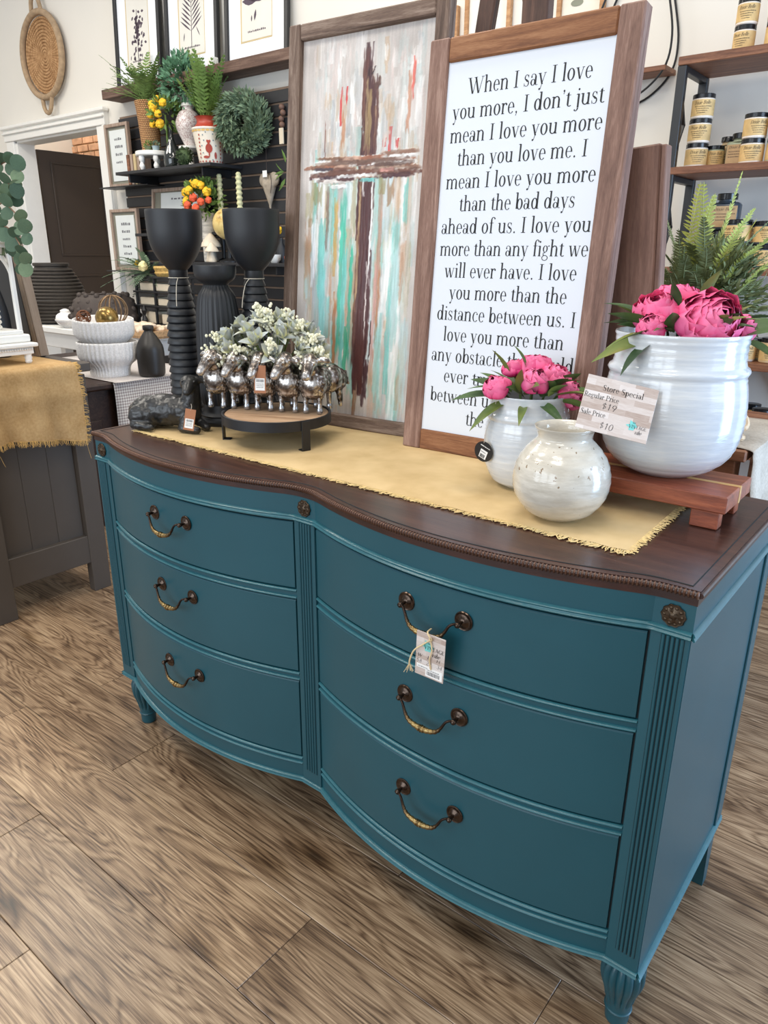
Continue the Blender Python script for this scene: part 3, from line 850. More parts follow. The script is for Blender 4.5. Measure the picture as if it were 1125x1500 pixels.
# ------------------------------------------------------------------ flock-of-sheep planter
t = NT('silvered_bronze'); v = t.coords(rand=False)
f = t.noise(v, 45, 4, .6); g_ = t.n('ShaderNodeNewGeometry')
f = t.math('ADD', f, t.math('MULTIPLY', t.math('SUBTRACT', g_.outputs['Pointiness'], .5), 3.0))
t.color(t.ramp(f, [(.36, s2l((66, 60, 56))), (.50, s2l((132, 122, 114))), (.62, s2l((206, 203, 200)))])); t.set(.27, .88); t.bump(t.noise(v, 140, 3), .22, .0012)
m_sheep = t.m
m_sheep_leg = mat('silvered_metal', (176, 178, 182), .25, metal=.9, var=.25, vs=90)


def sheep_mesh(turn, tilt):
    def hd(p):   # head-local -> sheep-local
        q = Vector(p) * 1.22; q.rotate(Euler((tilt, 0, 0))); q.rotate(Euler((0, 0, turn))); return tuple(q + Vector((0, -.022, .115)))
    fz = lambda p: (.0016 * mnoise.noise(p * 110) + .0012 * mnoise.noise(p * 230)) if (.035 < p.z < .100 and p.y > -.022) else .0003 * mnoise.noise(p * 200)
    parts = [('e', (0, .026, .074), (.0365, .048, .038)), ('e', (0, .0, .068), (.034, .030, .038)), ('e', (0, .056, .070), (.030, .024, .032)),
             ('c', (0, .0, .085), (0, -.016, .108), .0215, .0165), ('e', (0, -.006, .050), (.024, .020, .018)),
             ('e', hd((0, 0, .004)), (.0195, .0195, .0185)), ('c', hd((0, -.006, .002)), hd((0, -.026, -.015)), .0165, .0112), ('e', hd((0, -.027, -.017)), (.0112, .0108, .0100)),
             ('e', hd((0, .004, .012)), (.0175, .016, .0125))]
    for s in (-1, 1):
        parts.append(('c', hd((s * .012, .004, .008)), hd((s * .033, .002, .010)), .0056, .0050)); parts.append(('e', hd((s * .030, .001, .010)), (.0145, .0045, .0070), (0, s * .3, turn)))
        parts.append(('e', (s * .017, -.004, .050), (.012, .014, .018))); parts.append(('c', (s * .0175, -.006, .040), (s * .0175, -.008, .010), .0072, .0056))
        parts.append(('c', (s * .0175, .056, .050), (s * .0175, .060, .010), .0085, .0056))
        parts.append(('e', hd((s * .0125, -.012, .006)), (.0035, .004, .003)))
    return blob('sheep', parts, .0021, 2, fz)


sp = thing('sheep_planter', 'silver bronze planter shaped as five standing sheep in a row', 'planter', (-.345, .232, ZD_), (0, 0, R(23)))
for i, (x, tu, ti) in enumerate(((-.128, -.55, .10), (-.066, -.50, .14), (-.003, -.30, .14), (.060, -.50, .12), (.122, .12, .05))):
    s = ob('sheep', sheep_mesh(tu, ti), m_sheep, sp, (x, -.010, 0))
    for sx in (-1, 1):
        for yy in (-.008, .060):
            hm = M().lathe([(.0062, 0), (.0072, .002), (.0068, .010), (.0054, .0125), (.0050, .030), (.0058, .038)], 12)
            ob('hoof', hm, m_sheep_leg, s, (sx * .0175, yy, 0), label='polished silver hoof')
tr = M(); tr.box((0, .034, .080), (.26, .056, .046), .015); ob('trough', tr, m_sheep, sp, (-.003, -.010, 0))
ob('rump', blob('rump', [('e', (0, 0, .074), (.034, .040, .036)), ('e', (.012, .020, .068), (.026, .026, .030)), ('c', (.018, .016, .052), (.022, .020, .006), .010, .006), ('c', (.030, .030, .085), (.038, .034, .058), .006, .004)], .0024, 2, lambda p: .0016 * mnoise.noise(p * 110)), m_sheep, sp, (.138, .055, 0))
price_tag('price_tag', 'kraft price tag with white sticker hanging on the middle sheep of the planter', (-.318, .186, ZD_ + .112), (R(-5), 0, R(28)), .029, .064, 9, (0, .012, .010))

# ------------------------------------------------------------------ framed pictures leaning on the dresser
def lean_frame(o, a, t, name, label, cat):
    T = thing(name, label, cat, o, (0, 0, 0)); T.rotation_euler = Euler((-t, 0, a), 'XYZ'); return T


def frame_parts(T, w, h, b, d, mz, mx, jit=.0):
    """four boards: local x across, z up, front face at y=0"""
    for s in (0, 1):
        ob('stile', M().box(((b / 2) if not s else (w - b / 2), d / 2, h / 2), (b, d, h), .003), mz, T, smooth=False)
    for s in (0, 1):
        ob('rail', M().box((w / 2, d / 2 + .0005, b / 2 if not s else h - b / 2), (w - 2 * b - .0006, d, b - .001), .003), mx, T, smooth=False)


# right: the poem
sg = lean_frame((-.0458, .3776, ZR - .001), .0281, .0951, 'quote_sign', 'white sign with a black serif love poem in a stained pine frame', 'sign')
w, h, b = .4495, .8513, .0474
frame_parts(sg, w, h, b, .034, m_frame_b, m_frame_bx)
t = NT('printed_white_board'); t.color(s2l((220, 226, 235))); t.set(.55); t.bump(t.noise(t.coords(rand=False), 420, 2), .05); m_board = t.m
bd = ob('panel', M().box((w / 2, .0095, h / 2), (w - 2 * b + .004, .006, h - 2 * b + .004)), m_board, sg, smooth=False)
LN = [('When I say I love', .098, .369), ("you more, I don't just", .065, .398), ('mean I love you more', .064, .401), ('than you love me. I', .086, .378), ('mean I love you more', .063, .401),
      ('than the bad days', .100, .365), ('ahead of us. I love you', .060, .405), ('more than any fight we', .061, .405), ('will ever have. I love', .077, .387), ('you more than the', .093, .372),
      ('distance between us. I', .066, .398), ('love you more than', .087, .378), ('any obstacle that could', .060, .405), ('ever try and come', .097, .372), ('between us. I love you', .065, .402), ('the most.', .163, .300)]
tm = M(); TT = TXZ.copy(); TT.translation = (0, .0062, 0)
for i, (s, a, c_) in enumerate(LN): put_text(tm, s, a - .001, .7415 - i * .04475, width=(c_ - a) * .985, size=.0440, T=TT)
ob('lettering', tm, m_ink, bd, smooth=False)

# left: the cross painting
cp = lean_frame((-.492, .4075, ZR - .001), .0877, .0951, 'cross_painting', 'abstract painting of a dark cross on grey and turquoise drips in a weathered frame', 'painting')
w, h, b = .4484, .9558, .0354
frame_parts(cp, w, h, b, .03, m_frame_g, m_frame_gx)
pw, ph = w - 2 * b + .002, h - 2 * b + .002; NU, NV = 230, 540
rg = np.random.RandomState(4)
def fnoise(nu, nv, seed):
    r = np.random.RandomState(seed); g = r.rand(nv + 2, nu + 2)
    yy = np.linspace(0, nv, NV); xx = np.linspace(0, nu, NU); yi = yy.astype(int); xi = xx.astype(int); fy = (yy - yi)[:, None]; fx = (xx - xi)[None]
    fy = fy * fy * (3 - 2 * fy); fx = fx * fx * (3 - 2 * fx)
    return (g[yi][:, xi] * (1 - fx) + g[yi][:, xi + 1] * fx) * (1 - fy) + (g[yi + 1][:, xi] * (1 - fx) + g[yi + 1][:, xi + 1] * fx) * fy
U = np.linspace(0, w, NU)[None] * np.ones((NV, 1)); V = np.linspace(0, h, NV)[:, None] * np.ones((1, NU))
img = np.array([198, 190, 184.])[None, None] + (fnoise(8, 20, 1)[..., None] - .5) * 26 + (fnoise(110, 12, 2)[..., None] - .5) * 16
hgt = np.zeros((NV, NU))
WARP1 = fnoise(9, 34, 21) + .6 * fnoise(34, 90, 22) - .8; WARP2 = fnoise(60, 14, 23) + .5 * fnoise(90, 60, 24) - .75
tex = rg.rand(NV, NU); stre = fnoise(115, 22, 5)


def dab(u, v, wd, ln, col, a=.9, horiz=False, thick=1., taper=1.4):
    """one palette-knife stroke, ragged along its length"""
    global img
    hu, hv = (ln / 2, wd / 2) if horiz else (wd / 2, ln / 2)
    i0, i1 = int((u - hu) / w * NU), int((u + hu) / w * NU) + 1; j0, j1 = int((v - hv) / h * NV), int((v + hv) / h * NV) + 1
    i0, j0 = max(0, i0), max(0, j0); i1, j1 = min(NU, i1), min(NV, j1)
    if i1 <= i0 or j1 <= j0: return
    k = rg.randint(0, 40)
    WU = np.roll(WARP1, k * 7, 0)[j0:j1, i0:i1]; WV = np.roll(WARP2, k * 5, 1)[j0:j1, i0:i1]
    du = (U[j0:j1, i0:i1] + WU * (.008 if horiz else .0055) - u) / hu; dv = (V[j0:j1, i0:i1] + WV * (.0032 if horiz else .05) - v) / hv
    st = stre[j0:j1, (i0 + k) % 60:(i0 + k) % 60 + (i1 - i0)] if not horiz else fnoise(26, 160, k + 50)[j0:j1, i0:i1]
    st = st[:j1 - j0, :i1 - i0]
    if st.shape != du.shape: return
    along, acr = (du, dv) if horiz else (dv, du)
    cov = (1 - np.abs(along) ** taper * (.6 + .8 * st)) * 3.0; cov = np.clip(cov, 0, 1) * np.clip((1 - np.abs(acr) - .25 * st) * 4, 0, 1)
    cov *= np.clip((st + .55), 0, 1) * a
    c3 = np.array(col, float)[None, None] * (1 + (st[..., None] - .5) * .22)
    img[j0:j1, i0:i1] = img[j0:j1, i0:i1] * (1 - cov[..., None]) + c3 * cov[..., None]
    hgt[j0:j1, i0:i1] = np.maximum(hgt[j0:j1, i0:i1] * (1 - cov * .5), cov * thick * (.5 + st))


ru2 = lambda a_, b_: a_ + (b_ - a_) * rg.rand()
WHT, GRY, TURQ, TEA, RUST, TANC, RED, OLV, MAR, BRN, PNK = (238, 238, 236), (170, 176, 180), (116, 196, 188), (78, 186, 160), (176, 110, 66), (190, 160, 128), (206, 62, 60), (140, 128, 80), (78, 44, 46), (104, 66, 54), (206, 150, 140)
for k in range(210):      # upper field
    dab(ru2(.04, .41), ru2(.62, .93), ru2(.010, .040), ru2(.03, .12), [WHT, GRY, TANC, WHT, (206, 200, 196), (214, 196, 190), (190, 204, 202), (216, 210, 204)][rg.randint(8)], ru2(.25, .62), thick=.5)
for k in range(330):      # lower drips
    u = ru2(.04, .41); dab(u, ru2(.05, .62), ru2(.010, .042), ru2(.07, .26), [WHT, GRY, (150, 200, 194), TANC, (196, 208, 212), (214, 206, 198), (186, 140, 108), TURQ, (170, 162, 130), (176, 206, 208), WHT, WHT][rg.randint(12)], ru2(.3, .72), thick=.5)
for u, v, wd, ln, c_, a_ in ((.170, .36, .030, .46, TEA, .9), (.180, .26, .020, .40, TURQ, .9), (.092, .40, .034, .24, TURQ, .8), (.100, .30, .030, .2, (130, 200, 196), .8), (.205, .30, .014, .34, (60, 172, 140), .85),
                             (.142, .47, .018, .20, (196, 150, 80), .8), (.150, .20, .016, .26, RUST, .8), (.195, .16, .018, .16, (60, 168, 132), .8), (.06, .44, .02, .2, (230, 234, 240), .8), (.07, .58, .04, .06, OLV, .6),
                             (.345, .22, .022, .30, TURQ, .7), (.36, .34, .03, .24, (186, 214, 214), .7), (.38, .55, .018, .12, TURQ, .7), (.300, .42, .018, .36, (176, 130, 108), .7), (.292, .28, .014, .3, PNK, .7),
                             (.30, .60, .03, .05, OLV, .6), (.33, .58, .03, .07, (150, 112, 78), .7), (.395, .5, .014, .3, (200, 190, 178), .7), (.11, .50, .014, .2, BRN, .5), (.305, .3, .01, .2, RUST, .6),
                             (.145, .79, .010, .09, RED, .85), (.165, .80, .008, .07, RED, .85), (.155, .73, .016, .10, (186, 128, 92), .75), (.382, .83, .012, .10, (208, 90, 76), .8), (.372, .78, .014, .14, (190, 130, 100), .7), (.318, .70, .012, .06, RED, .9), (.342, .69, .018, .022, RED, .9), (.300, .695, .014, .02, RED, .8),
                             (.092, .705, .005, .12, (120, 78, 66), .8), (.182, .82, .016, .10, WHT, .8), (.135, .86, .02, .08, (220, 226, 226), .7)):
    dab(u, v, wd, ln, c_, a_, thick=.8)
# the cross: upright
for k in range(70): 
    v = ru2(.09, .84); dab(.244 + (.85 - v) * .008 + ru2(-.024, .024) * (1 if v < .62 else .8), v, ru2(.014, .030), ru2(.10, .24), [MAR, MAR, BRN, (92, 54, 50), (66, 38, 42), (120, 84, 70), (146, 110, 84)][rg.randint(7)], .93, thick=1.2)
for u, v, wd, ln, c_ in ((.250, .40, .054, .56, MAR), (.250, .20, .046, .28, (84, 48, 46)), (.236, .77, .012, .18, (164, 140, 104)), (.246, .745, .016, .15, (150, 126, 88)), (.225, .45, .010, .34, (176, 146, 108)), (.268, .5, .008, .3, WHT), (.262, .30, .006, .22, (220, 210, 206)), (.236, .62, .01, .10, WHT), (.284, .20, .006, .12, (60, 36, 38)), (.246, .862, .034, .02, (50, 30, 34)), (.268, .835, .03, .03, (88, 60, 52)), (.226, .80, .01, .14, (110, 72, 60)), (.27, .75, .010, .16, (96, 60, 54))):
    dab(u, v, wd, ln, c_, .92, thick=1.4)
# the arms
for k in range(60):
    u = ru2(.07, .395); dab(u, .640 + (u - .23) * .03 + ru2(-.024, .026), ru2(.009, .018), ru2(.05, .16), [MAR, BRN, (132, 96, 78), WHT, (196, 160, 140), (96, 72, 66), (150, 92, 66), (216, 214, 212), WHT, (176, 150, 132), (228, 220, 214)][rg.randint(11)], .93, True, 1.3)
for u, v, wd, ln, c_ in ((.23, .655, .014, .34, (112, 84, 72)), (.13, .622, .012, .12, (60, 38, 46)), (.34, .618, .014, .12, (72, 40, 44)), (.22, .630, .016, .30, (108, 70, 58)), (.20, .622, .010, .16, WHT), (.33, .645, .012, .14, (96, 72, 64)), (.09, .642, .01, .08, (70, 58, 66)), (.12, .668, .008, .12, (130, 96, 76)), (.25, .61, .012, .06, (120, 200, 196)), (.15, .598, .012, .07, WHT), (.31, .632, .012, .05, PNK)):
    dab(u, v, wd, ln, c_, .92, True, 1.4)
wv2 = ((np.arange(NU) % 2)[None] * .5 + (np.arange(NV) % 2)[:, None] * .5 - .5) * 5 * np.clip(1 - hgt, 0, 1); img = np.clip(img + wv2[..., None] + (tex[..., None] - .5) * 7, 0, 255)
X = (U - w / 2) * pw / w + w / 2; Z = (V - h / 2) * ph / h + h / 2
co = np.stack([X, .016 - np.clip(hgt, 0, 1.6) * .0011, Z], -1).reshape(-1, 3)
idx = np.arange(NU * NV).reshape(NV, NU); fc = np.stack([idx[:-1, :-1], idx[:-1, 1:], idx[1:, 1:], idx[1:, :-1]], -1).reshape(-1, 4)
me = bpy.data.meshes.new('canvas'); me.vertices.add(len(co)); me.vertices.foreach_set('co', co.ravel())
me.loops.add(fc.size); me.loops.foreach_set('vertex_index', fc.ravel().astype(np.int32)); me.polygons.add(len(fc)); me.polygons.foreach_set('loop_start', np.arange(0, fc.size, 4).astype(np.int32)); me.update(calc_edges=True)
ca = me.color_attributes.new('Col', 'FLOAT_COLOR', 'POINT'); lin = img.reshape(-1, 3) / 255; lin = np.where(lin < .04045, lin / 12.92, ((lin + .055) / 1.055) ** 2.4)
ca.data.foreach_set('color', np.concatenate([lin, np.ones((len(lin), 1))], 1).ravel().astype(np.float32))
ob('canvas', me, vcol_mat('painted_canvas', .5, .0), cp)

# ------------------------------------------------------------------ easel and plank board behind the dresser
m_easel = wood('dark_easel_wood', [(58, 40, 32), (86, 60, 48), (112, 82, 66)], 'Z', .55)
es = thing('easel', 'dark wooden easel rising behind the two framed signs', 'easel', (0, 0, 0))
ob('mast', M().box((.150, .545, 1.10), (.058, .028, 2.2), .003), m_easel, es, smooth=False)
def slat(p0, p1, wx, wy, name='leg'):
    p0, p1 = Vector(p0), Vector(p1); d = p1 - p0; T = Matrix.Translation((p0 + p1) / 2) @ d.to_track_quat('Z', 'Y').to_matrix().to_4x4()
    return ob(name, M().box((0, 0, 0), (wx, wy, d.length), .003, T), m_easel, es, smooth=False)
slat((-.30, .600, 0), (.030, .60, 1.98), .022, .040); slat((.62, .600, 0), (.050, .62, 1.98), .022, .040)
slat((-.2, .56, .80), (.5, .56, .80), .03, .03, 'crossbar')
m_oldplank = wood('old_brown_plank', [(98, 70, 60), (126, 94, 80), (150, 116, 100)], 'Z', .62, bump=.3)
pb = thing('plank_board', 'old brown wooden plank panel standing behind the poem sign', 'board', (.541, .535, 0), (0, R(-4.0), 0))
for i in range(2): ob('plank', M().box((-.0665 - i * .134, ru(0, .002), .757), (.132, .02, 1.514), .003), m_oldplank, pb, smooth=False)
ob('edge_strip', M().box((.006, .004, .757), (.010, .030, 1.508), .002), m_oldplank, pb, smooth=False)
ob('hinge', M().box((-.085, -.012, 1.462), (.052, .003, .011), .001).box((-.075, -.0135, 1.462), (.004, .002, .014), .0005), m_black, pb, smooth=False, label='black strap hinge')
# ------------------------------------------------------------------ pots and flowers on the right
t = NT('pale_glaze'); v = t.coords((1, 1, 9), rand=False); f = t.noise(v, 14, 4, .6)
t.color(t.ramp(f, [(.25, s2l((194, 201, 209))), (.5, s2l((207, 212, 217))), (.8, s2l((222, 224, 224)))])); t.set(.13, 0, .6, .4, .05); t.bump(f, .22, .004); m_glaze = t.m
t = NT('crackled_cream_glaze'); v = t.coords((1, 1, 3.5), rand=False); f = t.noise(v, 16, 5, .6); v2 = t.coords(rand=False)
n2 = t.noise(v2, 75, 3, .6); zz = t.n('ShaderNodeSeparateXYZ'); t.l(v2, zz.inputs[0])
band = t.math('MULTIPLY', t.math('GREATER_THAN', zz.outputs['Z'], .085), t.math('LESS_THAN', zz.outputs['Z'], .135))
pit = t.math('MULTIPLY', t.math('GREATER_THAN', n2, .65), t.math('MAXIMUM', band, t.math('GREATER_THAN', f, .63)))
c = t.ramp(f, [(.3, s2l((184, 177, 163))), (.55, s2l((206, 200, 187))), (.8, s2l((222, 217, 206)))])
t.color(t.mix(pit, c, s2l((142, 122, 98)))); t.set(.14, 0, .6, .4, .05); t.bump(t.math('SUBTRACT', f, t.math('MULTIPLY', pit, .35)), .4, .004); m_crack = t.m
BZ = .9435


def ridge(p, amp=.0006, k=520):
    return [(r + (amp * math.sin(z * k) if r > .03 else 0), z) for r, z in p]


bs_ = thing('wooden_riser', 'acacia wood riser board on block feet under the large white pot', 'riser', (.5655, .332, 0))
bm_ = M(); bm_.box((-.0, -.044, BZ - .0145), (.291, .078, .029), .002); ob('board', bm_, m_acacia, bs_, smooth=False)
ob('board', M().box((0, .0390, BZ - .0145), (.291, .068, .029), .002), m_acacia, bs_, smooth=False)
ob('sapwood_strip', M().box((0, 0, BZ - .0145), (.292, .010, .0296), .0005), m_sap, bs_, smooth=False, label='pale sapwood strip')
for x in (-.120, .112):
    for y_, d in ((-.060, .022), (.044, .022)):
        ob('foot', M().box((x, y_, ZT + (BZ - .029 - ZT) / 2), (.045, d + .006, BZ - .029 - ZT), .0015), m_acacia, bs_, smooth=False)

bp1 = thing('large_white_pot', 'large white glazed crock with a raised collar on the acacia riser', 'pot', (.574, .350, BZ), (0, 0, .4))
pr1 = [(.050, 0), (.056, .0015)] + smooth_prof([(.058, .003), (.078, .012), (.104, .036), (.117, .070), (.1205, .106), (.1185, .145), (.1125, .176)], 6) + [(.1150, .180), (.1165, .185), (.1150, .190), (.1095, .1935)] + smooth_prof([(.1085, .196), (.1075, .212), (.1075, .228), (.1088, .240)], 4) + [(.1098, .2435), (.1090, .2470), (.106, .2475), (.1035, .243), (.102, .20), (.100, .17), (0, .165)]
ob('body', M().lathe(ridge(pr1), 96), m_glaze, bp1, ang=60)
sp1 = thing('small_white_pot', 'small white glazed pot with a collar left of the round speckled vase', 'pot', (.330, .278, ZR), (0, 0, 1.3))
pr2 = [(.038, 0), (.043, .0015)] + smooth_prof([(.045, .003), (.062, .014), (.0765, .044), (.0805, .080), (.0795, .112), (.0755, .132)], 6) + [(.0775, .136), (.0785, .140), (.0775, .1445), (.0735, .147), (.0728, .160), (.0735, .175), (.0745, .1785), (.0735, .181), (.0705, .180), (.069, .15), (.067, .12), (0, .115)]
ob('body', M().lathe(ridge(pr2, .0005, 600), 80), m_glaze, sp1, ang=60)
rv = thing('round_vase', 'round cream crackle glazed vase with a narrow neck, front of the two white pots', 'vase', (.4685, .147, ZR), (0, 0, 2.2))
pr3 = [(.026, 0), (.030, .001)] + smooth_prof([(.034, .002), (.056, .014), (.0755, .040), (.0815, .070), (.0755, .100), (.060, .124), (.0475, .136)], 6) + smooth_prof([(.0455, .140), (.0450, .146), (.0480, .1535), (.0505, .1575)], 3) + [(.0500, .160), (.0465, .1585), (.0435, .152), (.042, .140), (.04, .12), (0, .10)]
ob('body', M().lathe(ridge(pr3, .0005, 480), 80), m_crack, rv, ang=60)

# petals and leaves
def petal_mesh(name, L, Wd, cup, curl, ruff, seed):
    rr = random.Random(seed); nu, nv = 7, 7; vs = []
    for j in range(nv + 1):
        v_ = j / nv
        for i in range(nu + 1):
            u = i / nu * 2 - 1
            wd = Wd * 1.12 * (math.sin(math.pi * min(1, v_ * .66 + .08)) ** .8)
            z = L * (v_ - .22 * u * u * v_ ** 2) + ruff * L * .08 * math.sin(u * 7 + seed) * v_ ** 3
            y_ = -cup * (4 * v_ * (1 - v_)) * L * .5 + cup * L * .55 * (u * u) * (.4 + .6 * v_) + curl * L * v_ ** 3 * -.5 + ruff * .05 * L * math.sin(u * 9 + 2 * seed) * v_ ** 2
            vs.append((u * wd * .5, y_, z))
    fs = [(j * (nu + 1) + i, j * (nu + 1) + i + 1, (j + 1) * (nu + 1) + i + 1, (j + 1) * (nu + 1) + i) for j in range(nv) for i in range(nu)]
    m = M(); m.add(vs, fs); return m.mesh(name, True, 180)


t = NT('pink_petal'); v = t.coords(rand=True); f = t.noise(v, 30, 3); xx = t.n('ShaderNodeSeparateXYZ'); t.l(t.coords(rand=False), xx.inputs[0])
g_ = t.math('ADD', t.math('MULTIPLY', xx.outputs['Z'], 14), t.math('MULTIPLY', f, .45))
t.color(t.ramp(g_, [(.15, s2l((190, 24, 92))), (.5, s2l((228, 48, 122))), (.95, s2l((246, 130, 172)))])); t.set(.6, 0, .3); t.b.inputs['Subsurface Weight'].default_value = .0; m_pet = t.m
t = NT('dark_green_leaf'); v = t.coords((1, 1, 1)); f = t.noise(v, 26, 3); oi = t.n('ShaderNodeObjectInfo')
c = t.ramp(t.math('ADD', t.math('MULTIPLY', f, .5), t.math('MULTIPLY', oi.outputs['Random'], .5)), [(.2, s2l((44, 70, 40))), (.5, s2l((78, 106, 54))), (.72, s2l((116, 128, 62))), (.92, s2l((150, 110, 70)))]); t.color(c); t.set(.5, 0, .4); m_leafg = t.m
PET = [petal_mesh('petal', .05, .052, .75, -.1, .6, 1), petal_mesh('petal', .05, .058, .6, .25, 1.0, 2), petal_mesh('petal', .05, .046, .85, -.3, .4, 3)]


def leaf_mesh(name, L, Wd, fold=.25, droop=.25, tip=.5, n=8):
    vs = []
    for j in range(n + 1):
        v_ = j / n; wd = Wd * math.sin(math.pi * v_ ** tip) ** .9 * .5 + .0003
        for u in (-1, -.5, 0, .5, 1): vs.append((u * wd, -droop * L * v_ * v_ + fold * wd * abs(u), L * v_))
    fs = [(j * 5 + i, j * 5 + i + 1, (j + 1) * 5 + i + 1, (j + 1) * 5 + i) for j in range(n) for i in range(4)]
    m = M(); m.add(vs, fs); return m.mesh(name, True, 60)


PLF = [leaf_mesh('leaf', .075, .026, .3, .3, .75), leaf_mesh('leaf', .075, .034, .3, .15, .8), leaf_mesh('leaf', .075, .020, .4, .5, .7)]


def orient(p, d, roll=0.0, scale=1.0):
    """matrix putting local +Z along d at p"""
    q = Vector(d).normalized().to_track_quat('Z', 'Y')
    return Matrix.Translation(p) @ q.to_matrix().to_4x4() @ Matrix.Rotation(roll, 4, 'Z') @ Matrix.Scale(scale, 4)


def put(name, me, material, parent, Mx, **kw):
    if not me.materials: me.materials.append(material)
    o = bpy.data.objects.new(name, me); COL.objects.link(o); o.parent = parent; o.matrix_basis = Mx; return tag(o, **kw)


def bloom(parent, p, d, r, openness, seed):
    """peony head: a heart of packed petals and rings of cupped ones"""
    rr = random.Random(seed); th = bpy.data.objects.new('bloom', M().ball((0, 0, r * .42), (r * .42, r * .42, r * .45), 12, 8).mesh('bloom_heart'))
    th.data.materials.append(m_pet); COL.objects.link(th); th.parent = parent; th.matrix_basis = orient(p, d)
    rings = [(5, .12, .98), (6, .25, 1.0), (7, .42, 1.02), (8, .60, 1.0), (8, .85, .95)] if openness > .5 else [(4, .06, 1.0), (5, .12, 1.05), (5, .22, 1.02), (4, .38, .9)]
    for ri, (n, tilt, sc) in enumerate(rings):
        for k in range(n):
            a = 2 * math.pi * (k + .5 * (ri % 2)) / n + rr.uniform(-.15, .15); tl_ = tilt * (1.0 if openness > .5 else 1) + rr.uniform(-.06, .06)
            rad = r * (.10 + .085 * ri)
            Mx = Matrix.Rotation(a, 4, 'Z') @ Matrix.Translation((0, -rad * 1.0, r * .02 * (4 - ri))) @ Matrix.Rotation(tl_, 4, 'X') @ Matrix.Scale(r / .05 * sc * rr.uniform(.9, 1.08), 4)
            put('petal', PET[rr.randint(0, 2)], m_pet, th, Mx)
    return th


VR = Vector((.781, .625, 0)); VU = Vector((0, 0, 1)); VB = Vector((-.625, .781, 0))   # across, up, away


def bouquet(label, base, blooms, leaves, seed, group=None):
    base = (base[0], base[1], base[2] - .010); th = thing('peony_bouquet', label, 'flowers', base, group=group); rr = random.Random(seed)
    st = M()
    for (r_, u_, b_, sz, op, dr_, du_, db_) in blooms:
        p = VR * r_ + VU * u_ + VB * b_; d = VR * dr_ + VU * du_ + VB * db_
        bloom(th, p - d.normalized() * sz * .3, d, sz, op, rr.randint(0, 999)); st.tube(cat_pts([p - d.normalized() * sz * .25, p * .6 + VU * -.01, VU * -.07 + VR * r_ * .2], 3), .0022, 6)
    ob('stems', st, m_leafg, th)
    for (r_, u_, b_, dr_, du_, db_, L) in leaves:
        p = VR * r_ + VU * u_ + VB * b_; d = VR * dr_ + VU * du_ + VB * db_
        put('leaf', PLF[rr.randint(0, 2)], m_leafg, th, orient(p, d, rr.uniform(-.7, .7), L / .064))
    for k in range(26):
        a = rr.uniform(0, 6.28); R0 = max(abs(b[0]) for b in blooms) * .55
        p = Vector((math.cos(a) * R0, math.sin(a) * R0, rr.uniform(.012, .022))); d = Vector((math.cos(a), math.sin(a), rr.uniform(.45, 1.1)))
        put('leaf', PLF[rr.randint(0, 2)], m_leafg, th, orient(p, d, rr.uniform(-1, 1), rr.uniform(.7, 1.05)))
    return th


bouquet('bright pink peony bouquet filling the large white crock', (.574, .350, BZ + .243),
        [(.022, .030, -.052, .050, 1, .10, .55, -.85), (-.048, .044, -.01, .040, .8, -.35, .8, -.35), (-.012, .060, .012, .038, .8, .0, 1, -.1), (.080, .020, -.030, .034, .3, .7, .5, -.5), (.045, .048, .02, .034, .3, .3, 1, 0), (-.066, .020, -.040, .032, .3, -.5, .6, -.6), (.098, .014, .0, .028, .3, .9, .5, -.1)],
        [(-.05, .010, -.04, -1, .30, -.25, .085), (-.05, .008, -.03, -1, -.02, -.3, .090), (-.055, .016, -.02, -1, .5, 0, .075), (-.06, .004, -.05, -.9, -.35, -.4, .075), (.02, .062, -.01, .2, 1, -.2, .052), (.07, .012, -.04, 1, .35, -.3, .080), (.09, .015, -.01, 1, .1, -.1, .080), (.085, .02, .01, 1, .7, 0, .070), (-.055, .03, .03, -.8, .8, .2, .060), (.07, .04, .02, .6, 1, .1, .060), (-.03, .05, -.03, -.2, 1, -.3, .045), (.10, .0, -.02, 1, -.3, -.2, .055)], 5)
bouquet('bright pink peony bouquet in the small white pot beside the poem sign', (.330, .278, ZR + .176),
        [(-.066, .026, -.035, .033, .3, -.4, .8, -.45), (-.002, .040, -.050, .033, .3, 0, .8, -.6), (.048, .038, .0, .034, .8, .5, .9, -.2), (.012, .054, .03, .034, .8, 0, 1, 0), (.066, .018, -.022, .030, .8, .8, .5, -.4), (-.028, .050, .022, .028, .3, -.2, 1, 0)],
        [(-.05, .010, -.02, -1, .10, -.1, .085), (-.05, .004, -.04, -1, -.30, -.3, .065), (-.02, .00, -.06, -.3, .1, -1, .050), (.01, .004, -.06, .3, .05, -1, .060), (.035, .018, -.055, .9, .45, -.6, .065), (.045, .006, -.045, 1, .0, -.5, .080), (.05, .02, -.03, 1, .35, -.2, .075), (-.028, .026, -.055, -.2, 1, -.3, .050), (-.04, .045, .01, -.5, 1, 0, .050), (.07, .006, -.02, 1, -.2, -.2, .060), (.02, .02, -.07, .5, .9, -.5, .045), (-.065, -.004, -.03, -.7, -.2, -.4, .04), (-.01, .062, .0, -.3, 1, 0, .04)], 11)

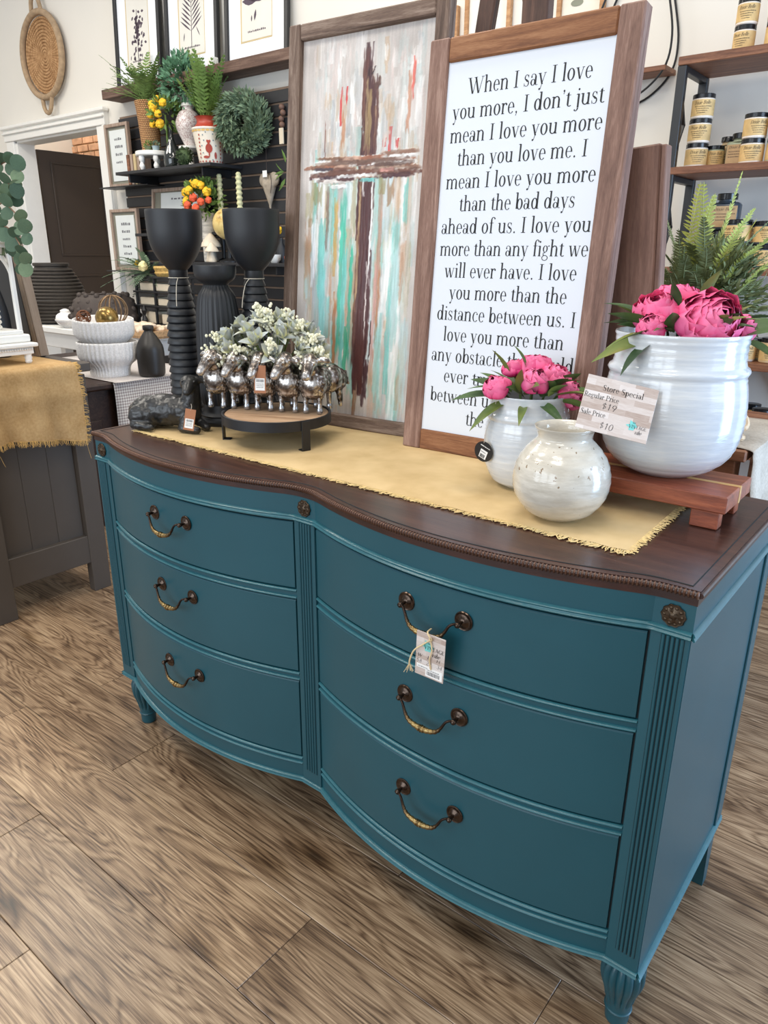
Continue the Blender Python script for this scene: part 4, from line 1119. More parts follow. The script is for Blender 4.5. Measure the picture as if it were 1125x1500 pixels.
# store-special card standing against the large pot
def plank_print(name, seed):
    t = NT(name); v = t.coords((1, 1, 1), rand=False); xs_ = t.n('ShaderNodeSeparateXYZ'); t.l(v, xs_.inputs[0])
    row = t.math('FLOOR', t.math('MULTIPLY', xs_.outputs['Z'], 100.0 if seed else 145.0))
    cmb = t.n('ShaderNodeCombineXYZ'); t.l(t.math('FLOOR', t.math('ADD', t.math('MULTIPLY', xs_.outputs['X'], 26.0), t.math('MULTIPLY', row, 3.37))), cmb.inputs[0]); t.l(row, cmb.inputs[1])
    wn = t.n('ShaderNodeTexWhiteNoise'); t.l(cmb.outputs[0], wn.inputs['Vector'])
    gr = t.noise(t.coords((6, 1, 90), rand=False), 12, 4)
    f = t.math('ADD', t.math('MULTIPLY', wn.outputs['Value'], .55), t.math('MULTIPLY', gr, .5))
    t.color(t.ramp(f, [(.15, s2l((160, 138, 126))), (.45, s2l((196, 182, 174))), (.8, s2l((222, 215, 212)))])); t.set(.35, 0, .5, .3, .1); return t.m


def shop_logo(parent, T, s, m_=None):
    star = M(); P = []
    for k in range(12):
        a = 2 * math.pi * k / 12; q = (1.0 if k % 2 == 0 else .62) * s * (1 + .2 * math.sin(k * 2.3)); P.append((-s * .35 + q * math.cos(a), s * .35 + q * math.sin(a) * 1.15, 0))
    star.add(P, [tuple(range(12))], T); ob('turquoise_splash', star, mat('turquoise_ink', (120, 205, 202), .6, var=.02), parent, smooth=False)
    T2 = T.copy(); T2.translation = T2.translation + T.to_3x3() @ Vector((0, 0, .0005))
    lt = M(); put_text(lt, 'VINTAGE', -s * .95, -s * .1, width=s * 3.3, size=s * 1.0, T=T2); put_text(lt, 'vibe', s * .3, -s * 1.1, width=s * 1.3, size=s * 1.1, T=T2, shear=.35); put_text(lt, 'my', -s * .35, s * .85, width=s * .6, size=s * .5, T=T2, shear=.3)
    ob('logo_lettering', lt, m_ink, parent, smooth=False)


cw, chh = .114, .092
sc_ = thing('price_card', 'store special price card with a whitewashed plank print leaning on the large white crock', 'card', (.5425, .1715, 1.0795), (-.50, .199, .449))
ob('card', M().box((0, 0, 0), (cw, .0012, chh), .0004), plank_print('whitewashed_plank_print', 1), sc_, smooth=False)
T = TXZ.copy(); T.translation = (0, -.0009, 0)
pm = M(); put_text(pm, 'Store Special', -.030, .024, width=.066, size=.0140, T=T)
put_text(pm, 'Regular Price', -.056, .0085, width=.056, size=.0125, T=T); put_text(pm, 'Sale Price', -.055, -.0205, width=.040, size=.0125, T=T)
put_text(pm, '$19', -.026, -.0065, width=.026, size=.0160, T=T, shear=.15); put_text(pm, '$10', -.022, -.0385, width=.024, size=.0160, T=T, shear=.15)
ob('lettering', pm, m_ink, sc_, smooth=False)
T = TXZ.copy(); T.translation = (.032, -.0009, -.025); shop_logo(sc_, T, .0085)

# black round sticker tag on the small pot
bt_ = thing('round_tag', 'round black hang tag with a white barcode sticker on the small white pot', 'tag', (.2840, .1985, ZR + .0745), (R(4), R(4), R(-2)))
bt_.scale = (1.22,) * 3
D_ = M().lathe([(.0001, -.0006), (.0165, -.0006), (.0165, .0006), (.0001, .0006)], 40, Matrix.Rotation(R(90), 4, 'X')); ob('disc', D_, mat('black_card', (22, 22, 24), .4), bt_)
ob('sticker', M().box((0, -.0010, -.004), (.013, .0004, .014), rot=(0, .3, 0)), m_paper, bt_, smooth=False)
T = TXZ.copy(); T.translation = (0, -.0014, 0); T = T @ Matrix.Rotation(-.3, 4, 'Z'); pm = M(); barcode(pm, -.004, -.010, .009, .006, 14, 3, T); scribble(pm, -.004, .004, -.001, .0015, 6, T, 2); ob('print', pm, m_ink, bt_, smooth=False)
pm = M(); scribble(pm, -.008, .009, .0085, .0018, 8, T, 5); ob('lettering', pm, m_paper, bt_, smooth=False)
ob('cord', M().tube(cat_pts([(0, -.0008, .0145), (.002, -.001, .035), (.006, .006, .055), (.010, .012, .090)], 5), .0004, 5), m_cord, bt_)

# sale tag tied to the top right drawer pull
tg = thing('sale_tag', 'plank printed sale tag tied with twine to the upper right drawer pull', 'tag', (.380, -.0985, .7265), (R(2), R(3), R(4)))
tg.scale = (1.34, 1.2, 1.20)
ob('card', M().box((0, 0, -.033), (.041, .0010, .070), .0003), plank_print('small_plank_print', 0), tg, smooth=False)
T = TXZ.copy(); T.translation = (-.0005, -.0007, -.0215); shop_logo(tg, T, .0088)
T = TXZ.copy(); T.translation = (0, -.0008, 0); pm = M()
for s_, x_, y_ in (('W', -.018, -.038), ('L', -.004, -.038), ('H', .009, -.038), ('58', -.019, -.0475), ('22', -.005, -.0475), ('34', .010, -.0475)): put_text(pm, s_, x_, y_, size=.0088 if len(s_) > 1 else .0075, T=T, shear=.2)
ob('handwriting', pm, m_ink, tg, smooth=False)
ob('sticker', M().box((-.009, -.0007, -.0525), (.018, .0004, .006)).box((.007, -.0008, -.0585), (.024, .0004, .014)), m_paper, tg, smooth=False)
pm = M(); T.translation = (0, -.0012, 0); barcode(pm, -.003, -.063, .018, .006, 20, 4, T); scribble(pm, -.003, .014, -.0555, .0014, 8, T, 3); scribble(pm, -.016, -.002, -.0535, .0014, 7, T, 4); ob('print', pm, m_greyink, tg, smooth=False)
tw = M(); tw.tube(cat_pts([(-.006, .010, .004), (-.004, -.003, .006), (.002, -.008, .002), (.000, -.003, -.005), (-.008, -.004, -.014), (-.020, -.006, -.028), (-.026, -.005, -.046), (-.0275, -.003, -.056)], 6), .0011, 6)
tw.tube(cat_pts([(.000, -.002, -.005), (.004, -.004, -.020), (.001, -.003, -.036), (.003, -.002, -.052)], 5), .0009, 6); tw.ball((.001, -.0035, -.004), .0026, 8, 5)
for k in range(14): tw.tube([(-.0275, -.003, -.054), (-.0275 + ru(-.008, .008), -.003 + ru(-.006, .002), -.056 - ru(.002, .014))], .0003, 4)
ob('twine', tw, mat('jute_twine', (214, 192, 150), .9), tg)

# ------------------------------------------------------------------ succulent bouquet in the sheep planter
t = NT('lambs_ear_leaf'); v = t.coords(rand=False); xx = t.n('ShaderNodeSeparateXYZ'); t.l(v, xx.inputs[0]); f = t.noise(t.coords(), 60, 3)
e_ = t.math('ADD', t.math('ABSOLUTE', t.math('MULTIPLY', xx.outputs['X'], 60)), t.math('MULTIPLY', f, .35))
t.color(t.ramp(e_, [(.30, s2l((196, 202, 202))), (.75, s2l((212, 214, 190))), (1.0, s2l((232, 228, 160)))])); t.set(.7, 0, .25); m_succ = t.m
SLF = [leaf_mesh('leaf', .043, .027, .45, .12, 1.0, 7), leaf_mesh('leaf', .043, .023, .5, .3, 1.0, 7), leaf_mesh('leaf', .043, .030, .4, -.05, .95, 7)]
fo = thing('succulent_bouquet', 'sage green succulent bouquet with cream berry sprays in the sheep planter', 'plant', (-.353, .258, ZD_ + .100), (0, 0, R(23)))
rr = random.Random(3); stm = M()
m_berry = mat('cream_berries', (244, 242, 214), .6, var=.08, vs=50)
dirs = []
for i in range(30):
    z_ = 1 - (i + .5) / 30 * 1.12; a = i * 2.39996; s_ = math.sqrt(max(0, 1 - z_ * z_)); dirs.append(Vector((s_ * math.cos(a) * 1.35, s_ * math.sin(a) * .62, z_)))
for i, d in enumerate(dirs):
    p = Vector((d.x * .088, d.y * .078 - .004, .020 + max(-.02, d.z) * .080)); dn = Vector((d.x, d.y, d.z + .35)).normalized()
    stm.tube([(p.x * .2, p.y * .2, -.02), p], .0015, 5)
    for k in range(9):
        a = 2 * math.pi * k / (3.0 if k < 3 else 6.0) + .5 * (k < 3) + rr.uniform(-.25, .25); tl_ = rr.uniform(.12, .35) if k < 3 else rr.uniform(.65, 1.0)
        Mx = orient(p, dn, a) @ Matrix.Rotation(tl_, 4, 'X') @ Matrix.Scale(rr.uniform(.72, 1.08), 4); put('leaf', SLF[rr.randint(0, 2)], m_succ, fo, Mx)
ob('stems', stm, m_leafg, fo)
for (x, y_, z_, dx, dz) in ((-.125, -.02, .055, -1, .6), (-.135, -.03, .015, -1, .0), (-.10, -.045, -.002, -.6, -.4), (-.02, -.01, .110, -.2, 1), (.035, -.0, .105, .5, 1), (.075, -.02, .085, .8, .8), (.105, -.03, .060, 1, .5), (.120, -.035, .022, 1, .2), (.10, -.055, .0, .5, -.5), (.03, -.07, .030, .2, .4), (.01, -.03, .105, .1, 1), (.13, -.02, .005, 1, -.1), (-.045, -.06, .02, -.4, .2)):
    m = M(); c0 = Vector((x, y_, z_ + (.022 if z_ < .04 else .006))); dd = Vector((dx, -.4, dz)).normalized()
    for k in range(60):
        q = c0 + dd * rr.uniform(-.030, .028) + Vector((rr.gauss(0, .0058), rr.gauss(0, .0058), rr.gauss(0, .0058))); m.ball(q, rr.uniform(.0030, .0046), 6, 4)
    ob('berry_spray', m, m_berry, fo, kind='stuff', label='spray of tiny cream berries')
# ------------------------------------------------------------------ left: charcoal buffet with burlap runner
bf = thing('buffet', 'charcoal brown painted buffet with a recessed end panel at the left edge', 'cabinet', (0, 0, 0))
X0, XL, Y0, Y1, BT = -1.652, -2.9, .035, .500, .926
m = M()
for y_ in (Y0 + .035, Y1 - .04): m.box((X0 - .02, y_, .44), (.040, .072, .88), .002)
ob('corner_post', M().box((X0 - .02, Y0 + .037, .44), (.040, .074, .88), .002), m_greypaint, bf, smooth=False)
ob('corner_post', M().box((X0 - .02, Y1 - .037, .44), (.040, .074, .88), .002), m_greypaint, bf, smooth=False)
ob('end_rail', M().box((X0 - .022, (Y0 + Y1) / 2, .185), (.036, .32, .115), .002), m_greypaint, bf, smooth=False)
ob('end_rail', M().box((X0 - .022, (Y0 + Y1) / 2, .835), (.036, .32, .09), .002), m_greypaint, bf, smooth=False)
for i in range(3): ob('end_plank', M().box((X0 - .034, Y0 + .074 + .053 + i * .1057, .52), (.012, .1052, .56), .0015), m_greypaint, bf, smooth=False)
ob('case', M().box(((X0 - .05 + XL) / 2, (Y0 + Y1) / 2, .51), (X0 - .05 - XL, Y1 - Y0 - .006, .76), .002), m_greypaint, bf, smooth=False)
ob('top', M().box(((X0 + .016 + XL) / 2, (Y0 + Y1) / 2, BT - .017), (X0 + .032 - XL, Y1 - Y0 + .03, .034), .004), m_greypaint, bf, smooth=False)
for y_ in (Y0 + .037, Y1 - .037): ob('corner_post', M().box((XL + .03, y_, .44), (.06, .074, .88), .002), m_greypaint, bf, smooth=False)

t = NT('burlap'); v = t.coords(rand=False); wv = [t.n('ShaderNodeTexWave', wave_type='BANDS', bands_direction=d) for d in 'YZ']
for w_ in wv: w_.inputs['Scale'].default_value = 170; w_.inputs['Distortion'].default_value = 1.5; w_.inputs['Detail Scale'].default_value = 3; t.l(v, w_.inputs['Vector'])
wh = t.math('MAXIMUM', wv[0].outputs['Fac'], wv[1].outputs['Fac']); nz = t.noise(v, 14, 3); n3 = t.noise(v, 120, 2)
t.color(t.ramp(t.math('ADD', t.math('ADD', t.math('MULTIPLY', wh, .25), t.math('MULTIPLY', nz, .4)), t.math('MULTIPLY', n3, .35)), [(.25, s2l((146, 112, 70))), (.5, s2l((188, 152, 104))), (.8, s2l((212, 180, 134)))])); t.set(.95, 0, .1); t.bump(wh, .5, .001); m_burlap = t.m
br = thing('burlap_runner', 'golden burlap runner with frayed hem hanging over the end of the charcoal buffet', 'runner', (0, 0, 0))
m = M(); path = [(-2.6, BT + .002), (-2.2, BT + .0022), (-1.8, BT + .002), (-1.66, BT + .0025), (-1.632, BT + .0015), (-1.618, BT - .014), (-1.616, BT - .06), (-1.612, .82), (-1.618, .76), (-1.613, .70), (-1.612, .655)]
P = cat_pts([(x, 0, z) for x, z in path], 4); ny = 24; vs = []; ya, yb = .085, .452
for i, p in enumerate(P):
    dn = max(0, BT - p.z)
    for j in range(ny + 1):
        y_ = ya + (yb - ya) * j / ny
        vs.append((p.x + dn * .05 * math.sin(j * .55 + 1) + dn * .03 * math.sin(j * 1.1 + p.z * 16), y_ + dn * .02 * math.sin(p.z * 9), p.z + (.0004 if dn == 0 else -.022 * dn / .27 * math.cos(j / ny * 3.1 + 2.5))))
n1 = ny + 1; fs = [(i * n1 + j, i * n1 + j + 1, (i + 1) * n1 + j + 1, (i + 1) * n1 + j) for i in range(len(P) - 1) for j in range(ny)]
m.add(vs, fs); hem = [Vector(q) for q in vs[-n1:]]; sideY = [Vector(vs[i * n1 + ny]) for i in range(len(P))]
m.add([(a - .0015, b, c_ - (.0012 if c_ > .91 else 0)) for a, b, c_ in vs], [f[::-1] for f in fs]); ob('cloth', m, m_burlap, br)
m = M(); m_fr2 = mat('burlap_fringe', (206, 168, 104), .95, var=.2, vs=200)
for i in range(190):
    t_ = rnd() * (len(hem) - 1); k = min(int(t_), len(hem) - 2); p = hem[k].lerp(hem[k + 1], t_ - k); L = ru(.010, .022)
    m.tube([p + Vector((.0005, 0, .003)), p + Vector((ru(0, .003), ru(-.003, .003), -L * .5)), p + Vector((ru(0, .004), ru(-.006, .006), -L))], [.0010, .0009, .0006], 4)
for i in range(150):
    t_ = rnd() * (len(sideY) - 12) + 11; k = min(int(t_), len(sideY) - 2); p = sideY[k].lerp(sideY[k + 1], t_ - k); L = ru(.008, .018)
    m.tube([p + Vector((.0005, -.003, 0)), p + Vector((ru(0, .004), L * .5, ru(-.004, .001))), p + Vector((ru(0, .005), L, ru(-.010, .001)))], [.0010, .0009, .0006], 4)
for y_, L in ((.125, .04), (.448, .075)): m.tube([(-1.612, y_, .64), (-1.609, y_ + .006, .64 - L * .6), (-1.61, y_ + .012, .64 - L)], .0006, 4)
ob('fringe', m, m_fr2, br, kind='stuff', label='frayed burlap threads')

# white beaded riser and arched lantern on the buffet
LX, LY, TH_ = -1.835, .262, R(4)
wr = thing('beaded_riser', 'white wooden riser with beaded apron under the arched lantern', 'riser', (LX - .03, LY, BT + .0035), (0, 0, TH_))
ob('top', M().box((0, 0, .066), (.30, .205, .014), .003), m_white, wr, smooth=False)
ob('apron', M().box((0, 0, .046), (.27, .180, .026), .002), m_white, wr, smooth=False)
for sx in (-1, 1):
    for sy in (-1, 1): ob('foot', M().lathe([(.010, 0), (.013, .006), (.011, .012), (.014, .020), (.012, .026), (.014, .034)], 14), m_white, wr, (sx * .118, sy * .074, 0))
m = M()
for i in range(19):
    m.ball((.1365, -.083 + i * .0092, .051), .0048, 8, 5)
for i in range(29): m.ball((-.129 + i * .0092, -.0915, .051), .0048, 8, 5)
ob('beading', m, m_white, wr, kind='stuff', label='white beads along the apron')

ln_ = thing('lantern', 'white wooden lantern with pointed arch sides and a tiered finial base', 'lantern', (LX - .035, LY, BT + .0035 + .0735), (0, 0, TH_)); ln_.scale = (1.08, 1.08, 1.16)
hw_, hd_ = .085, .070
ob('base', M().box((0, 0, .012), (2 * hw_ + .05, 2 * hd_ + .04, .024), .004).box((0, 0, .030), (2 * hw_ + .02, 2 * hd_ + .014, .014), .003), m_white, ln_, smooth=False)
for sx in (-1, 1):
    for sy in (-1, 1): ob('post', M().box((sx * hw_, sy * hd_, .165), (.014, .014, .26), .002), m_white, ln_, smooth=False)
def arch(m, T, hw, z0, z1, th):
    for s in (-1, 1):
        pp = [(s * hw, 0, z0), (s * hw * .93, 0, z0 + (z1 - z0) * .45), (s * hw * .6, 0, z0 + (z1 - z0) * .8), (0, 0, z1)]
        m.tube(cat_pts(pp, 5), th, 6, T)
    for s in (-1, 1): m.tube([(s * hw * .52, 0, z0 + (z1 - z0) * .82), (s * hw * .52, 0, z1 + .012)], th * .8, 6, T)
for a, hw, hd in ((0, hw_, hd_), (90, hd_, hw_), (180, hw_, hd_), (270, hd_, hw_)):
    T = Matrix.Rotation(R(a), 4, 'Z') @ Matrix.Translation((0, -hd, 0)); m = M(); arch(m, T, hw, .16, .275, .0055)
    m.box((0, 0, .288), (2 * hw, .012, .014), .002, T); ob('arch_panel', m, m_white, ln_)
    m = M(); m.tube(cat_pts([(-hw, 0, .30), (-hw * .8, 0, .335), (-hw * .35, 0, .358), (0, 0, .364), (hw * .35, 0, .358), (hw * .8, 0, .335), (hw, 0, .30)], 4), .0055, 6, T); m.tube([(0, 0, .30), (0, 0, .36)], .004, 6, T); ob('roof_arch', m, m_white, ln_)
ob('shelf_rim', M().box((0, 0, .297), (2 * hw_ + .03, 2 * hd_ + .03, .008), .003), m_white, ln_, smooth=False)
cw_ = thing('textured_pot', 'small white scalloped pot with yellow green sprigs inside the lantern', 'pot', (LX - .035, LY, BT + .0035 + .111))
pf = []
for i in range(7): pf += [(.048, .002 + i * .019), (.055, .010 + i * .019), (.054, .017 + i * .019)]
ob('body', M().lathe([(.044, 0)] + pf + [(.045, .132), (0, .128)], 40, mod=lambda a, i, z: 1 + .03 * math.sin(12 * a + i)), mat('white_stoneware', (228, 224, 214), .6), cw_)
m = M(); rr = random.Random(8)
for k in range(90):
    a = rr.uniform(0, 6.28); e = rr.uniform(.2, 1.4); d = Vector((math.cos(a) * math.cos(e), math.sin(a) * math.cos(e), math.sin(e))); p = d * rr.uniform(.015, .05) + Vector((0, 0, .135))
    lf = leaf_mesh('x', .022, .012, .3, .2, .7, 3) if k == 0 else lf
    m.add([v_.co for v_ in lf.vertices], [tuple(f.vertices) for f in lf.polygons], orient(p, d, rr.uniform(0, 3)))
ob('sprigs', m, mat('yellow_green', (168, 160, 58), .7, var=.4, vs=80), cw_, kind='stuff')

# taupe framed board leaning behind the lantern
lf_ = thing('leaning_frame', 'taupe and black edged frame leaning at the back of the charcoal buffet', 'frame', (-1.905, .470, BT), (R(0), R(-11), R(0)))
ob('stile', M().box((0, 0, .24), (.030, .030, .48), .002), m_taupe, lf_, smooth=False)
ob('stile', M().box((-.44, 0, .24), (.030, .030, .48), .002), m_taupe, lf_, smooth=False)
for z in (.015, .465): ob('rail', M().box((-.22, 0, z), (.41, .029, .030), .002), m_taupe, lf_, smooth=False)
ob('panel', M().box((-.22, .002, .24), (.42, .008, .43)), m_black, lf_, smooth=False)
ob('side_edge', M().box((.020, .004, .24), (.008, .034, .478), .001), m_taupe, lf_, smooth=False)
ob('black_inner_edge', M().box((-.024, -.004, .24), (.020, .026, .44), .001), m_black, lf_, smooth=False)

# eucalyptus spray in a tall vase just past the edge
t = NT('eucalyptus_leaf'); oi = t.n('ShaderNodeObjectInfo'); f = t.noise(t.coords(), 30, 3)
t.color(t.ramp(t.math('ADD', t.math('MULTIPLY', f, .5), t.math('MULTIPLY', oi.outputs['Random'], .5)), [(.2, s2l((62, 84, 68))), (.5, s2l((88, 112, 88))), (.8, s2l((128, 146, 112)))])); t.set(.6, 0, .3); m_euc = t.m
def round_leaf():
    vs = [(0, 0, 0)]; n = 14
    for k in range(n + 1):
        a = R(-165 + 330 * k / n); r = .5 * (1 + .04 * math.cos(2 * a)); vs.append((r * math.sin(a), -.10 * r * abs(math.sin(a)) * 1.4 + .02 * math.sin(3 * a), .5 + r * math.cos(a)))
    vs.append((0, -.04, .5)); C_ = len(vs) - 1; fs = [(C_, k, k + 1) for k in range(1, n + 1)] + [(C_, 0, 1), (C_, n + 1, 0)]
    m = M(); m.add(vs, fs); me = m.mesh('leaf', True, 180); return me
RL = round_leaf(); eu = thing('eucalyptus_spray', 'silver dollar eucalyptus spray drooping above the lantern', 'plant', (-1.80, .34, 1.33)); rr = random.Random(12)
stems = [[(-.06, 0, .0), (-.06, 0, .14), (.02, 0, .24), (.13, .0, .27), (.20, 0, .235)], [(-.06, 0, 0), (-.03, 0, .12), (.06, .0, .20), (.14, 0, .19), (.18, 0, .155)], [(-.06, 0, 0), (0, -.02, .10), (.10, -.03, .14), (.19, -.03, .10), (.25, -.03, .045)], [(-.06, 0, 0), (.02, -.02, .06), (.12, -.03, .06), (.21, -.04, -.005), (.24, -.04, -.05)], [(-.06, 0, 0), (-.08, 0, .18), (-.02, 0, .34), (.05, 0, .38)], [(-.06, 0, 0), (.0, .02, .02), (.09, .02, -.01), (.15, .0, -.06)], [(-.19, .02, -.16), (-.15, .01, -.05), (-.06, 0, 0)]]
m = M()
for s_ in stems: m.tube(cat_pts(s_, 5), .0022, 6)
ob('stem', m, mat('eucalyptus_stem', (120, 92, 70), .7), eu)
for si, s_ in enumerate(stems[:-1]):
    P = cat_pts(s_, 6); 
    for k in list(range(5, len(P) - 2, 5)) + [len(P) - 1]:
        for sgn in (-1, 1):
            d = Vector((.3 * sgn + rr.uniform(-.3, .3), -.35 + rr.uniform(-.3, .1), sgn * .8 + rr.uniform(-.5, .5)))
            sc = rr.uniform(.048, .066) * (1 - .25 * k / len(P))
            q = d.normalized().to_track_quat('Z', 'Y').to_matrix().to_4x4()
            face = Matrix.Rotation(rr.uniform(-.6, .6), 4, 'Z')
            # turn the blade toward the shop floor
            x_ax = Vector((.62, .78, 0)).normalized(); z_ax = d.normalized(); x_ax = (x_ax - z_ax * x_ax.dot(z_ax)).normalized(); y_ax = z_ax.cross(x_ax)
            Mx = Matrix(((x_ax.x, y_ax.x, z_ax.x, 0), (x_ax.y, y_ax.y, z_ax.y, 0), (x_ax.z, y_ax.z, z_ax.z, 0), (0, 0, 0, 1)))
            put('leaf', RL, m_euc, eu, Matrix.Translation(P[k]) @ Mx @ face @ Matrix.Scale(sc, 4))
tv = thing('tall_vase', 'tall dark vase holding the eucalyptus beside the lantern', 'vase', (-1.990, .360, BT + .0035))
ob('body', M().lathe(smooth_prof([(.03, 0), (.045, .06), (.045, .16), (.026, .26), (.022, .33), (.028, .36)], 4), 32), m_matte, tv)

# ------------------------------------------------------------------ dark table with gingham runner
m_darkwood = wood('dark_table_wood', [(36, 24, 20), (52, 36, 30), (70, 50, 42)], 'X', .45)
TZ = .72
dt_ = thing('dark_table', 'dark brown wooden table behind the charcoal buffet', 'table', (0, 0, 0))
ob('tabletop', M().box((-2.9, 1.20, TZ - .016), (1.24, .74, .032), .008), m_darkwood, dt_, smooth=False)
ob('apron', M().box((-2.9, 1.20, TZ - .20), (1.16, .66, .33), .004), m_darkwood, dt_, smooth=False)
for x in (-3.45, -2.35):
    for y_ in (.90, 1.50): ob('leg', M().box((x, y_, .27), (.07, .07, .54), .004), m_darkwood, dt_, smooth=False)
t = NT('gingham'); v = t.coords(rand=False, attr='UV'); sx = t.n('ShaderNodeSeparateXYZ'); t.l(v, sx.inputs[0])
fa_ = t.math('GREATER_THAN', t.math('FRACT', t.math('MULTIPLY', sx.outputs['X'], 72.0)), .5); fb_ = t.math('GREATER_THAN', t.math('FRACT', t.math('MULTIPLY', sx.outputs['Y'], 72.0)), .5)
t.color(t.ramp(t.math('MULTIPLY', t.math('ADD', fa_, fb_), .5), [(.0, s2l((240, 237, 232))), (.5, s2l((206, 198, 194))), (1, s2l((158, 146, 144)))])); t.b.inputs['Roughness'].default_value = .9; m_ging = t.m
for e in m_ging.node_tree.nodes:
    if e.type == 'VALTORGB': e.color_ramp.interpolation = 'LINEAR'
gr_ = M(); path = [(-3.3, TZ + .003), (-2.32, TZ + .003), (-2.272, TZ - .002), (-2.262, TZ - .05), (-2.262, .44)]; P = cat_pts([(x, 0, z) for x, z in path], 5); ny = 10; vs = []; dist = [0]
for a, b in zip(P, P[1:]): dist.append(dist[-1] + (b - a).length)
for i, p in enumerate(P):
    for j in range(ny + 1): vs.append((p.x + (.006 * math.sin(j * 1.4) if p.z < .66 else 0), .985 + .56 * j / ny, p.z))
fs = [(i * (ny + 1) + j, i * (ny + 1) + j + 1, (i + 1) * (ny + 1) + j + 1, (i + 1) * (ny + 1) + j) for i in range(len(P) - 1) for j in range(ny)]
gr_.add(vs, fs); gme = gr_.mesh('gingham_runner'); uvl = gme.uv_layers.new(name='UVMap')
for lp2 in gme.loops:
    i, j = divmod(lp2.vertex_index, ny + 1); uvl.data[lp2.index].uv = (dist[i], .62 * j / ny)
o = ob('gingham_runner', gme, m_ging, label='grey and white gingham runner draped over the dark table end', cat='runner')
sm = o.modifiers.new('thick', 'SOLIDIFY'); sm.thickness = .0015

m_bowl = mat('speckled_white_ceramic', (240, 237, 234), .6, var=.14, vs=160)
def ribbed_bowl(label, loc, sc, rot=(0, 0, 0)):
    th = thing('ribbed_bowl', label, 'bowl', loc, rot, 'white ribbed bowls stacked on the gingham table')
    pr_ = smooth_prof([(.094, 0), (.096, .01), (.098, .035), (.108, .055), (.134, .078), (.146, .105), (.146, .168)], 5) + [(.143, .171), (.139, .168), (.136, .12), (.10, .07), (0, .06)]
    ob('body', M().lathe([(r * sc, z * sc) for r, z in pr_], 144, mod=lambda a, i, z: 1 + (.024 * math.cos(40 * a) if i < 31 else 0)), m_bowl, th, ang=70); return th
ribbed_bowl('lower of the two stacked white ribbed footed bowls', (-2.475, 1.105, TZ + .005), 1.0)
ribbed_bowl('upper white ribbed bowl holding decorative balls, tilted on the lower bowl', (-2.495, 1.108, TZ + .118), .985, (R(2), R(3), 0))
m_twig = mat('brown_vine', (120, 76, 50), .8, var=.3, vs=60)
m_metal = mat('aged_gold_bands', (138, 112, 84), .45, metal=.6, var=.25, vs=60)
ob_ = thing('orb_ball', 'open ball of aged metal bands in the upper ribbed bowl', 'ornament', (-2.470, 1.155, TZ + .325))
for k in range(4):
    a = math.pi * k / 4; c_ = [Vector((.070 * math.cos(t2) * math.cos(a), .070 * math.cos(t2) * math.sin(a), .070 * math.sin(t2))) for t2 in [2 * math.pi * q / 28 for q in range(28)]]
    ob('band', M().tube(c_, .0038, 6, closed=True), m_metal, ob_)
gb = thing('gold_ball', 'mottled gold glass ball in the upper ribbed bowl', 'ornament', (-2.420, 1.085, TZ + .292)); ob('ball', M().ball((0, 0, 0), .055, 28, 16), mat('mottled_gold', (146, 118, 66), .25, metal=.7, var=.5, vs=40), gb)
tb = thing('vine_ball', 'small woven brown vine ball in the upper ribbed bowl', 'ornament', (-2.565, 1.045, TZ + .290)); m = M(); rr = random.Random(2)
for k in range(14):
    ax = Vector((rr.gauss(0, 1), rr.gauss(0, 1), rr.gauss(0, 1))).normalized(); q = ax.to_track_quat('Z', 'Y').to_matrix()
    m.tube([q @ Vector((.034 * math.cos(t2), .034 * math.sin(t2), 0)) for t2 in [2 * math.pi * s_ / 18 for s_ in range(18)]], .0022, 5, closed=True)
ob('vines', m, m_twig, tb, kind='stuff')
bb = thing('bottle_vase', 'squat matte black bottle vase right of the white ribbed bowls', 'vase', (-2.290, 1.225, TZ + .005))
ob('body', M().lathe(smooth_prof([(.052, 0), (.064, .01), (.067, .05), (.068, .12), (.062, .155), (.040, .195), (.024, .218), (.021, .226)], 4) + [(.025, .228), (.027, .236), (.027, .246), (.024, .250), (.018, .246)], 48), mat('satin_black_ceramic', (44, 41, 38), .42, var=.12, vs=12), bb, ang=50)

# white display table further back and what stands on it
wt = thing('display_table', 'white display table in front of the doorway crowded with ceramics', 'table', (0, 0, 0)); WZ = .842
ob('tabletop', M().box((-3.95, 1.90, WZ - .02), (1.9, .62, .04), .006), m_white, wt, smooth=False)
ob('apron', M().box((-3.95, 1.90, WZ - .09), (1.8, .54, .10), .004), m_white, wt, smooth=False)
for x in (-4.8, -3.1):
    for y_ in (1.66, 2.14): ob('leg', M().box((x, y_, .38), (.07, .07, .76), .004), m_white, wt, smooth=False)
rb = thing('ringed_urn', 'tall dark brown ringed urn standing in front of the doorway', 'vase', (-4.235, 1.80, WZ))
m_urn = mat('dark_ringed_clay', (58, 52, 46), .55, var=.15, vs=30)
pf = [(.11, 0)]; 
for i in range(16):
    z = .012 + i * .0225; r = .125 + .085 * math.sin(math.pi * min(1, (i + 3) / 19.0) ** .9) ** .8 * (1 if i < 9 else 1 - ((i - 9) / 7.0) ** 2 * .38)
    pf += [(r - .006, z), (r, z + .005), (r + .001, z + .014), (r - .007, z + .020)]
pf += [(.112, .374), (.108, .384), (.118, .388), (.120, .404), (.113, .408), (.10, .40)]
ob('body', M().lathe(pf, 48), m_urn, rb, ang=50)
bo = thing('bobble_pot', 'wide dark pot covered in round knobs behind the white bowls', 'pot', (-3.38, 1.66, WZ))
ob('body', M().lathe(smooth_prof([(.12, 0), (.19, .05), (.205, .11), (.18, .19), (.145, .225)], 4) + [(.14, .232), (.13, .225), (.16, .18), (0, .1)], 48), mat('dark_brown_clay', (66, 56, 50), .7, var=.25, vs=20), bo)
kb = M().ball((0, 0, 0), .0175, 10, 6).mesh('knob')
